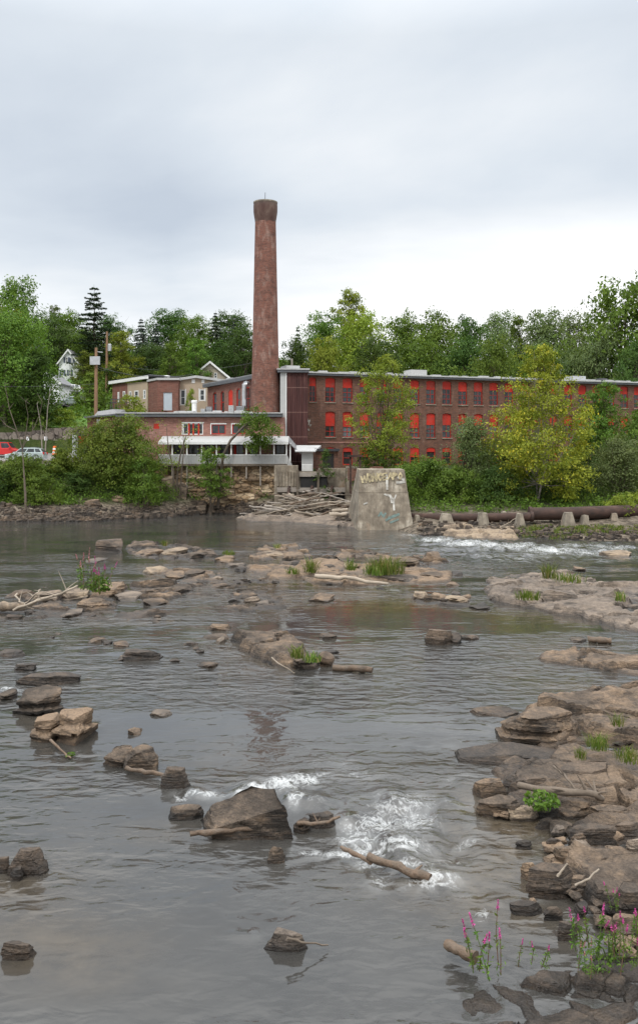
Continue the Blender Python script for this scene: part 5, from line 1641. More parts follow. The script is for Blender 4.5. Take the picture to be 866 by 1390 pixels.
for k in range(n):
    a = xl + (xr - xl) * k / n
    r_.box(a, a + (xr - xl) / n * .86, yv - .03 - .012 * (k % 2), yv, zf_ - .12, zr_ - .06)
rail = r_.build('railing', M['grey_white'], lowb)
MB().box(xl, xr, yv - .07, yv + .05, zr_ - .057, zr_ + .03).build('handrail', M['white_paint'], rail)
for p_ in (234, 254, 274, 294, 314, 334.5, 353.5, 372, 389, 394):
    xx = PX(p_, YE) - PX(166, YF)
    MB().box(xx - .07, xx + .07, yv + .052, yv + .19, zf_ - .02, ze - .10).build('veranda_post', M['white_paint'], lowb)
for p_, zl in ((254, PZ(662, 101.5)), (294, 3.3), (314, PZ(640, 101.5)), (334.5, PZ(642, 101.5)), (353.5, 3.6), (234, 2.2)):
    xx = PX(p_, YE) - PX(166, YF)
    MB().box(xx - .08, xx + .08, yv + .05, yv + .2, zl - .6, zf_ - .252).build('support_post', M['bark_pale'], lowb)
# stairs at the right end: sloping rail, boards and a landing
q = MB()
xa, xb = xr + .1, PX(401, YE) - PX(166, YF)
for k in range(14):
    a = xa + (xb - xa) * k / 14
    dz = -1.75 * (k + .5) / 14
    q.box(a, a + (xb - xa) / 14 * .9, yv - .03 - .012 * (k % 2), yv, zf_ - .2 + dz, zr_ - .06 + dz)
q.build('stair_railing', M['grey_white'], lowb)
q = MB()
for k in range(10):
    a = xa + (xb - xa) * k / 10
    q.box(a, a + (xb - xa) / 10, yv + .2, -.4, zf_ - .22 - 1.75 * (k + 1) / 10, zf_ - .05 - 1.75 * k / 10)
q.build('stairs', M['old_wood'], lowb)

# lean-to hut at the foot of the sheet metal bay
YH = 101.2
hut = empty('lean_to_hut', (PX(409, YH), YH, 0), 0, 'small white panelled hut with a pale flat roof under the rusty bay', 'hut')
hx = lambda px_: PX(px_, YH) - PX(409, YH)
hz_ = lambda py_: PZ(py_, YH)
q = MB()
n = 12
for k in range(n):
    a = hx(409.5) + (hx(425) - hx(409.5)) * k / n
    q.box(a, a + (hx(425) - hx(409.5)) / n - .012, 0, 2.4, 2.5, hz_(613))
q.build('wall', M['grey_white'], hut)
q = MB().hexa([(hx(401), -.6, hz_(613.5)), (hx(428), -.6, hz_(613.5)), (hx(436), 2.9, hz_(607)), (hx(398), 2.9, hz_(607))], [(hx(401), -.6, hz_(612)), (hx(428), -.6, hz_(612)), (hx(436), 2.9, hz_(604)), (hx(398), 2.9, hz_(604))])
q.build('roof', M['roof_white'], hut)
q = MB().box(hx(427), hx(461), .4, 4.6, hz_(612.5), hz_(609))
q.build('flat_roof', M['roof_dark'], hut)
MB().box(hx(428), hx(459), .8, 4.3, 3.0, hz_(612.6)).build('lower_wall', M['mill_brick'], hut)
MB().box(hx(438), hx(453), .74, .797, hz_(640), hz_(616)).build('doorway_shade_panel', M['shade_black'], hut)  # near-black slab in front of the wall, doorway shade painted in
q = MB()
for k in range(9):
    a = hx(411) + (hx(423) - hx(411)) * k / 8
    q.box(a - .03, a + .03, -1.06, -1.0, hz_(639), hz_(631))
q.box(hx(410), hx(424), -1.08, -.98, hz_(631), hz_(630))
q.build('balustrade', M['white_paint'], hut)
MB().box(hx(402), hx(426), -1.1, -.003, hz_(642), hz_(639.5)).build('landing', M['old_wood'], hut)

# orange brown stone wall under the veranda
gw, gh = 90, 34
xs_ = np.linspace(PX(222, 103), PX(382, 103), gw)
zs_ = np.linspace(.2, 5.15, gh)
gx, gz = np.meshgrid(xs_, zs_)
pp = np.c_[gx.ravel() * .8, gz.ravel() * 1.9, gx.ravel() * 0]
gy = 101.95 - .25 * fbm(pp, 61, 4) - .25 * (_hash(np.floor(gz.ravel() * 2.2 + .5 * fbm(pp * .6, 62, 2)).astype(np.int64), np.floor(gx.ravel() * .9).astype(np.int64), np.zeros(gx.size, np.int64), 5) - .5) + .25 * (gz.ravel() - 2.5) / 5
idx = np.arange(gw * gh).reshape(gh, gw)
qd = np.stack([idx[:-1, :-1], idx[:-1, 1:], idx[1:, 1:], idx[1:, :-1]], -1).reshape(-1, 4)
# give it thickness: a back sheet a metre behind
n0 = gw * gh
vv = np.r_[np.c_[gx.ravel(), gy, gz.ravel()], np.c_[gx.ravel(), gy * 0 + 103.9, gz.ravel()]]
top = np.stack([idx[-1, :-1], idx[-1, 1:], idx[-1, 1:] + n0, idx[-1, :-1] + n0], -1)
sd1 = np.stack([idx[:-1, 0], idx[1:, 0], idx[1:, 0] + n0, idx[:-1, 0] + n0], -1)
sd2 = np.stack([idx[1:, -1], idx[:-1, -1], idx[:-1, -1] + n0, idx[1:, -1] + n0], -1)
tag(link('stone_river_wall', np_mesh('stone_river_wall', vv, np.r_[qd, top, sd1, sd2], False), M['stone_wall']), 'orange brown rubble stone wall under the veranda', 'river wall')

# concrete flume wall between the veranda and the abutment
YW = 97.5
fw = empty('flume_wall', (PX(378, YW), YW, 0), 0, 'dark stained concrete river wall with timber braces behind the driftwood pile', 'river wall')
fx = lambda px_: PX(px_, YW) - PX(378, YW)
fz = lambda py_: PZ(py_, YW)
q = MB()
q.box(fx(372), fx(404), .6, 3.5, .2, fz(632))
q.box(fx(404.1), fx(432), .3, 3.5, .2, fz(641))
q.box(fx(432.1), fx(470), .9, 3.5, .2, fz(636))
q.box(fx(470.1), fx(500), -.4, 3.5, .2, fz(634))
q.build('wall', M['concrete'], fw)
q = MB()
q.box(fx(404), fx(448), .05, .29, fz(647), fz(641.5))
q.box(fx(376), fx(480), .1, .58, fz(668), fz(662))
q.build('timber_beam', M['bark_pale'], fw)
MB().box(fx(408), fx(444), .2, .297, fz(662), fz(647.2)).build('recess_shade_panel', M['shade_black'], fw)  # near-black slab on the wall face, painted as the shade of an opening
MB().box(fx(440), fx(468), .8, .897, fz(688), fz(668.5)).build('recess_shade_panel', M['shade_black'], fw)  # second slab with the opening's shade put into its colour
for a, b_ in ((389, 393), (418, 424), (446, 451), (478, 476)):
    MB().tube([(fx(a), -.9, fz(688)), (fx(b_), .05, fz(660))], .16, 8).build('brace', M['rust'], fw)
for a in (404, 432, 470):
    MB().box(fx(a) - .12, fx(a) + .12, -.1, .2, .5, fz(638)).build('post', M['old_wood'], fw)
q = MB()
for k in range(7):
    q.box(fx(376 + k * 4), fx(378.6 + k * 4), .5, .597, fz(660), fz(640))
q.build('planks', M['concrete'], fw)

# ruin of brick and old iron on top behind the abutment
ruin = empty('brick_ruin', (PX(482, 93), 93, 0), 0, 'ruined brick and rusty iron top just behind the concrete abutment', 'ruin')
rx = lambda px_: PX(px_, 93) - PX(482, 93)
q = MB()
for k in range(30):
    a = rx(470) + rm.uniform(0, 1) * (rx(520) - rx(470))
    z = PZ(637, 93) - .6 + rm.uniform(0, .5)
    q.box(a, a + rm.uniform(.3, .9), rm.uniform(-.3, .2), 1.6, z - .7, z + rm.uniform(.1, .55))
q.build('wall', M['mill_brick'], ruin)
q = MB().box(rx(472), rx(492), -.5, 1.2, PZ(620.5, 93), PZ(617.5, 93))
q.box(rx(474), rx(477), -.3, 0, 2.5, PZ(620.5, 93)).box(rx(487), rx(490), -.3, 0, 2.5, PZ(620.5, 93))
q.build('iron_frame', M['rust'], ruin)

# concrete abutment
YP = 78.0
ab = empty('concrete_abutment', (PX(524, YP), YP, 0), 0, 'tall tapered concrete abutment with faded yellow graffiti standing in the river', 'abutment')
ax_ = lambda px_, Y=YP: PX(px_, Y) - PX(524, YP)
zt_ = PZ(637, 79.2)
lv = [0, .30, .66, 1.0]
FL0, FR0, BR0, BL0 = Vector((ax_(486.2), 0, -.6)), Vector((ax_(562), 0, -.6)), Vector((ax_(562) + .3, 9.5, -.6)), Vector((2.45 - PX(524, YP), 9.5, -.6))
FL1, FR1, BR1, BL1 = Vector((ax_(487.5, 79.2), 1.2, zt_)), Vector((ax_(548.8, 79.2), 1.2, zt_)), Vector((ax_(549.5, 79.2) + .2, 8.2, zt_)), Vector((ax_(487.5, 79.2) + .1, 8.2, zt_))
q = MB()
for k in range(3):
    a, b_ = lv[k], lv[k + 1]
    e = .02 * (2 - k)
    lo = [A.lerp(B_, a) for A, B_ in ((FL0, FL1), (FR0, FR1), (BR0, BR1), (BL0, BL1))]
    hi = [A.lerp(B_, b_) for A, B_ in ((FL0, FL1), (FR0, FR1), (BR0, BR1), (BL0, BL1))]
    cen = (lo[0] + lo[2]) / 2
    gr = lambda p, e_: (p.x + math.copysign(e_, p.x - cen.x), p.y + math.copysign(e_, p.y - cen.y), p.z)
    q.hexa([gr(p, e) for p in lo], [(gr(p, e)[0], gr(p, e)[1], p.z - .03) for p in hi])
    if k < 2:
        q.hexa([(gr(p, -.04)[0], gr(p, -.04)[1], p.z - .03) for p in hi], [(gr(p, -.04)[0], gr(p, -.04)[1], p.z) for p in hi])
me = q.mesh('body')
import bmesh
bm = bmesh.new()
bm.from_mesh(me)
bmesh.ops.remove_doubles(bm, verts=bm.verts, dist=.0005)
bmesh.ops.subdivide_edges(bm, edges=[e for e in bm.edges if e.calc_length() > 1.0], cuts=9, use_grid_fill=True)
for v in bm.verts:
    v.co += Vector((0, vnoise([[v.co.x * 1.3, v.co.y, v.co.z * 1.3]], 4)[0] * .035, vnoise([[v.co.x * 2, v.co.y * 2, v.co.z]], 8)[0] * .03 if v.co.z > zt_ - .1 else 0))
bm.to_mesh(me)
bm.free()
body = link('body', me, M['concrete'], ab)


def face_pt(px_, py_, off=.065):
    """point on the abutment's front face seen there"""
    tz = 0.5
    for _ in range(12):
        Y = YP + 1.2 * tz
        z = PZ(py_, Y)
        tz = (z + .6) / (zt_ + .6)
    return Vector((PX(px_, Y) - PX(524, YP), 1.2 * tz - off, z))


def strokes(name, m, lines, w, seed=0):
    n = 0
    for ln in lines:
        q = MB()
        for a, b_ in zip(ln, ln[1:]):
            n += 1
            A, B_ = face_pt(*a, .075 + .0007 * n), face_pt(*b_, .075 + .0007 * n)
            dd = (B_ - A).normalized()
            pr = Vector((-dd.z, 0, dd.x)) * w
            ex = dd * w * .6
            w0, w1 = rm.uniform(.6, 1.3), rm.uniform(.6, 1.3)
            q.face([A - pr * w0 - ex, B_ - pr * w1 + ex, B_ + pr * w1 + ex, A + pr * w0 - ex])
        q.build(name, M[m], ab)


yl = []
xg = 490
for wd_, sh in ((9, 'w'), (8, 'o'), (8, 'n'), (7, 'o'), (8, 'e'), (7, 'a'), (8, 'p'), (6, 'o')):
    t0, b0 = 643 - (xg - 490) * .03, 655 - (xg - 490) * .12
    if xg > 520:
        t0, b0 = 642, 650
    if sh == 'w':
        yl.append([(xg, t0 + 4), (xg + wd_ * .25, b0), (xg + wd_ * .5, t0 + 3), (xg + wd_ * .75, b0), (xg + wd_, t0)])
    elif sh == 'n':
        yl.append([(xg, b0), (xg + 1, t0), (xg + wd_ * .7, b0), (xg + wd_ * .8, t0)])
    elif sh == 'o':
        yl.append([(xg, (t0 + b0) / 2), (xg + wd_ * .4, t0), (xg + wd_ * .8, (t0 + b0) / 2), (xg + wd_ * .4, b0), (xg, (t0 + b0) / 2)])
    elif sh == 'e':
        yl.append([(xg + wd_ * .7, t0), (xg, t0 + 1), (xg, b0), (xg + wd_ * .7, b0 - 1)])
        yl.append([(xg, (t0 + b0) / 2), (xg + wd_ * .6, (t0 + b0) / 2)])
    elif sh == 'a':
        yl.append([(xg, b0), (xg + wd_ * .4, t0), (xg + wd_ * .8, b0)])
        yl.append([(xg + 1.5, b0 - 3), (xg + 4.5, b0 - 3)])
    elif sh == 'p':
        yl.append([(xg, b0 + 1), (xg, t0), (xg + wd_ * .6, t0 + 2), (xg, (t0 + b0) / 2 + 1)])
    xg += wd_ * .92
strokes('graffiti_stroke', 'yellow_spray', yl, .075)
strokes('graffiti_stroke', 'white_spray', [[(525.3, 664), (525, 652), (524.5, 645)], [(522, 671), (530, 673), (534, 678), (534.6, 692)], [(537, 672), (534, 680)], [(529, 672), (532, 682)], [(540, 648), (548, 651)], [(538, 655), (549, 654)], [(494, 684), (498, 682.5)]], .085)
strokes('graffiti_stroke', 'teal_spray', [[(514, 700), (517, 696), (520, 701), (523, 697)], [(524, 706), (536, 699)], [(528, 703), (541, 698)], [(530, 709), (540, 705)]], .11)

# penstock pipe on concrete piers
YA, YB_ = 77.0, 77.5
pp_ = []
for px_, py_, Y in ((560, 702, 80.5), (600, 703, 78.5), (660, 702.5, 76.5), (721, 701.5, 75.2)):
    pp_.append(Vector(P(px_, py_, Y)))
pipe = empty('penstock_pipe', pp_[0], 0, 'rusty brown steel pipe running along the bank on concrete blocks', 'pipe')
o0 = pp_[0]
MB().tube([p - o0 for p in pp_], .36, 20).build('lower_pipe', M['rust'], pipe)
p2 = [Vector(P(px_, py_, Y)) for px_, py_, Y in ((719, 697.5, 76), (760, 697.2, 76), (810, 695.5, 77), (870, 693, 79), (960, 690, 82))]
MB().tube([p - o0 for p in p2], .52, 24).build('upper_pipe', M['rust'], pipe)
for k, p in enumerate((p2[0], pp_[-1])):
    a = p - o0
    MB().tube([a + Vector((-.1, 0, 0)), a + Vector((.12, 0, 0))], .60 if k == 0 else .42, 24).build('flange', M['rust'], pipe)
for i, (a, b_, yt, yb2, Y, lb) in enumerate([
        (594, 620, 698, 716, 76.5, 'wide concrete pier under the pipe, beside the abutment'),
        (646, 667, 697, 715, 75.2, 'concrete pier under the pipe, second from the abutment'),
        (700, 715, 698, 715, 74.0, 'narrow concrete pier just left of the pipe joint'),
        (764, 783, 696, 713, 73.5, 'bell shaped concrete pier right of the pipe joint'),
        (790, 802, 700, 710, 75.0, 'small low concrete pier right of the bell shaped one'),
        (562, 572, 700, 712, 78.6, 'concrete pier stub hard against the abutment'),
        (828, 842, 697, 708, 76.5, 'weathered concrete pier near the right edge under the pipe'),
        (680, 690, 695, 703, 79, 'small concrete block behind the pipe, left of the yellow tree')]):
    x0, x1 = PX(a, Y), PX(b_, Y)
    zt2, zb2 = PZ(yt, Y), PZ(yb2, Y) - .5
    q = MB()
    f_ = .28
    dx_ = (x1 - x0)
    q.hexa([(x0, Y, zb2), (x1, Y, zb2), (x1, Y + 1.3, zb2), (x0, Y + 1.3, zb2)], [(x0 + dx_ * f_, Y + .25, zt2), (x1 - dx_ * f_, Y + .25, zt2), (x1 - dx_ * f_, Y + 1.1, zt2), (x0 + dx_ * f_, Y + 1.1, zt2)])
    me = q.mesh('pipe_pier')
    bm = bmesh.new()
    bm.from_mesh(me)
    bmesh.ops.subdivide_edges(bm, edges=bm.edges[:], cuts=5, use_grid_fill=True)
    for v in bm.verts:
        v.co += Vector([vnoise([[v.co.x * 2 + 9 * q_, v.co.y * 2, v.co.z * 2]], 30 + i)[0] * .07 for q_ in range(3)])
    bm.to_mesh(me)
    bm.free()
    tag(link('pipe_pier', me, M['concrete_pale']), lb, 'pier')

# tan and brick building on the terrace
YT = 126.0
tb = empty('tan_building', (PX(202, YT), YT, 0), 0, 'beige and brick single storey building with white roof trim above the low roof', 'building')
tx = lambda px_, Y=YT: PX(px_, Y) - PX(202, YT)
tz = lambda py_, Y=YT: PZ(py_, Y)
# right wing: low gable facing the river
q = MB()
yw = 1.2
Yw_ = YT + yw
ops = [(tx(245.2, Yw_), tx(252, Yw_), tz(550, Yw_), tz(529, Yw_)), (tx(271.3, Yw_), tx(278.3, Yw_), tz(544, Yw_), tz(528.5, Yw_))]
xl_, xr_ = tx(240, Yw_), tx(330, Yw_)
q.wall((xl_, yw), (1, 0), (0, -1), xr_ - xl_, 8, tz(520, Yw_), [(o_[0] - xl_, o_[1] - xl_, o_[2], o_[3]) for o_ in ops])
q.face([(xl_, yw, tz(520, Yw_)), (xr_, yw, tz(520, Yw_)), (tx(326, Yw_), yw, tz(519, Yw_)), (tx(267, Yw_), yw, tz(511, Yw_)), (xl_, yw, tz(515.5, Yw_))])
q.face([(xr_, yw, 8), (xr_, yw + 14, 8), (xr_, yw + 14, tz(520, Yw_)), (xr_, yw, tz(520, Yw_))])
q.build('wall', M['beige'], tb)
for o_ in ops:
    window(tb, o_[0], o_[1], yw, o_[2], o_[3], 'white_paint', .12, 'glass', .08, (0, 1), 0)
q = MB()
for o_ in ops:
    q.box(o_[0] - .12, o_[0] - .003, yw - .05, yw - .003, o_[2] - .1, o_[3] + .12)
    q.box(o_[1] + .003, o_[1] + .12, yw - .05, yw - .003, o_[2] - .1, o_[3] + .12)
q.build('window_trim', M['white_paint'], tb)
q = MB()
for a, b_ in ((259, 263.3), (272.5, 276.5)):
    q.box(tx(a), tx(b_), yw - .06, yw - .003, tz(519), tz(514))
q.build('vent', M['white_paint'], tb)
A, Bp, C_ = (xl_ - .3, tz(514.2, Yw_)), (tx(267, Yw_), tz(509.8, Yw_)), (xr_ + .3, tz(519.5, Yw_))
q = MB()
for (xa, za), (xb, zb2) in ((A, Bp), (Bp, C_)):
    q.hexa([(xa, yw - .4, za - .34), (xb, yw - .4, zb2 - .34), (xb, yw + 15, zb2 - .34), (xa, yw + 15, za - .34)], [(xa, yw - .4, za), (xb, yw - .4, zb2), (xb, yw + 15, zb2), (xa, yw + 15, za)])
q.build('roof', M['roof_white'], tb)
# brick block in the middle
q = MB()
bx0, bx1 = tx(214, YT - .6), tx(242, YT - .6)
op_b = [(tx(222, YT - .6), tx(234, YT - .6), tz(557, YT - .6), tz(532.7, YT - .6))]
q.wall((bx0, -.6), (1, 0), (0, -1), bx1 - bx0, 8, tz(516, YT - .6), [(o_[0] - bx0, o_[1] - bx0, o_[2], o_[3]) for o_ in op_b])
pl0 = Vector((tx(201.5, YT + 2.4), 2.4))
dl = Vector((bx0, -.6)) - pl0
q.wall(pl0, dl.normalized(), (dl.y / dl.length, -dl.x / dl.length), dl.length, 8, tz(516, YT - .6))
q.face([(bx1, -.6, 8), (bx1, 4, 8), (bx1, 4, tz(516)), (bx1, -.6, tz(516))])
q.build('brick_block', M['red_brick'], tb)
o_ = op_b[0]
MB().box(o_[0] + .01, o_[1] - .01, -.5, -.44, o_[2], o_[3] - .01).build('door', M['door_blue'], tb)
q = MB()
zt3 = tz(516, YT - .6)
q.hexa([(pl0.x - .2, pl0.y, zt3 + .003), (bx0, -.85, zt3 + .003), (bx1 + .2, -.85, zt3 + .003), (bx1 + .2, 6, zt3 + .003), (pl0.x, 6, zt3 + .003)],
       [(pl0.x - .2, pl0.y, zt3 + .30), (bx0, -.85, zt3 + .30), (bx1 + .2, -.85, zt3 + .30), (bx1 + .2, 6, zt3 + .30), (pl0.x, 6, zt3 + .30)])
q.build('block_roof', M['grey_white'], tb)
# left wing going back at an angle
wa, wb = Vector((tx(153, 134), 134 - YT)), Vector((tx(201, YT + 2.6), 2.6))
dl = wb - wa
ll = dl.length
dn = dl / ll
on = Vector((dn.y, -dn.x))


def left_s(px_):
    kx = (px_ - CX) / F
    ox, oy = wa.x + PX(202, YT), wa.y + YT
    return (kx * oy - ox) / (dn.x - kx * dn.y)


opsl = []
for a, b_, t0, b0 in ((160, 162.4, 532, 546), (167, 170.5, 531, 545), (175.5, 179, 531, 545), (182.5, 188.5, 530, 544.5), (194.7, 198.2, 529, 541.5)):
    s0, s1 = left_s(a), left_s(b_)
    Ym = YT + wa.y + dn.y * (s0 + s1) / 2
    opsl.append((s0, s1, PZ(b0, Ym), PZ(t0, Ym)))
zl_ = tz(519.5, 131)
cut = left_s(173.5)
q = MB()
q.wall(wa, dn, on, cut, 8, zl_, [o_ for o_ in opsl if o_[1] < cut])
q.build('brick_wall', M['red_brick'], tb)
q = MB()
q.wall(wa + dn * cut, dn, on, ll - cut, 8, zl_, [(o_[0] - cut, o_[1] - cut, o_[2], o_[3]) for o_ in opsl if o_[0] > cut])
q.build('left_wall', M['beige'], tb)
for o_ in opsl:
    e_ = empty('window_unit', (wa.x, wa.y, 0), math.atan2(dn.y, dn.x))
    e_.parent = tb
    w = window(e_, o_[0], o_[1], 0, o_[2], o_[3], 'white_paint', .16, 'glass', .06, (0, 1))
    w.parent = tb
    w.location = (wa.x, wa.y, 0)
    w.rotation_euler = (0, 0, math.atan2(dn.y, dn.x))
    bpy.data.objects.remove(e_)
q = MB()
pt = lambda s, o, z: (wa.x + dn.x * s + on.x * o, wa.y + dn.y * s + on.y * o, z)
q.hexa([pt(-.4, .4, zl_), pt(ll + .2, .4, zl_ + .35), pt(ll + .2, .05, zl_ + .35), pt(-.4, .05, zl_)], [pt(-.4, .4, zl_ + .42), pt(ll + .2, .4, zl_ + .77), pt(ll + .2, .05, zl_ + .77), pt(-.4, .05, zl_ + .42)])
q.build('fascia', M['white_paint'], tb)
q = MB()
q.hexa([pt(-.4, .38, zl_ + .43), pt(ll + .2, .38, zl_ + .78), pt(ll + .2, -7, zl_ + .95), pt(-.4, -7, zl_ + 1.35)], [pt(-.4, .38, zl_ + .48), pt(ll + .2, .38, zl_ + .83), pt(ll + .2, -7, zl_ + 1.0), pt(-.4, -7, zl_ + 1.9)])
q.build('left_roof', M['roof_dark'], tb)
MB().lathe([(.40, tz(513)), (.40, tz(507)), (.5, tz(506.5)), (.42, tz(505)), (.1, tz(504.4))], 14, (tx(217), 6)).build('roof_vent', M['white_paint'], tb)
MB().lathe([(.14, tz(513)), (.14, tz(509))], 10, (tx(225), 6)).build('roof_pipe', M['white_paint'], tb)
q = MB()
for k in range(9):
    a = tx(153, 128) + (tx(178, 128) - tx(153, 128)) * k / 8
    q.box(a - .03, a + .03, .9, .96, 10, tz(542, 127))
q.box(tx(153, 128), tx(178, 128), .88, .98, tz(542.5, 127), tz(541.6, 127))
q.box(tx(153, 128), tx(178, 128), .9, .96, tz(547, 127), tz(546, 127))
q.build('terrace_railing', M['metal_dark'], tb)

# building with a dark low roof left of the thicket
YG = 110.0
gb = empty('garage_building', (PX(118, YG), YG, 0), 0, 'small brick building with a dark sloping roof behind the big thicket', 'building')
gx_ = lambda px_: PX(px_, YG) - PX(118, YG)
gz2 = lambda py_: PZ(py_, YG)
op = [(gx_(131.5), gx_(136), gz2(577), gz2(569))]
walls_block('wall', M['red_brick'], gb, gx_(119), gx_(162), 0, 9, 4.5, gz2(566), op)
window(gb, *op[0][:2], 0, *op[0][2:], 'white_paint', .08, 'plaque', .08, (0, 0))
q = MB().hexa([(gx_(116), -.6, gz2(568)), (gx_(165), -.6, gz2(563.5)), (gx_(165), 10, gz2(556)), (gx_(116), 10, gz2(560))], [(gx_(116), -.6, gz2(566)), (gx_(165), -.6, gz2(561.2)), (gx_(165), 10, gz2(553)), (gx_(116), 10, gz2(557))])
q.build('roof', M['fascia'], gb)
q = MB().hexa([(gx_(128), 0, gz2(565)), (gx_(160), 0, gz2(561.5)), (gx_(150), 9, gz2(555)), (gx_(140), 9, gz2(555))], [(gx_(131), .8, gz2(558)), (gx_(152), .8, gz2(555)), (gx_(148), 9, gz2(551)), (gx_(140), 9, gz2(551))])
q.build('upper_roof', M['roof_grey'], gb)
MB().box(gx_(97), gx_(104.5), .5, .62, 5.2, gz2(590)).build('metal_door', M['metal'], gb)
MB().box(gx_(105), gx_(116), .8, .9, gz2(603), gz2(592)).build('red_panel', M['red_paint'], gb)
MB().box(gx_(96), gx_(118.6), .95, 1.6, 4.8, gz2(588)).build('side_wall', M['roof_dark'], gb)


# gable house behind the tan building
def gable_house(name, x0, x1, Yf, z0, ze, zp, depth, wallm, roofm, label, wins=(), trim='white_paint', shutters=False, over=.4, extra=None, rz=0.0):
    root = empty(name, ((x0 + x1) / 2, Yf, z0), rz, label, 'house')
    hw = (x1 - x0) / 2
    he, hp = ze - z0, zp - z0
    q = MB()
    ops = [(w_[0] + hw, w_[1] + hw, w_[2] - z0, w_[3] - z0) for w_ in wins]
    lo_ = [o_ for o_ in ops if o_[3] <= he]
    q.wall((-hw, 0), (1, 0), (0, -1), 2 * hw, -2, he, lo_)
    q.face([(-hw, 0, he), (hw, 0, he), (0, 0, hp)])
    q.face([(hw, 0, -2), (hw, depth, -2), (hw, depth, he), (hw, 0, he)])
    q.face([(-hw, depth, -2), (-hw, 0, -2), (-hw, 0, he), (-hw, depth, he)])
    q.face([(hw, depth, -2), (-hw, depth, -2), (-hw, depth, he), (0, depth, hp), (hw, depth, he)])
    q.build('wall', M[wallm], root)
    sl = (hp - he) / hw
    q = MB()
    tq = MB()
    for s in (-1, 1):
        xe_ = s * (hw + over)
        zee = he - over * sl
        q.hexa([(xe_, -over, zee), (0, -over, hp), (0, depth + over, hp), (xe_, depth + over, zee)][::s], [(xe_, -over, zee + .16), (0, -over, hp + .16), (0, depth + over, hp + .16), (xe_, depth + over, zee + .16)][::s])
        tq.hexa([(xe_, -over - .06, zee - .2), (0, -over - .06, hp - .2), (0, -over - .003, hp - .2), (xe_, -over - .003, zee - .2)][::s], [(xe_, -over - .06, zee + .17), (0, -over - .06, hp + .17), (0, -over - .003, hp + .17), (xe_, -over - .003, zee + .17)][::s])
    q.build('roof', M[roofm], root)
    tq.build('trim', M[trim], root)
    for w_ in wins:
        a, b_, c, d_ = w_[0], w_[1], w_[2] - z0, w_[3] - z0
        yy = 0 if d_ <= he else -.16
        w2 = window(root, a, b_, yy, c, d_, 'white_paint', .09, 'glass', .10, (0, 1))
        if shutters:
            s_ = MB()
            s_.box(a - .36, a - .01, -.05, -.004, c, d_)
            s_.box(b_ + .01, b_ + .36, -.05, -.004, c, d_)
            s_.build('shutter', M['shutter'], w2)
    return root


Yg = 150
gable_house('gable_house', PX(262, Yg), PX(309.5, Yg), Yg, 13, PZ(511, Yg), PZ(491.5, Yg), 9, 'tan_siding', 'roof_grey', 'tan gabled house peeking over the beige building',
            [(PX(291, Yg) - PX(285.75, Yg), PX(295, Yg) - PX(285.75, Yg), PZ(513.5, Yg), PZ(506, Yg))])
s_ = empty('shed_roof_annex', (PX(314, 146), 146, 0), 0, 'low grey roofed annex to the right of the tan gabled house', 'annex')
MB().box(-1.0, 1.0, 0, 4, 12, PZ(516.5, 146)).build('wall', M['tan_siding'], s_)
MB().hexa([(-1.2, -.3, PZ(518, 146)), (1.3, -.3, PZ(518, 146)), (1.0, 4, PZ(510.5, 146)), (-1.0, 4, PZ(510.5, 146))], [(-1.2, -.3, PZ(517, 146)), (1.3, -.3, PZ(517, 146)), (1.0, 4, PZ(509.8, 146)), (-1.0, 4, PZ(509.8, 146))]).build('roof', M['roof_grey'], s_)

# white house on the hill
Yh = 166
cxh = PX(94, Yh)
gable_house('white_house', PX(80.5, Yh), PX(106.5, Yh), Yh, 18.5, PZ(492, Yh), PZ(475, Yh), 9, 'siding', 'roof_grey', 'white gabled house with dark shutters on the hill above the lawn',
            [(PX(84.5, Yh) - cxh, PX(87.3, Yh) - cxh, PZ(510, Yh), PZ(502, Yh)), (PX(94.5, Yh) - cxh, PX(97.3, Yh) - cxh, PZ(510, Yh), PZ(502, Yh)),
             (PX(90.2, Yh) - cxh, PX(93.0, Yh) - cxh, PZ(492.4, Yh), PZ(485, Yh)), (PX(98, Yh) - cxh, PX(100, Yh) - cxh, PZ(492.4, Yh), PZ(486, Yh))], shutters=True)
Yk = 139
gable_house('white_house', PX(48, Yk), PX(80.5, Yk), Yk, 12.5, PZ(519, Yk), PZ(507, Yk), 8, 'siding', 'roof_grey', 'white walled house half hidden by the big left tree', [])

# retaining wall of blocks behind the parking lot
YR = 117
rw = empty('retaining_wall', (0, YR, 0), 0, 'stepped grey brown block retaining wall behind the parking lot', 'retaining wall')
q = MB()
for a, b_, tp in ((-22, 18, 587), (18, 44, 586), (44, 66, 584), (66, 84, 581), (84, 100, 580), (100, 120, 579)):
    q.box(PX(a, YR), PX(b_, YR) - .01, 0, 1.2, 5.5, PZ(tp, YR))
    n = int((PX(b_, YR) - PX(a, YR)) / .9)
    for r_ in range(6):
        for k in range(n):
            x = PX(a, YR) + .9 * k + (.45 if r_ % 2 else 0)
            z = 6.1 + r_ * .55
            if z + .5 < PZ(tp, YR) and x + .85 < PX(b_, YR):
                q.box(x, x + .86, -.06 - rm.uniform(0, .05), -.003, z, z + .51)
q.build('blocks', M['block_wall'], rw)
for i, (a, b_, t0, b0, lb) in enumerate([(37, 40.5, 593, 598, 'left white sign on the retaining wall'), (61, 65, 592.5, 598, 'right white sign on the retaining wall')]):
    o = MB().box(-(b_ - a) / 2 / F * YR, (b_ - a) / 2 / F * YR, 0, .03, PZ(b0, YR), PZ(t0, YR)).build('parking_sign', M['plaque'])
    o.location = (PX((a + b_) / 2, YR), YR - .15, 0)
    tag(o, lb, 'sign')

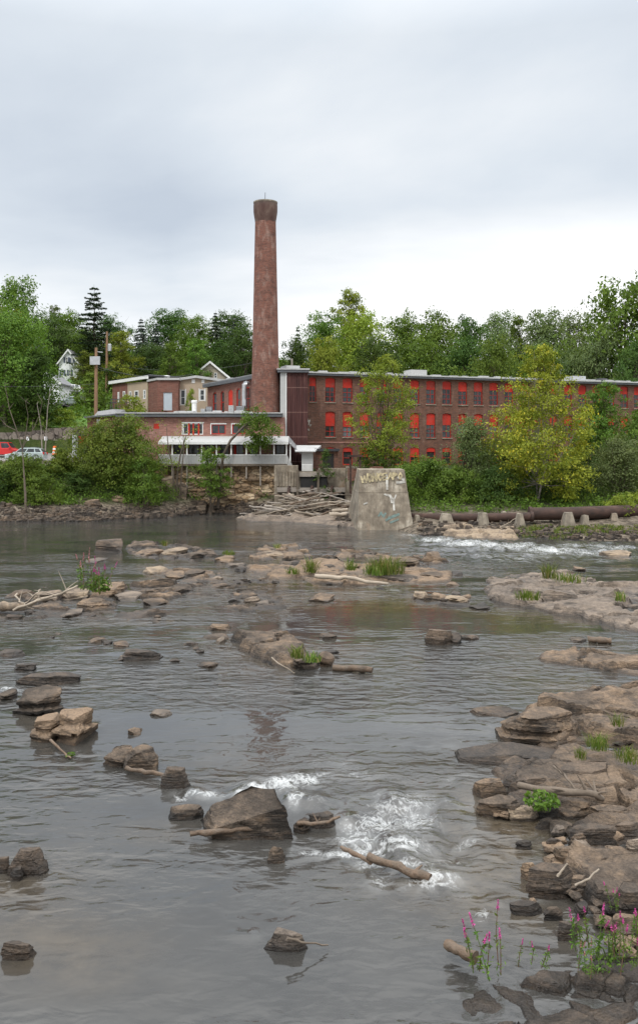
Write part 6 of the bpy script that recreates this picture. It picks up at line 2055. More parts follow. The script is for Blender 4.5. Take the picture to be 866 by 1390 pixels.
# parking lot, low kerb, lawn, hill road
xs_ = np.linspace(-70, PX(118, 110), 60)
ys_ = np.linspace(102.3, 116.95, 24)
gx, gy = np.meshgrid(xs_, ys_)
idx = np.arange(gx.size).reshape(gx.shape)
qd = np.stack([idx[:-1, :-1], idx[:-1, 1:], idx[1:, 1:], idx[1:, :-1]], -1).reshape(-1, 4)
lotz = lambda x, y: np.interp(y, [101, 102.4, 106, 116, 117.5], [4.9, 5.36, 5.52, 6.42, 6.6])
tag(link('parking_lot', np_mesh('parking_lot', np.c_[gx.ravel(), gy.ravel(), lotz(gx, gy).ravel() + .16], qd, True), M['asphalt']), kind='structure')
q = MB()
for k in range(40):
    x = -66 + k * 1.28 * 1.0
    q.box(x, x + 1.24, 102.0, 102.28, 4.6, 5.70)
tag(q.build('kerb', M['concrete_pale']), kind='structure')


def patch(name, pts, m, lift=.12, n=14):
    a, b_, c, d_ = [np.array(p, float) for p in pts]
    uu, vv = np.meshgrid(np.linspace(0, 1, n), np.linspace(0, 1, n))
    uu, vv = uu.ravel()[:, None], vv.ravel()[:, None]
    p = (a * (1 - uu) + b_ * uu) * (1 - vv) + (d_ * (1 - uu) + c * uu) * vv
    z = H(p[:, 0], p[:, 1]) + lift
    idx = np.arange(n * n).reshape(n, n)
    qd = np.stack([idx[:-1, :-1], idx[:-1, 1:], idx[1:, 1:], idx[1:, :-1]], -1).reshape(-1, 4)
    return tag(link(name, np_mesh(name, np.c_[p, z], qd, True), m), kind='structure')


patch('lawn', [(PX(78, 149), 149), (PX(118, 149), 149), (PX(116, 166), 166), (PX(78, 166), 166)], M['lawn'], .25)
patch('grass_slope', [(PX(66, 118.5), 118.5), (PX(122, 118.5), 118.5), (PX(118, 133), 133), (PX(70, 133), 133)], M['lawn'], .2)
patch('hill_road', [(PX(70, 134), 134), (PX(128, 134), 134), (PX(112, 147), 147), (PX(72, 148), 148)], M['asphalt'], .3)


# ------------------------------------------------------------------ cars
def car(name, loc, rz, paint, label, L=4.35, Wd=1.76, Hh=1.5, suv=False, small=False):
    root = empty(name, loc, rz, label, 'car')
    # side outline of the lower body, nose at -x
    hw = Wd / 2
    belt = .92 if not suv else 1.02
    lower = [(-L / 2, .30), (-L / 2 - .0, .62), (-L / 2 + .12, .74), (-L * .27, belt - .02), (L * .36, belt + .05), (L / 2 - .05, belt), (L / 2, .60), (L / 2 - .04, .30)]
    bm = bmesh.new()
    rings = []
    for yy, sx in ((-hw, .965), (-hw * .96, 1.0), (hw * .96, 1.0), (hw, .965)):
        ins = .03 if abs(yy) > hw * .97 else 0
        rings.append([bm.verts.new((x * sx, yy, z - (ins if z > .5 else -ins))) for x, z in lower])
    n = len(lower)
    for a, b_ in zip(rings, rings[1:]):
        for k in range(n):
            bm.faces.new([a[k], a[(k + 1) % n], b_[(k + 1) % n], b_[k]])
    bm.faces.new(rings[0][::-1])
    bm.faces.new(rings[-1])
    bmesh.ops.recalc_face_normals(bm, faces=bm.faces)
    me = bpy.data.meshes.new('body')
    bm.to_mesh(me)
    bm.free()
    body = link('body', me, M[paint], root)
    # greenhouse
    if suv:
        gp = [(-L * .24, belt), (-L * .13, Hh - .04), (L * .44, Hh - .02), (L * .49, belt)]
    else:
        gp = [(-L * .26, belt - .01), (-L * .10, Hh - .03), (L * .26, Hh), (L * .40, Hh - .14), (L * .48, belt + .02)]
    q = MB()
    tw = hw * .80
    wid = lambda z: hw * .97 + (tw - hw * .97) * (z - belt) / (Hh - belt)
    q.hexa([(x, -wid(z), z) for x, z in gp][::1], [(x, wid(z), z) for x, z in gp])
    top = q.build('cabin', M[paint], root)
    # glass: side windows, windscreen, rear window
    g = MB()
    zb_, zt3 = belt + .06, Hh - .13
    fx0 = gp[0][0] + (gp[1][0] - gp[0][0]) * (zb_ - gp[0][1]) / (gp[1][1] - gp[0][1])
    fx1 = gp[0][0] + (gp[1][0] - gp[0][0]) * (zt3 - gp[0][1]) / (gp[1][1] - gp[0][1])
    rx0, rx1 = L * .44, L * .38
    cuts = [0, .36, .42, .74, .79, 1.0]
    for s in (-1, 1):
        for a, b_ in ((0, .36), (.41, .73), (.78, 1.0)):
            pts = []
            for u_, lv_ in ((a, 0), (b_, 0), (b_, 1), (a, 1)):
                x0_, x1_ = (fx0 + .10, rx0 - .06) if lv_ == 0 else (fx1 + .10, rx1 - .06)
                zz = zb_ if lv_ == 0 else zt3
                pts.append((x0_ + (x1_ - x0_) * u_, s * (wid(zz) + .008), zz))
            g.face(pts if s < 0 else pts[::-1])
    for (xa, za), (xb, zb3), sgn in ((gp[0], gp[1], -1), (gp[-1], gp[-2], 1)):
        p0 = Vector((xa, 0, za)).lerp(Vector((xb, 0, zb3)), .12) + Vector((sgn * .012, 0, .006))
        p1 = Vector((xa, 0, za)).lerp(Vector((xb, 0, zb3)), .90) + Vector((sgn * .012, 0, .006))
        g.face([(p0.x, -wid(p0.z) * .92, p0.z), (p0.x, wid(p0.z) * .92, p0.z), (p1.x, wid(p1.z) * .92, p1.z), (p1.x, -wid(p1.z) * .92, p1.z)])
    g.build('glass', M['glass'], root)
    rw_ = .34 if not suv else .38
    for x in (-L * .31, L * .29):
        for s in (-1, 1):
            q = MB()
            pr = [(.14, -.11), (rw_ * .66, -.115), (rw_ * .97, -.09), (rw_, -.04), (rw_, .04), (rw_ * .97, .09), (rw_ * .66, .115), (.14, .11)]
            q.lathe(pr, 22)
            w = q.build('wheel', M['rubber'], root)
            w.location = (x, s * (hw - .10), rw_)
            w.rotation_euler = (R(90), 0, 0)
            q = MB()
            q.lathe([(.03, -.128), (rw_ * .62, -.120), (rw_ * .66, -.119)], 18)
            q.lathe([(rw_ * .66, .119), (rw_ * .62, .120), (.03, .128)], 18)
            q.build('rim', M['rim'], w)
            a = MB().lathe([(rw_ + .07, -.02), (rw_ + .07, .03), (rw_ + .02, .03)], 22, caps=False).build('wheel_arch', M['rubber'], root)
            a.location = (x, s * (hw + .005), rw_)
            a.rotation_euler = (R(90), 0, 0)
    q = MB().box(-L / 2 - .02, L / 2 + .02, -hw * .93, hw * .93, .24, .42).build('bumper', M['metal_dark'] if suv else M[paint], root)
    for s in (-1, 1):
        MB().box(-L / 2 + .0, -L / 2 + .22, s * hw * .72 - .2, s * hw * .72 + .225, .62, .76).build('headlight', M['lamp_clear'], root)
        MB().box(L / 2 - .16, L / 2 + .01, s * (hw * .86) - .12, s * (hw * .86) + .14, .74, .98).build('tail_light', M['lamp_red'], root)
        MB().box(-L * .22, -L * .17, s * (hw + .09) - .09, s * (hw + .09) + .09, belt, belt + .13).build('mirror', M[paint], root)
    if not small:
        q = MB()
        for s in (-1, 1):
            q.box(-L * .06, L * .34, s * tw * .9 - .02, s * tw * .9 + .02, Hh + .02, Hh + .06)
        q.box(0, .04, -tw * .9, tw * .9, Hh + .05, Hh + .08).box(L * .22, L * .22 + .04, -tw * .9, tw * .9, Hh + .05, Hh + .08)
        q.build('roof_rack', M['metal_dark'], root)
    return root


lz = lambda Y: float(lotz(0, Y)) + .165
car('parked_car', (PX(36.5, 105.6), 105.6, lz(105.6)), R(2), 'car_silver', 'silver green hatchback with roof rails parked at the lot edge', L=4.35)
car('parked_car', (PX(7, 110.5), 110.5, lz(110.5)), R(180), 'car_red', 'red sport utility car cut by the left edge behind the silver one', L=4.6, Hh=1.78, suv=True)
Yc = 146.5
car('parked_car', (PX(93, Yc), Yc, h1(PX(93, Yc), Yc) + .33), R(3), 'car_white', 'pale car parked on the hill below the lawn', L=4.6, Hh=1.42, small=True)
Yc = 135.5
car('parked_car', (PX(101, Yc), Yc, h1(PX(101, Yc), Yc) + .33), R(5), 'car_silver', 'grey car low behind the leaves on the hill road', L=4.4, Hh=1.42, small=True)

# traffic drum
Yb = 112.5
br_ = empty('traffic_drum', (PX(75, Yb), Yb, lz(Yb) - .16 + .16), 0, 'orange and white traffic drum in the parking lot', 'traffic drum')
zs2 = [0, .26, .46, .66, .86, 1.06]
MB().lathe([(.36, 0), (.36, .09), (.30, .1)], 20).build('base', M['rubber'], br_)
for i in range(5):
    r0, r1 = .30 - .018 * i, .30 - .018 * (i + 1)
    MB().lathe([(r0, .10 + .2 * i), (r1, .10 + .2 * (i + 1) - .004)], 20).build('band' if i % 2 else 'drum', M['white_band' if i % 2 else 'orange'], br_)
MB().lathe([(.20, 1.102), (.18, 1.15), (.05, 1.16)], 20).build('lid', M['orange'], br_)

# utility poles and wires
poles = []
for i, (px_, yt, yb2, Y, rb, lb) in enumerate([(130.5, 472, 575, 118, .20, 'brown wooden utility pole with a grey transformer box behind the thicket'), (145.3, 450, 520, 150, .19, 'farther wooden utility pole with a can transformer beside the spruces')]):
    x = PX(px_, Y)
    z0_ = h1(x, Y) - .4
    zt4 = PZ(yt, Y)
    pr = empty('utility_pole', (x, Y, z0_), 0, lb, 'utility pole')
    MB().tube([(0, 0, 0), (.02, 0, (zt4 - z0_) * .5), (.05, 0, zt4 - z0_)], [rb * 1.2, rb * 1.1, rb * .85], 12).build('pole', M['pole_wood'], pr)
    hh_ = zt4 - z0_
    if i == 0:
        MB().box(-.62, .62, -.55, -.22, hh_ - 2.2, hh_ - 1.15).build('transformer_box', M['metal'], pr)
        MB().box(-.1, .1, -.25, -.15, hh_ - 2.2, hh_ - 1.15).build('bracket', M['metal_dark'], pr)
        MB().tube([(.0, 0, hh_ - .5), (.9, -.1, hh_ - .6)], .05, 7).build('lamp_arm', M['metal'], pr)
    else:
        MB().lathe([(.05, 0), (.32, .03), (.32, 1.1), (.2, 1.2), (.05, 1.22)], 14, (.5, -.1)).build('transformer', M['metal'], pr).location = (0, 0, hh_ - 3.2)
        MB().box(-.2, 1.2, -.06, .06, hh_ - 6.2, hh_ - 6.05).build('cross_arm', M['pole_wood'], pr)
    poles.append((x, Y, zt4))


def wire(p0, p1, sag, label):
    p0, p1 = Vector(p0), Vector(p1)
    n = 14
    pts = [p0.lerp(p1, k / n) - Vector((0, 0, sag * 4 * (k / n) * (1 - k / n))) - p0 for k in range(n + 1)]
    o = MB().tube(pts, .022, 5).build('utility_wire', M['metal_dark'])
    o.location = p0
    tag(o, label, 'wire')


(xa, ya, za), (xb, yb4, zb4) = poles
wire((xa, ya, PZ(521, ya)), P(-60, 522, 112), .3, 'overhead wire from the nearer utility pole to the left edge')
wire((xa, ya, PZ(496, ya)), (xb, yb4, PZ(500, yb4)), .5, 'overhead wire between the two utility poles')
wire((xa, ya, PZ(497, ya)), P(262, 508, 122), .8, 'overhead wire from the nearer utility pole to the beige building')
wire((xb, yb4, PZ(494, yb4)), P(345, 492, 150), 1.2, 'overhead wire from the farther utility pole to the right behind the chimney')
o = MB().tube([(0, 0, 0), (.05, 0, PZ(487, 145) - 8)], [.22, .16], 8).build('bare_pole', M['bark_pale'])
o.location = (PX(396, 145), 145, 8)
tag(o, 'bare weathered pole standing behind the mill roof next to the chimney', 'pole')
# ------------------------------------------------------------------ trees: tapered trunk with limbs, crown of leaf-sized faces in uneven clumps
def limb(p0, p1, r0, r1, rg, n=6, bend=.08):
    p0, p1 = np.array(p0, float), np.array(p1, float)
    L = np.linalg.norm(p1 - p0)
    k = rg.normal(0, bend * L, 3)
    t_ = np.linspace(0, 1, n)
    pts = p0 + (p1 - p0) * t_[:, None] + k * (t_ * (1 - t_) * 2)[:, None] + rg.normal(0, .012 * L, (n, 3)) * (t_ * (1 - t_) * 4)[:, None]
    return [tuple(p) for p in pts], list(r0 + (r1 - r0) * t_)


def tree_meshes(seed, h, wid, n_leaf, leaf, z0=.25, style='broad', n_lobe=14, sparse=.5, trunk_r=None, aspect=.55, lean=(0, 0), stems=1, lobe_r=.30, taper=.5, dep=None):
    """meshes (trunk, crown): h total height, wid crown width, crown starts at z0*h"""
    rg = np.random.default_rng(seed)
    tr = trunk_r or h * .018
    mb = MB()
    dep = dep or wid
    C, LV, TI = [], [], []
    if style in ('broad', 'bush'):
        lobes = []
        for k in range(n_lobe):
            f = (k + .5) / n_lobe
            zc = z0 + (1 - z0) * f
            # radius of the envelope: full at a third of its height, narrowing upwards
            env = (math.sin(math.pi * min(1, (f * .84 + .16)) ** (1 - taper * .5))) ** .75
            a = k * 2.4 + rg.uniform(-.7, .7)
            rr_ = env * rg.uniform(.35, .8)
            lr = lobe_r * rg.uniform(.7, 1.25) * (.65 + .5 * env)
            lobes.append(np.array([math.cos(a) * rr_ * wid / 2 + lean[0] * zc * h, math.sin(a) * rr_ * dep / 2 + lean[1] * zc * h, min(zc * h, h - lr * wid * .36), lr * wid]))
        lobes.append(np.array([lean[0] * h + rg.normal(0, .05) * wid, lean[1] * h, h - lobe_r * wid * .42, lobe_r * wid * .85]))
        tops = []
        for s in range(stems):
            off = np.array([0, 0, 0]) if stems == 1 else np.append(rg.normal(0, .06 * wid, 2), 0)
            spread = np.array([0, 0]) if stems == 1 else rg.normal(0, .16 * wid, 2)
            top = np.array([lean[0] * h * .85 + spread[0], lean[1] * h * .85 + spread[1], h * .86])
            pts, rad = limb(off, top, tr, tr * .18, rg, 9, .05)
            pts[0] = (pts[0][0], pts[0][1], -.5)
            rad[0] *= 1.35
            mb.tube(pts, rad, 9)
            tops.append((pts, rad))
        for lb in lobes:
            pts, rad = tops[rg.integers(len(tops))]
            i = int(np.clip((lb[2] / h - .22) * 8 * .8, 1, 7))
            q, r_ = limb(pts[i], lb[:3], rad[i] * .62, rad[i] * .12, rg, 5, .08)
            mb.tube(q, r_, 6)
            for _ in range(2):
                e = lb[:3] + rg.normal(0, .45, 3) * lb[3]
                q2, r2 = limb(q[2], e, r_[2] * .7, .01, rg, 4, .08)
                mb.tube(q2, r2, 5)
        wts = np.array([l_[3] ** 2 for l_ in lobes])
        cnt = (n_leaf * wts / wts.sum()).astype(int)
        for lb, nn in zip(lobes, cnt):
            ncl = max(4, int(nn / 34))
            dr = rg.normal(0, 1, (ncl, 3))
            dr /= np.linalg.norm(dr, axis=1, keepdims=True)
            rad = lb[3] * (.30 + .75 * rg.uniform(0, 1, ncl) ** sparse)
            cc = lb[:3] + dr * rad[:, None] * np.array([1, 1, .78])
            ct = rg.uniform(0, 1, ncl)
            which = rg.integers(0, ncl, nn)
            sg = max(lb[3] * .17, leaf * .9)
            c = cc[which] + rg.normal(0, 1, (nn, 3)) * sg * np.array([1, 1, .62])
            C.append(c)
            LV.append(dr[which] * 1.25)
            TI.append(np.clip(.72 * ct[which] + .28 * rg.uniform(0, 1, nn), 0, 1))
        C, LV, TI = np.concatenate(C), np.concatenate(LV), np.concatenate(TI)
        ok = C[:, 2] > .05
        C, LV, TI = C[ok], LV[ok], TI[ok]
        v, q = leaf_quads(C, np.full(len(C), leaf), rg, .45, aspect, LV)
    else:                                                  # spruce / ragged pine
        pts, rad = limb((0, 0, 0), (lean[0] * h, lean[1] * h, h), tr, .02, rg, 10, .01)
        pts[0] = (pts[0][0], pts[0][1], -.5)
        mb.tube(pts, rad, 8)
        nw = int(22 if style == 'spruce' else 17)
        segs = []
        for k in range(nw):
            f = (k + rg.uniform(-.2, .2)) / nw
            zc = h * (z0 + (1 - z0) * f)
            env = (1 - f) ** (.85 if style == 'spruce' else .62) + .03
            nb = 9 if style == 'spruce' else 8
            for b_ in range(nb):
                if style == 'pine' and rg.random() < .22:
                    continue
                a = 6.283 * b_ / nb + rg.uniform(-.4, .4) + k
                L = wid / 2 * env * rg.uniform(.65, 1.12 if style == 'spruce' else 1.3)
                dz = -.28 * L if style == 'spruce' else .12 * L * rg.uniform(-1, 2)
                p0 = np.array([lean[0] * zc, lean[1] * zc, zc])
                p1 = p0 + np.array([math.cos(a) * L, math.sin(a) * L, dz])
                q2, r2 = limb(p0, p1, tr * .25 * env + .015, .012, rg, 4, .04)
                mb.tube(q2, r2, 5)
                segs.append((p0, p1, L, rg.uniform()))
        tot = sum(s[2] for s in segs)
        for p0, p1, L, ct in segs:
            nn = int(n_leaf * L / tot)
            if nn < 1:
                continue
            f = rg.uniform(.12, 1.03, nn) ** .8
            side = rg.normal(0, 1, (nn, 3)) * np.array([1, 1, .35]) * (L * .13 + .10)
            c = p0 + (p1 - p0) * f[:, None] + side * (1.15 - f)[:, None] - np.array([0, 0, .10 * L]) * rg.uniform(0, 1, (nn, 1)) * (style == 'spruce')
            C.append(c)
            TI.append(np.clip(.5 * ct + .5 * rg.uniform(0, 1, nn), 0, 1))
        C, TI = np.concatenate(C), np.concatenate(TI)
        v, q = leaf_quads(C, np.full(len(C), leaf), rg, .7, aspect * .7)
    return mb.mesh('trunk'), np_mesh('crown', v, q, tint=TI)


KINDS_OF = {'deciduous_tree': 'tree', 'conifer': 'conifer', 'shrub': 'shrub', 'small_tree': 'tree', 'bare_tree': 'bare tree'}
PROTO = {}


def place(name, tm, cm, loc, leafm, label, scale=(1, 1, 1), rz=0.0, group=None, bark='bark'):
    root = empty(name, loc, rz, label, KINDS_OF[name], group)
    root.scale = scale
    for nm_, me, mm in (('trunk', tm, M[bark]), ('crown', cm, M[leafm])):
        o = bpy.data.objects.new(nm_, me)
        if len(me.materials) == 0:
            me.materials.append(mm)
        COL.objects.link(o)
        o.parent = root
        o.material_slots[0].link = 'OBJECT'
        o.material_slots[0].material = mm
    return root


# shapes shared by the trees of the hillside (each tree is its own thing with its own size, turn and leaf colour)
PR = {}
for k in range(6):
    PR['broad%d' % k] = (tree_meshes(900 + k, 15, 11, 11500, .44, .2, 'broad', 17 + k % 3, .45, taper=.15, lobe_r=.32), 15, 11)
for k in range(2):
    PR['tall%d' % k] = (tree_meshes(920 + k, 18, 9, 8500, .44, .25, 'broad', 17, .5, lobe_r=.28), 18, 9)
for k in range(2):
    PR['cone%d' % k] = (tree_meshes(930 + k, 13, 8, 9000, .38, .06, 'broad', 18, .4, lobe_r=.27, taper=1.0), 13, 8)
for k in range(3):
    PR['spruce%d' % k] = (tree_meshes(940 + k, 17, 8, 9500, .46, .06, 'spruce'), 17, 8)
PR['pine0'] = (tree_meshes(950, 20, 10, 11000, .50, .12, 'pine'), 20, 10)
for k in range(3):
    PR['bush%d' % k] = (tree_meshes(960 + k, 5, 6, 4200, .34, .0, 'bush', 11, .5, lobe_r=.34, stems=4, trunk_r=.07), 5, 6)

BG = [  # shape, px centre, py top, crown px width, Y, leaf, label
    ('broad0', 22, 388, 78, 150, 'leaf_mid', 'tall round green tree against the sky at the far left'),
    ('broad1', -14, 420, 90, 142, 'leaf_lime', 'yellow green tree cut by the left edge below the tall round one'),
    ('broad2', 58, 428, 70, 172, 'leaf_dark', 'dark tree behind the left road, first right of the tall round one'),
    ('tall0', 75, 416, 30, 200, 'leaf_grey', 'thin hazy treetop standing alone above the left skyline'),
    ('broad3', 92, 428, 66, 182, 'leaf_mid', 'green tree on the skyline left of the ragged pine'),
    ('pine0', 128, 386, 58, 168, 'needle_dark', 'ragged dark pine rising above everything left of the chimney'),
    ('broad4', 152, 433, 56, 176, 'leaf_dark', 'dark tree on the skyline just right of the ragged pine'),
    ('broad5', 84, 448, 70, 176, 'leaf_grey', 'greyish tree behind the white hill house'),
    ('broad0', 118, 452, 64, 172, 'leaf_mid', 'green tree below the ragged pine'),
    ('cone0', 116, 478, 42, 158, 'leaf_turning', 'small yellowing tree right of the white hill house'),
    ('cone1', 166, 452, 50, 152, 'leaf_lime', 'light green conical tree behind the farther utility pole'),
    ('spruce0', 192, 430, 48, 166, 'needle_blue', 'large blue grey spruce above the left end of the beige building'),
    ('spruce1', 212, 437, 44, 172, 'needle_blue', 'blue grey spruce directly right of the larger one'),
    ('broad1', 232, 425, 70, 190, 'leaf_dark', 'dark round tree on the skyline above the brick block'),
    ('cone0', 233, 466, 46, 148, 'leaf_mid', 'bright conical tree behind the brick block, left of its twin'),
    ('cone1', 266, 462, 50, 150, 'leaf_mid', 'bright conical tree behind the brick block, right of its twin'),
    ('broad2', 268, 433, 64, 182, 'leaf_mid', 'dense green tree between the skyline spruces and the two conical trees'),
    ('spruce2', 293, 421, 44, 178, 'needle_dark', 'dark spruce with a pointed top midway to the chimney'),
    ('spruce1', 318, 433, 44, 170, 'needle_blue', 'dull spruce just left of the chimney'),
    ('broad3', 312, 428, 64, 200, 'leaf_dark', 'dark tree on the skyline left of the chimney'),
    ('broad4', 332, 446, 56, 158, 'leaf_dark', 'dark tree partly hidden by the chimney shaft'),
    ('broad5', 300, 468, 60, 160, 'leaf_dark', 'dark tree behind the tan gabled house'),
    ('broad2', 206, 470, 60, 158, 'leaf_dark', 'dark tree between the spruces and the beige roof'),
    ('spruce0', 404, 440, 36, 176, 'needle_dark', 'dark narrow spruce just right of the chimney'),
    ('broad0', 402, 468, 50, 160, 'leaf_dark', 'dark tree low behind the mill roof beside the chimney'),
    ('tall1', 474, 396, 62, 186, 'leaf_lime', 'tallest pale green treetop right of the chimney'),
    ('broad1', 438, 432, 60, 172, 'leaf_mid', 'green tree left of the tallest pale treetop'),
    ('broad2', 494, 430, 84, 166, 'leaf_lime', 'broad light green tree under the tallest pale treetop'),
    ('broad3', 548, 434, 74, 178, 'leaf_mid', 'green tree on the skyline above the mill middle'),
    ('broad4', 592, 431, 80, 168, 'leaf_mid', 'full green tree above the mill roof air unit'),
    ('broad5', 636, 437, 66, 180, 'leaf_dark', 'dark green tree right of the full green one'),
    ('broad0', 676, 432, 66, 190, 'leaf_grey', 'grey green tree on the skyline above the yellow tree'),
    ('tall0', 704, 432, 46, 178, 'leaf_mid', 'upright tree between the grey green treetops on the right'),
    ('broad1', 740, 430, 80, 172, 'leaf_grey', 'broad grey green tree on the right skyline'),
    ('broad2', 780, 430, 66, 184, 'leaf_grey', 'grey green tree left of the giant tree at the right edge'),
    ('broad3', 848, 391, 124, 150, 'leaf_mid', 'giant spreading tree at the right edge against the sky'),
    ('broad4', 812, 452, 74, 146, 'leaf_grey', 'greyish willow like tree under the giant right tree'),
    ('broad5', 866, 470, 70, 138, 'leaf_dark', 'dark tree at the right edge above the mill roof'),
    ('broad0', 672, 472, 76, 128, 'leaf_mid', 'dark green tree leaning over the mill roof beside the yellow tree'),
    ('broad1', 440, 466, 60, 150, 'leaf_lime', 'light green tree directly behind the mill roof next to the bare pole'),
    ('broad2', 510, 466, 84, 150, 'leaf_dark', 'dark tree directly behind the mill roof above the centre'),
    ('broad3', 572, 464, 84, 152, 'leaf_mid', 'leafy tree directly behind the mill roof left of the air unit'),
    ('broad4', 628, 466, 84, 154, 'leaf_dark', 'dark leafy tree directly behind the mill roof right of the air unit'),
    ('broad5', 730, 474, 90, 156, 'leaf_mid', 'tree behind the mill hidden by the yellow crown'),
    ('broad1', 786, 482, 80, 154, 'leaf_grey', 'pale tree directly behind the right part of the mill roof'),
    ('bush0', 84, 565, 40, 121, 'leaf_lime', 'low yellow green bush on the grass above the retaining wall'),
    ('cone0', 124, 508, 46, 134, 'leaf_turning', 'thin yellowing tree beside the nearer utility pole'),
    ('bush2', 157, 500, 40, 150, 'leaf_dark', 'dark shrub at the foot of the farther utility pole'),
    ('bush0', 176, 540, 40, 121, 'leaf_lime', 'bright green shrub in front of the beige building terrace'),
    ('cone1', 260, 530, 18, 118, 'leaf_lime', 'slender young tree in front of the beige building window'),
]
rb = random.Random(12)
for sh, px_, pyt, wpx, Y, lm, lb in BG:
    (tm, cm), h0, w0 = PR[sh]
    x = PX(px_, Y)
    z = h1(x, Y) - .2
    ht = max(2.5, PZ(pyt, Y) - z)
    wm = wpx / F * Y
    sx = wm / w0
    nm = 'conifer' if sh[:3] in ('spr', 'pin') else 'shrub' if sh[:4] == 'bush' else 'deciduous_tree'
    place(nm, tm, cm, (x, Y, z), lm, lb, (sx, sx, ht / h0), rb.uniform(0, 6.28), 'trees of the hillside')

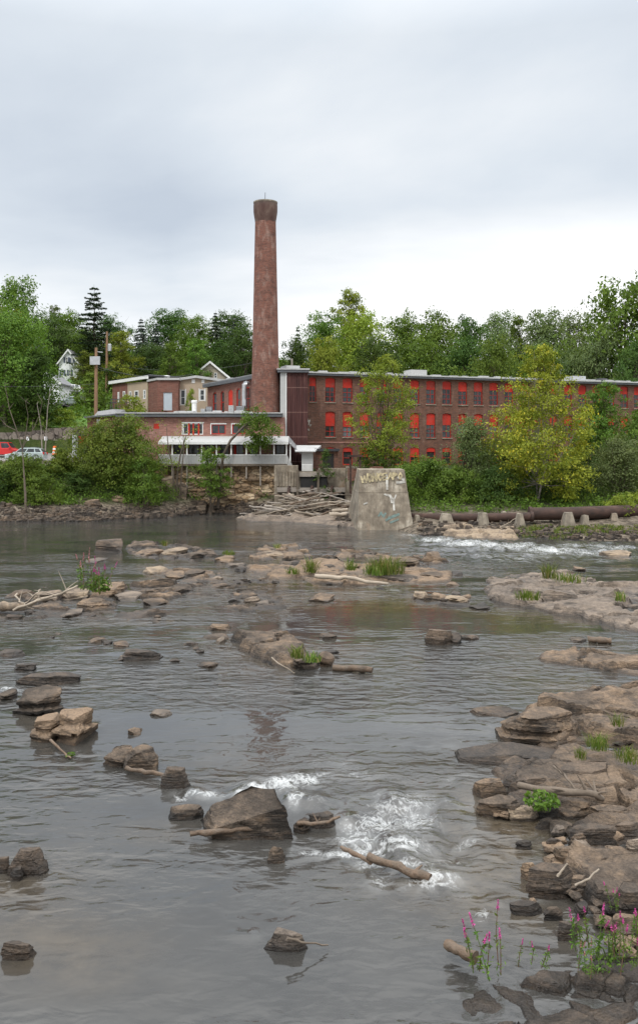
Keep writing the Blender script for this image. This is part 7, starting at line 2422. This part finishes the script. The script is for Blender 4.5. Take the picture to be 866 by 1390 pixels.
# trees and bushes of the near bank, each with a shape of its own
FG = [  # name, px, py_top, px width, Y, leaf, label, n_leaf, leaf size, dict
    ('deciduous_tree', 8, 428, 150, 121, 'leaf_mid', 'big leafy tree with a yellow green flank filling the left edge above the parking lot', 26000, .34, dict(z0=.16, n_lobe=22, lobe_r=.27)),
    ('deciduous_tree', 46, 480, 62, 118.5, 'leaf_dark', 'darker tree on the lot side of the big left tree', 9000, .32, dict(z0=.1, n_lobe=13)),
    ('shrub', 28, 622, 84, 96.5, 'leaf_mid', 'green bush below the parked cars at far left', 9000, .22, dict(style='bush', z0=0, n_lobe=13, stems=5, trunk_r=.05)),
    ('shrub', 84, 612, 34, 98.5, 'leaf_turning', 'upright bush at the lot edge left of the big thicket', 4200, .22, dict(style='bush', z0=0, n_lobe=12, stems=4, trunk_r=.05)),
    ('shrub', 138, 574, 92, 98, 'leaf_turning', 'left half of the big thicket, with reddish leaf tips', 15000, .23, dict(style='bush', z0=0, n_lobe=20, stems=6, trunk_r=.07, sparse=.6)),
    ('shrub', 176, 570, 82, 98.5, 'leaf_turning', 'right half of the big thicket, reaching up to the brick wall', 15000, .23, dict(style='bush', z0=0, n_lobe=20, stems=6, trunk_r=.07, sparse=.6)),
    ('shrub', 196, 622, 66, 96.8, 'leaf_mid', 'dark green shrub at the foot of the big thicket', 8000, .2, dict(style='bush', z0=0, n_lobe=13, stems=4, trunk_r=.05)),
    ('small_tree', 287, 611, 50, 99.2, 'leaf_mid', 'small leafy tree standing alone before the veranda', 4200, .22, dict(z0=.40, n_lobe=12, sparse=.5, trunk_r=.13, lobe_r=.30)),
    ('shrub', 640, 574, 86, 88, 'leaf_grey', 'greyish green round tree between the mill windows and the yellow tree', 12000, .2, dict(style='bush', z0=.05, n_lobe=20, stems=3, trunk_r=.1, sparse=.5)),
    ('shrub', 580, 626, 76, 87.5, 'leaf_mid', 'green shrub right beside the concrete abutment', 10000, .2, dict(style='bush', z0=0, n_lobe=15, stems=5, trunk_r=.05)),
    ('shrub', 622, 640, 80, 85.5, 'leaf_mid', 'green shrub below the greyish round tree', 9000, .2, dict(style='bush', z0=0, n_lobe=15, stems=5, trunk_r=.05)),
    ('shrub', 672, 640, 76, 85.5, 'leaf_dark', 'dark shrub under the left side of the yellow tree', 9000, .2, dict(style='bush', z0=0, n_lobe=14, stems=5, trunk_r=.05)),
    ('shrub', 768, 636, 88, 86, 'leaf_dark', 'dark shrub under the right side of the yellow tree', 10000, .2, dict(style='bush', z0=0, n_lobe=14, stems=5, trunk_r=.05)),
    ('small_tree', 818, 524, 70, 95, 'leaf_mid', 'green tree before the right end of the mill', 11000, .24, dict(z0=.2, n_lobe=17, sparse=.5)),
    ('shrub', 838, 600, 96, 87, 'leaf_grey', 'grey green bush at the right edge above the pipe', 13000, .2, dict(style='bush', z0=0, n_lobe=18, stems=5, trunk_r=.06)),
    ('small_tree', 878, 548, 70, 92, 'leaf_mid', 'tree cut by the right edge above the grey green bush', 9000, .24, dict(z0=.15, n_lobe=14)),
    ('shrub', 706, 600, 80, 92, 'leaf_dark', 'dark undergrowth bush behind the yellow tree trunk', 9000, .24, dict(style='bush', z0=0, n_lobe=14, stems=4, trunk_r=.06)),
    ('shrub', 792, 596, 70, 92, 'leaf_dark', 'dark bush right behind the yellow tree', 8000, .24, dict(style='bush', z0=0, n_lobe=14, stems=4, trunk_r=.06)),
    ('shrub', 655, 608, 60, 94, 'leaf_mid', 'tall shrub against the mill wall left of the yellow tree', 6000, .24, dict(style='bush', z0=0, n_lobe=12, stems=4, trunk_r=.06)),
    ('shrub', 552, 632, 34, 92, 'leaf_mid', 'small shrub in the gap behind the abutment right corner', 3500, .2, dict(style='bush', z0=0, n_lobe=9, stems=4, trunk_r=.04)),
    ('shrub', 506, 604, 60, 96, 'leaf_mid', 'green bush on the wall behind the abutment, below the airy tree', 6500, .2, dict(style='bush', z0=0, n_lobe=12, stems=4, trunk_r=.05)),
    ('shrub', 441, 612, 26, 98, 'leaf_dark', 'dark creeper bush between the hut and the ruin', 2600, .18, dict(style='bush', z0=0, n_lobe=9, stems=4, trunk_r=.04)),
    ('shrub', 840, 676, 44, 79, 'leaf_lime', 'low bright bush in front of the pipe at the right edge', 3600, .16, dict(style='bush', z0=0, n_lobe=10, stems=4, trunk_r=.03)),
    ('shrub', 876, 668, 60, 80, 'leaf_lime', 'low bright bush cut by the right edge by the pipe', 3600, .16, dict(style='bush', z0=0, n_lobe=10, stems=4, trunk_r=.03)),
    ('shrub', 52, 650, 60, 93.5, 'leaf_mid', 'leafy shrub on the bank just right of the bare trunk', 5500, .2, dict(style='bush', z0=0, n_lobe=11, stems=4, trunk_r=.04)),
    ('shrub', -4, 640, 60, 94.5, 'leaf_dark', 'dark shrub cut by the left edge below the cars', 5500, .2, dict(style='bush', z0=0, n_lobe=11, stems=4, trunk_r=.04)),
    ('shrub', 106, 640, 40, 96, 'leaf_dark', 'dark shrub in the notch above the eroded bank', 3600, .2, dict(style='bush', z0=0, n_lobe=10, stems=4, trunk_r=.04)),
]
for i, (nm, px_, pyt, wpx, Y, lm, lb, nl, ls, kw) in enumerate(FG):
    x = PX(px_, Y)
    z = h1(x, Y) - .1
    ht = PZ(pyt, Y) - z
    tm, cm = tree_meshes(1000 + i, ht, wpx / F * Y, nl, ls, **{'z0': .2, 'style': 'broad', **kw})
    place(nm, tm, cm, (x, Y, z), lm, lb)

# the yellowing tree: layered sprays round a straight pale trunk
Y = 85.0
x = PX(732, Y)
z = h1(x, Y) - .1
ht = PZ(476, Y) - z
tm, cm = tree_meshes(2001, ht, 156 / F * Y, 27000, .24, .03, 'broad', 40, .5, trunk_r=.10, stems=2, lobe_r=.175, taper=.75)
place('deciduous_tree', tm, cm, (x, Y, z), 'leaf_yellow', 'tall yellowing tree on the river bank in front of the mill', bark='bark_pale')

# airy light green tree before the mill
Y = 96.5
x = PX(524, Y)
z = h1(x, Y) - .1
ht = PZ(484, Y) - z
tm, cm = tree_meshes(2002, ht, 104 / F * Y, 10500, .23, .22, 'broad', 26, .7, trunk_r=.13, lobe_r=.20, lean=(-.02, 0), taper=.3)
place('deciduous_tree', tm, cm, (x, Y, z), 'leaf_lime', 'airy light green tree in front of the mill windows with bricks showing through')

# tree leaning over the veranda
Y = 100.6
b0 = Vector(P(301, 690, Y))
root = empty('leaning_tree', (b0.x, Y, h1(b0.x, Y) - .2), 0, 'tree with a long bare trunk leaning right over the veranda roof', 'tree')
rg = np.random.default_rng(77)
rel = lambda px_, py_, dy=0: tuple(Vector(P(px_, py_, Y)) - Vector(root.location) + Vector((0, dy, 0)))
mb = MB()
mb.tube([rel(296, 690), rel(299, 655), rel(303, 618), rel(313, 598), rel(331, 579), rel(345, 570)], [.17, .16, .15, .14, .12, .07], 9)
tips = [(352, 562), (362, 575), (338, 566), (366, 590), (350, 596), (340, 590), (358, 604), (346, 580)]
for a, b_ in tips:
    mb.tube([rel(331, 579), rel((331 + a) / 2, (579 + b_) / 2 - 2), rel(a, b_, rg.uniform(-1, 1))], [.06, .045, .015], 6)
mb.build('trunk', M['bark'], root)
C, TI, LV = [], [], []
for a, b_ in tips + [(330, 575), (372, 583), (344, 605), (354, 570), (360, 597)]:
    c0 = np.array(rel(a, b_, rg.uniform(-.9, .9)))
    for k in range(13):
        cc = c0 + rg.normal(0, .42, 3)
        tv = rg.uniform()
        n = 26
        C.append(cc + rg.normal(0, .2, (n, 3)))
        TI.append(np.clip(.6 * tv + .4 * rg.uniform(0, 1, n), 0, 1))
C, TI = np.concatenate(C), np.concatenate(TI)
v, q = leaf_quads(C, np.full(len(C), .22), rg, .45, .55)
link('crown', np_mesh('crown', v, q, tint=TI), M['leaf_mid'], root)


def bare(name, px_, pyb, Y, sticks, r, label, bark='bark_pale', leaves=0, lm='leaf_lime', seed=0):
    rg = np.random.default_rng(seed)
    x0 = PX(px_, Y)
    z0_ = h1(x0, Y) - .2
    root = empty(name, (x0, Y, z0_), 0, label, 'bare tree' if not leaves else 'shrub')
    mb = MB()
    C = []
    for ln in sticks:
        pts = [Vector(P(a, b_, Y)) - Vector(root.location) for a, b_ in ln[0]]
        if abs(ln[0][0][1] - pyb) < 1:
            pts[0].z = -.2
        dy = rg.uniform(-.5, .5)
        pts = [p + Vector((0, dy * k / max(1, len(pts) - 1), 0)) for k, p in enumerate(pts)]
        n = len(pts)
        mb.tube(pts, [ln[1] * (1 - .75 * k / max(1, n - 1)) + .006 for k in range(n)], 7)
        for _ in range(4):
            k = rg.integers(1, n)
            e = pts[k] + Vector(rg.normal(0, .55, 3)) + Vector((0, 0, .5))
            mb.tube([pts[k], pts[k].lerp(e, .5) + Vector(rg.normal(0, .05, 3)), e], [.03 * ln[1] / .12 + .005, .02, .006], 5)
            C.append(np.array(e))
    mb.build('trunk', M[bark], root)
    if leaves:
        C = np.array(C)
        c = C[rg.integers(0, len(C), leaves)] + rg.normal(0, .3, (leaves, 3))
        v, q = leaf_quads(c, np.full(leaves, .18), rg, .45, .55)
        link('crown', np_mesh('crown', v, q, tint=rg.uniform(0, 1, leaves)), M[lm], root)
    return root


bare('bare_tree', 36, 704, 91, [([(36, 704), (35, 670), (33, 640), (31, 610)], .14), ([(31, 610), (24, 585), (14, 555), (8, 520)], .06), ([(31, 612), (36, 590), (40, 565), (37, 545)], .04), ([(31, 608), (44, 585), (54, 562), (57, 545)], .035), ([(24, 585), (10, 578), (0, 566)], .04)], .17,
     'bare pale forked trunk standing at the far left water edge', bark='bark', leaves=0, seed=1)
bare('bare_tree', 240, 682, 100.2, [([(240, 682), (241, 645), (246, 615), (253, 592)], .14), ([(236, 682), (236, 640), (229, 610), (226, 580)], .11), ([(244, 680), (247, 640), (250, 610), (249, 588)], .09)], .14,
     'thin multi stemmed half bare tree left of the small leafy tree', bark='bark', leaves=420, seed=2)
bare('bare_tree', 64, 640, 113.8, [([(62, 615), (64, 585), (66, 556), (70, 530)], .09), ([(58, 615), (56, 580), (50, 548)], .08)], .09, 'thin pale dead stems in front of the retaining wall', leaves=160, lm='leaf_mid', seed=3)
bare('bare_tree', 186, 690, 97, [([(150, 688), (152, 650), (160, 610), (166, 585)], .07), ([(190, 690), (184, 640), (178, 600)], .07), ([(122, 640), (124, 610), (128, 585)], .05)], .07, 'grey thin stems showing through the big thicket', bark='bark', leaves=300, lm='leaf_turning', seed=4)

# countless: undergrowth along the banks and under the trees, weeds of the gravel bar
rg = np.random.default_rng(9)
C, TI = [], []
for (xa, xb, y0, y1, n) in [(-34, -16, 91, 101.5, 900), (-17, -5, 101.5, 104, 60), (4, 45, 80, 108, 2600), (-70, -16, 117.5, 170, 1500), (-20, 60, 140, 260, 2600), (-70, -10, 165, 260, 1500)]:
    x = rg.uniform(xa, xb, n)
    y = rg.uniform(y0, y1, n)
    z = H(x, y)
    ok = z > 1.3
    ok &= ~((x < PX(118, 150) + 0 * x) & (y > 134) & (y < 166) & (x > -45) & (y < 166))
    for a, b_, c in zip(x[ok], y[ok], z[ok]):
        m_ = 16
        s = .35 if b_ < 112 else .8
        C.append(np.c_[rg.normal(a, s, m_), rg.normal(b_, s, m_), c + np.abs(rg.normal(0, s * .9, m_))])
        TI.append(np.clip(rg.uniform() * .6 + rg.uniform(0, .4, m_), 0, 1))
C, TI = np.concatenate(C), np.concatenate(TI)
sz = np.where(C[:, 1] < 112, .26, .55)
v, q = leaf_quads(C, sz, rg, .6, .6)
tag(link('undergrowth', np_mesh('undergrowth', v, q, tint=TI), M['leaf_mid']), kind='stuff')
vs, qs, ts, off = [], [], [], 0
for k in range(240):
    px_ = rg.uniform(700, 900)
    Y = rg.uniform(70, 74.5)
    v, q, tn = blades(16, .3, rg.uniform(.12, .4), .05, 3000 + k, .4)
    x = PX(px_, Y)
    vs.append(v + np.array([x, Y, h1(x, Y)]))
    qs.append(q + off)
    ts += tn
    off += len(v)
tag(link('gravel_bar_grass', np_mesh('gravel_bar_grass', np.concatenate(vs), np.concatenate(qs), tint=ts), M['grass_leaf']), kind='stuff')
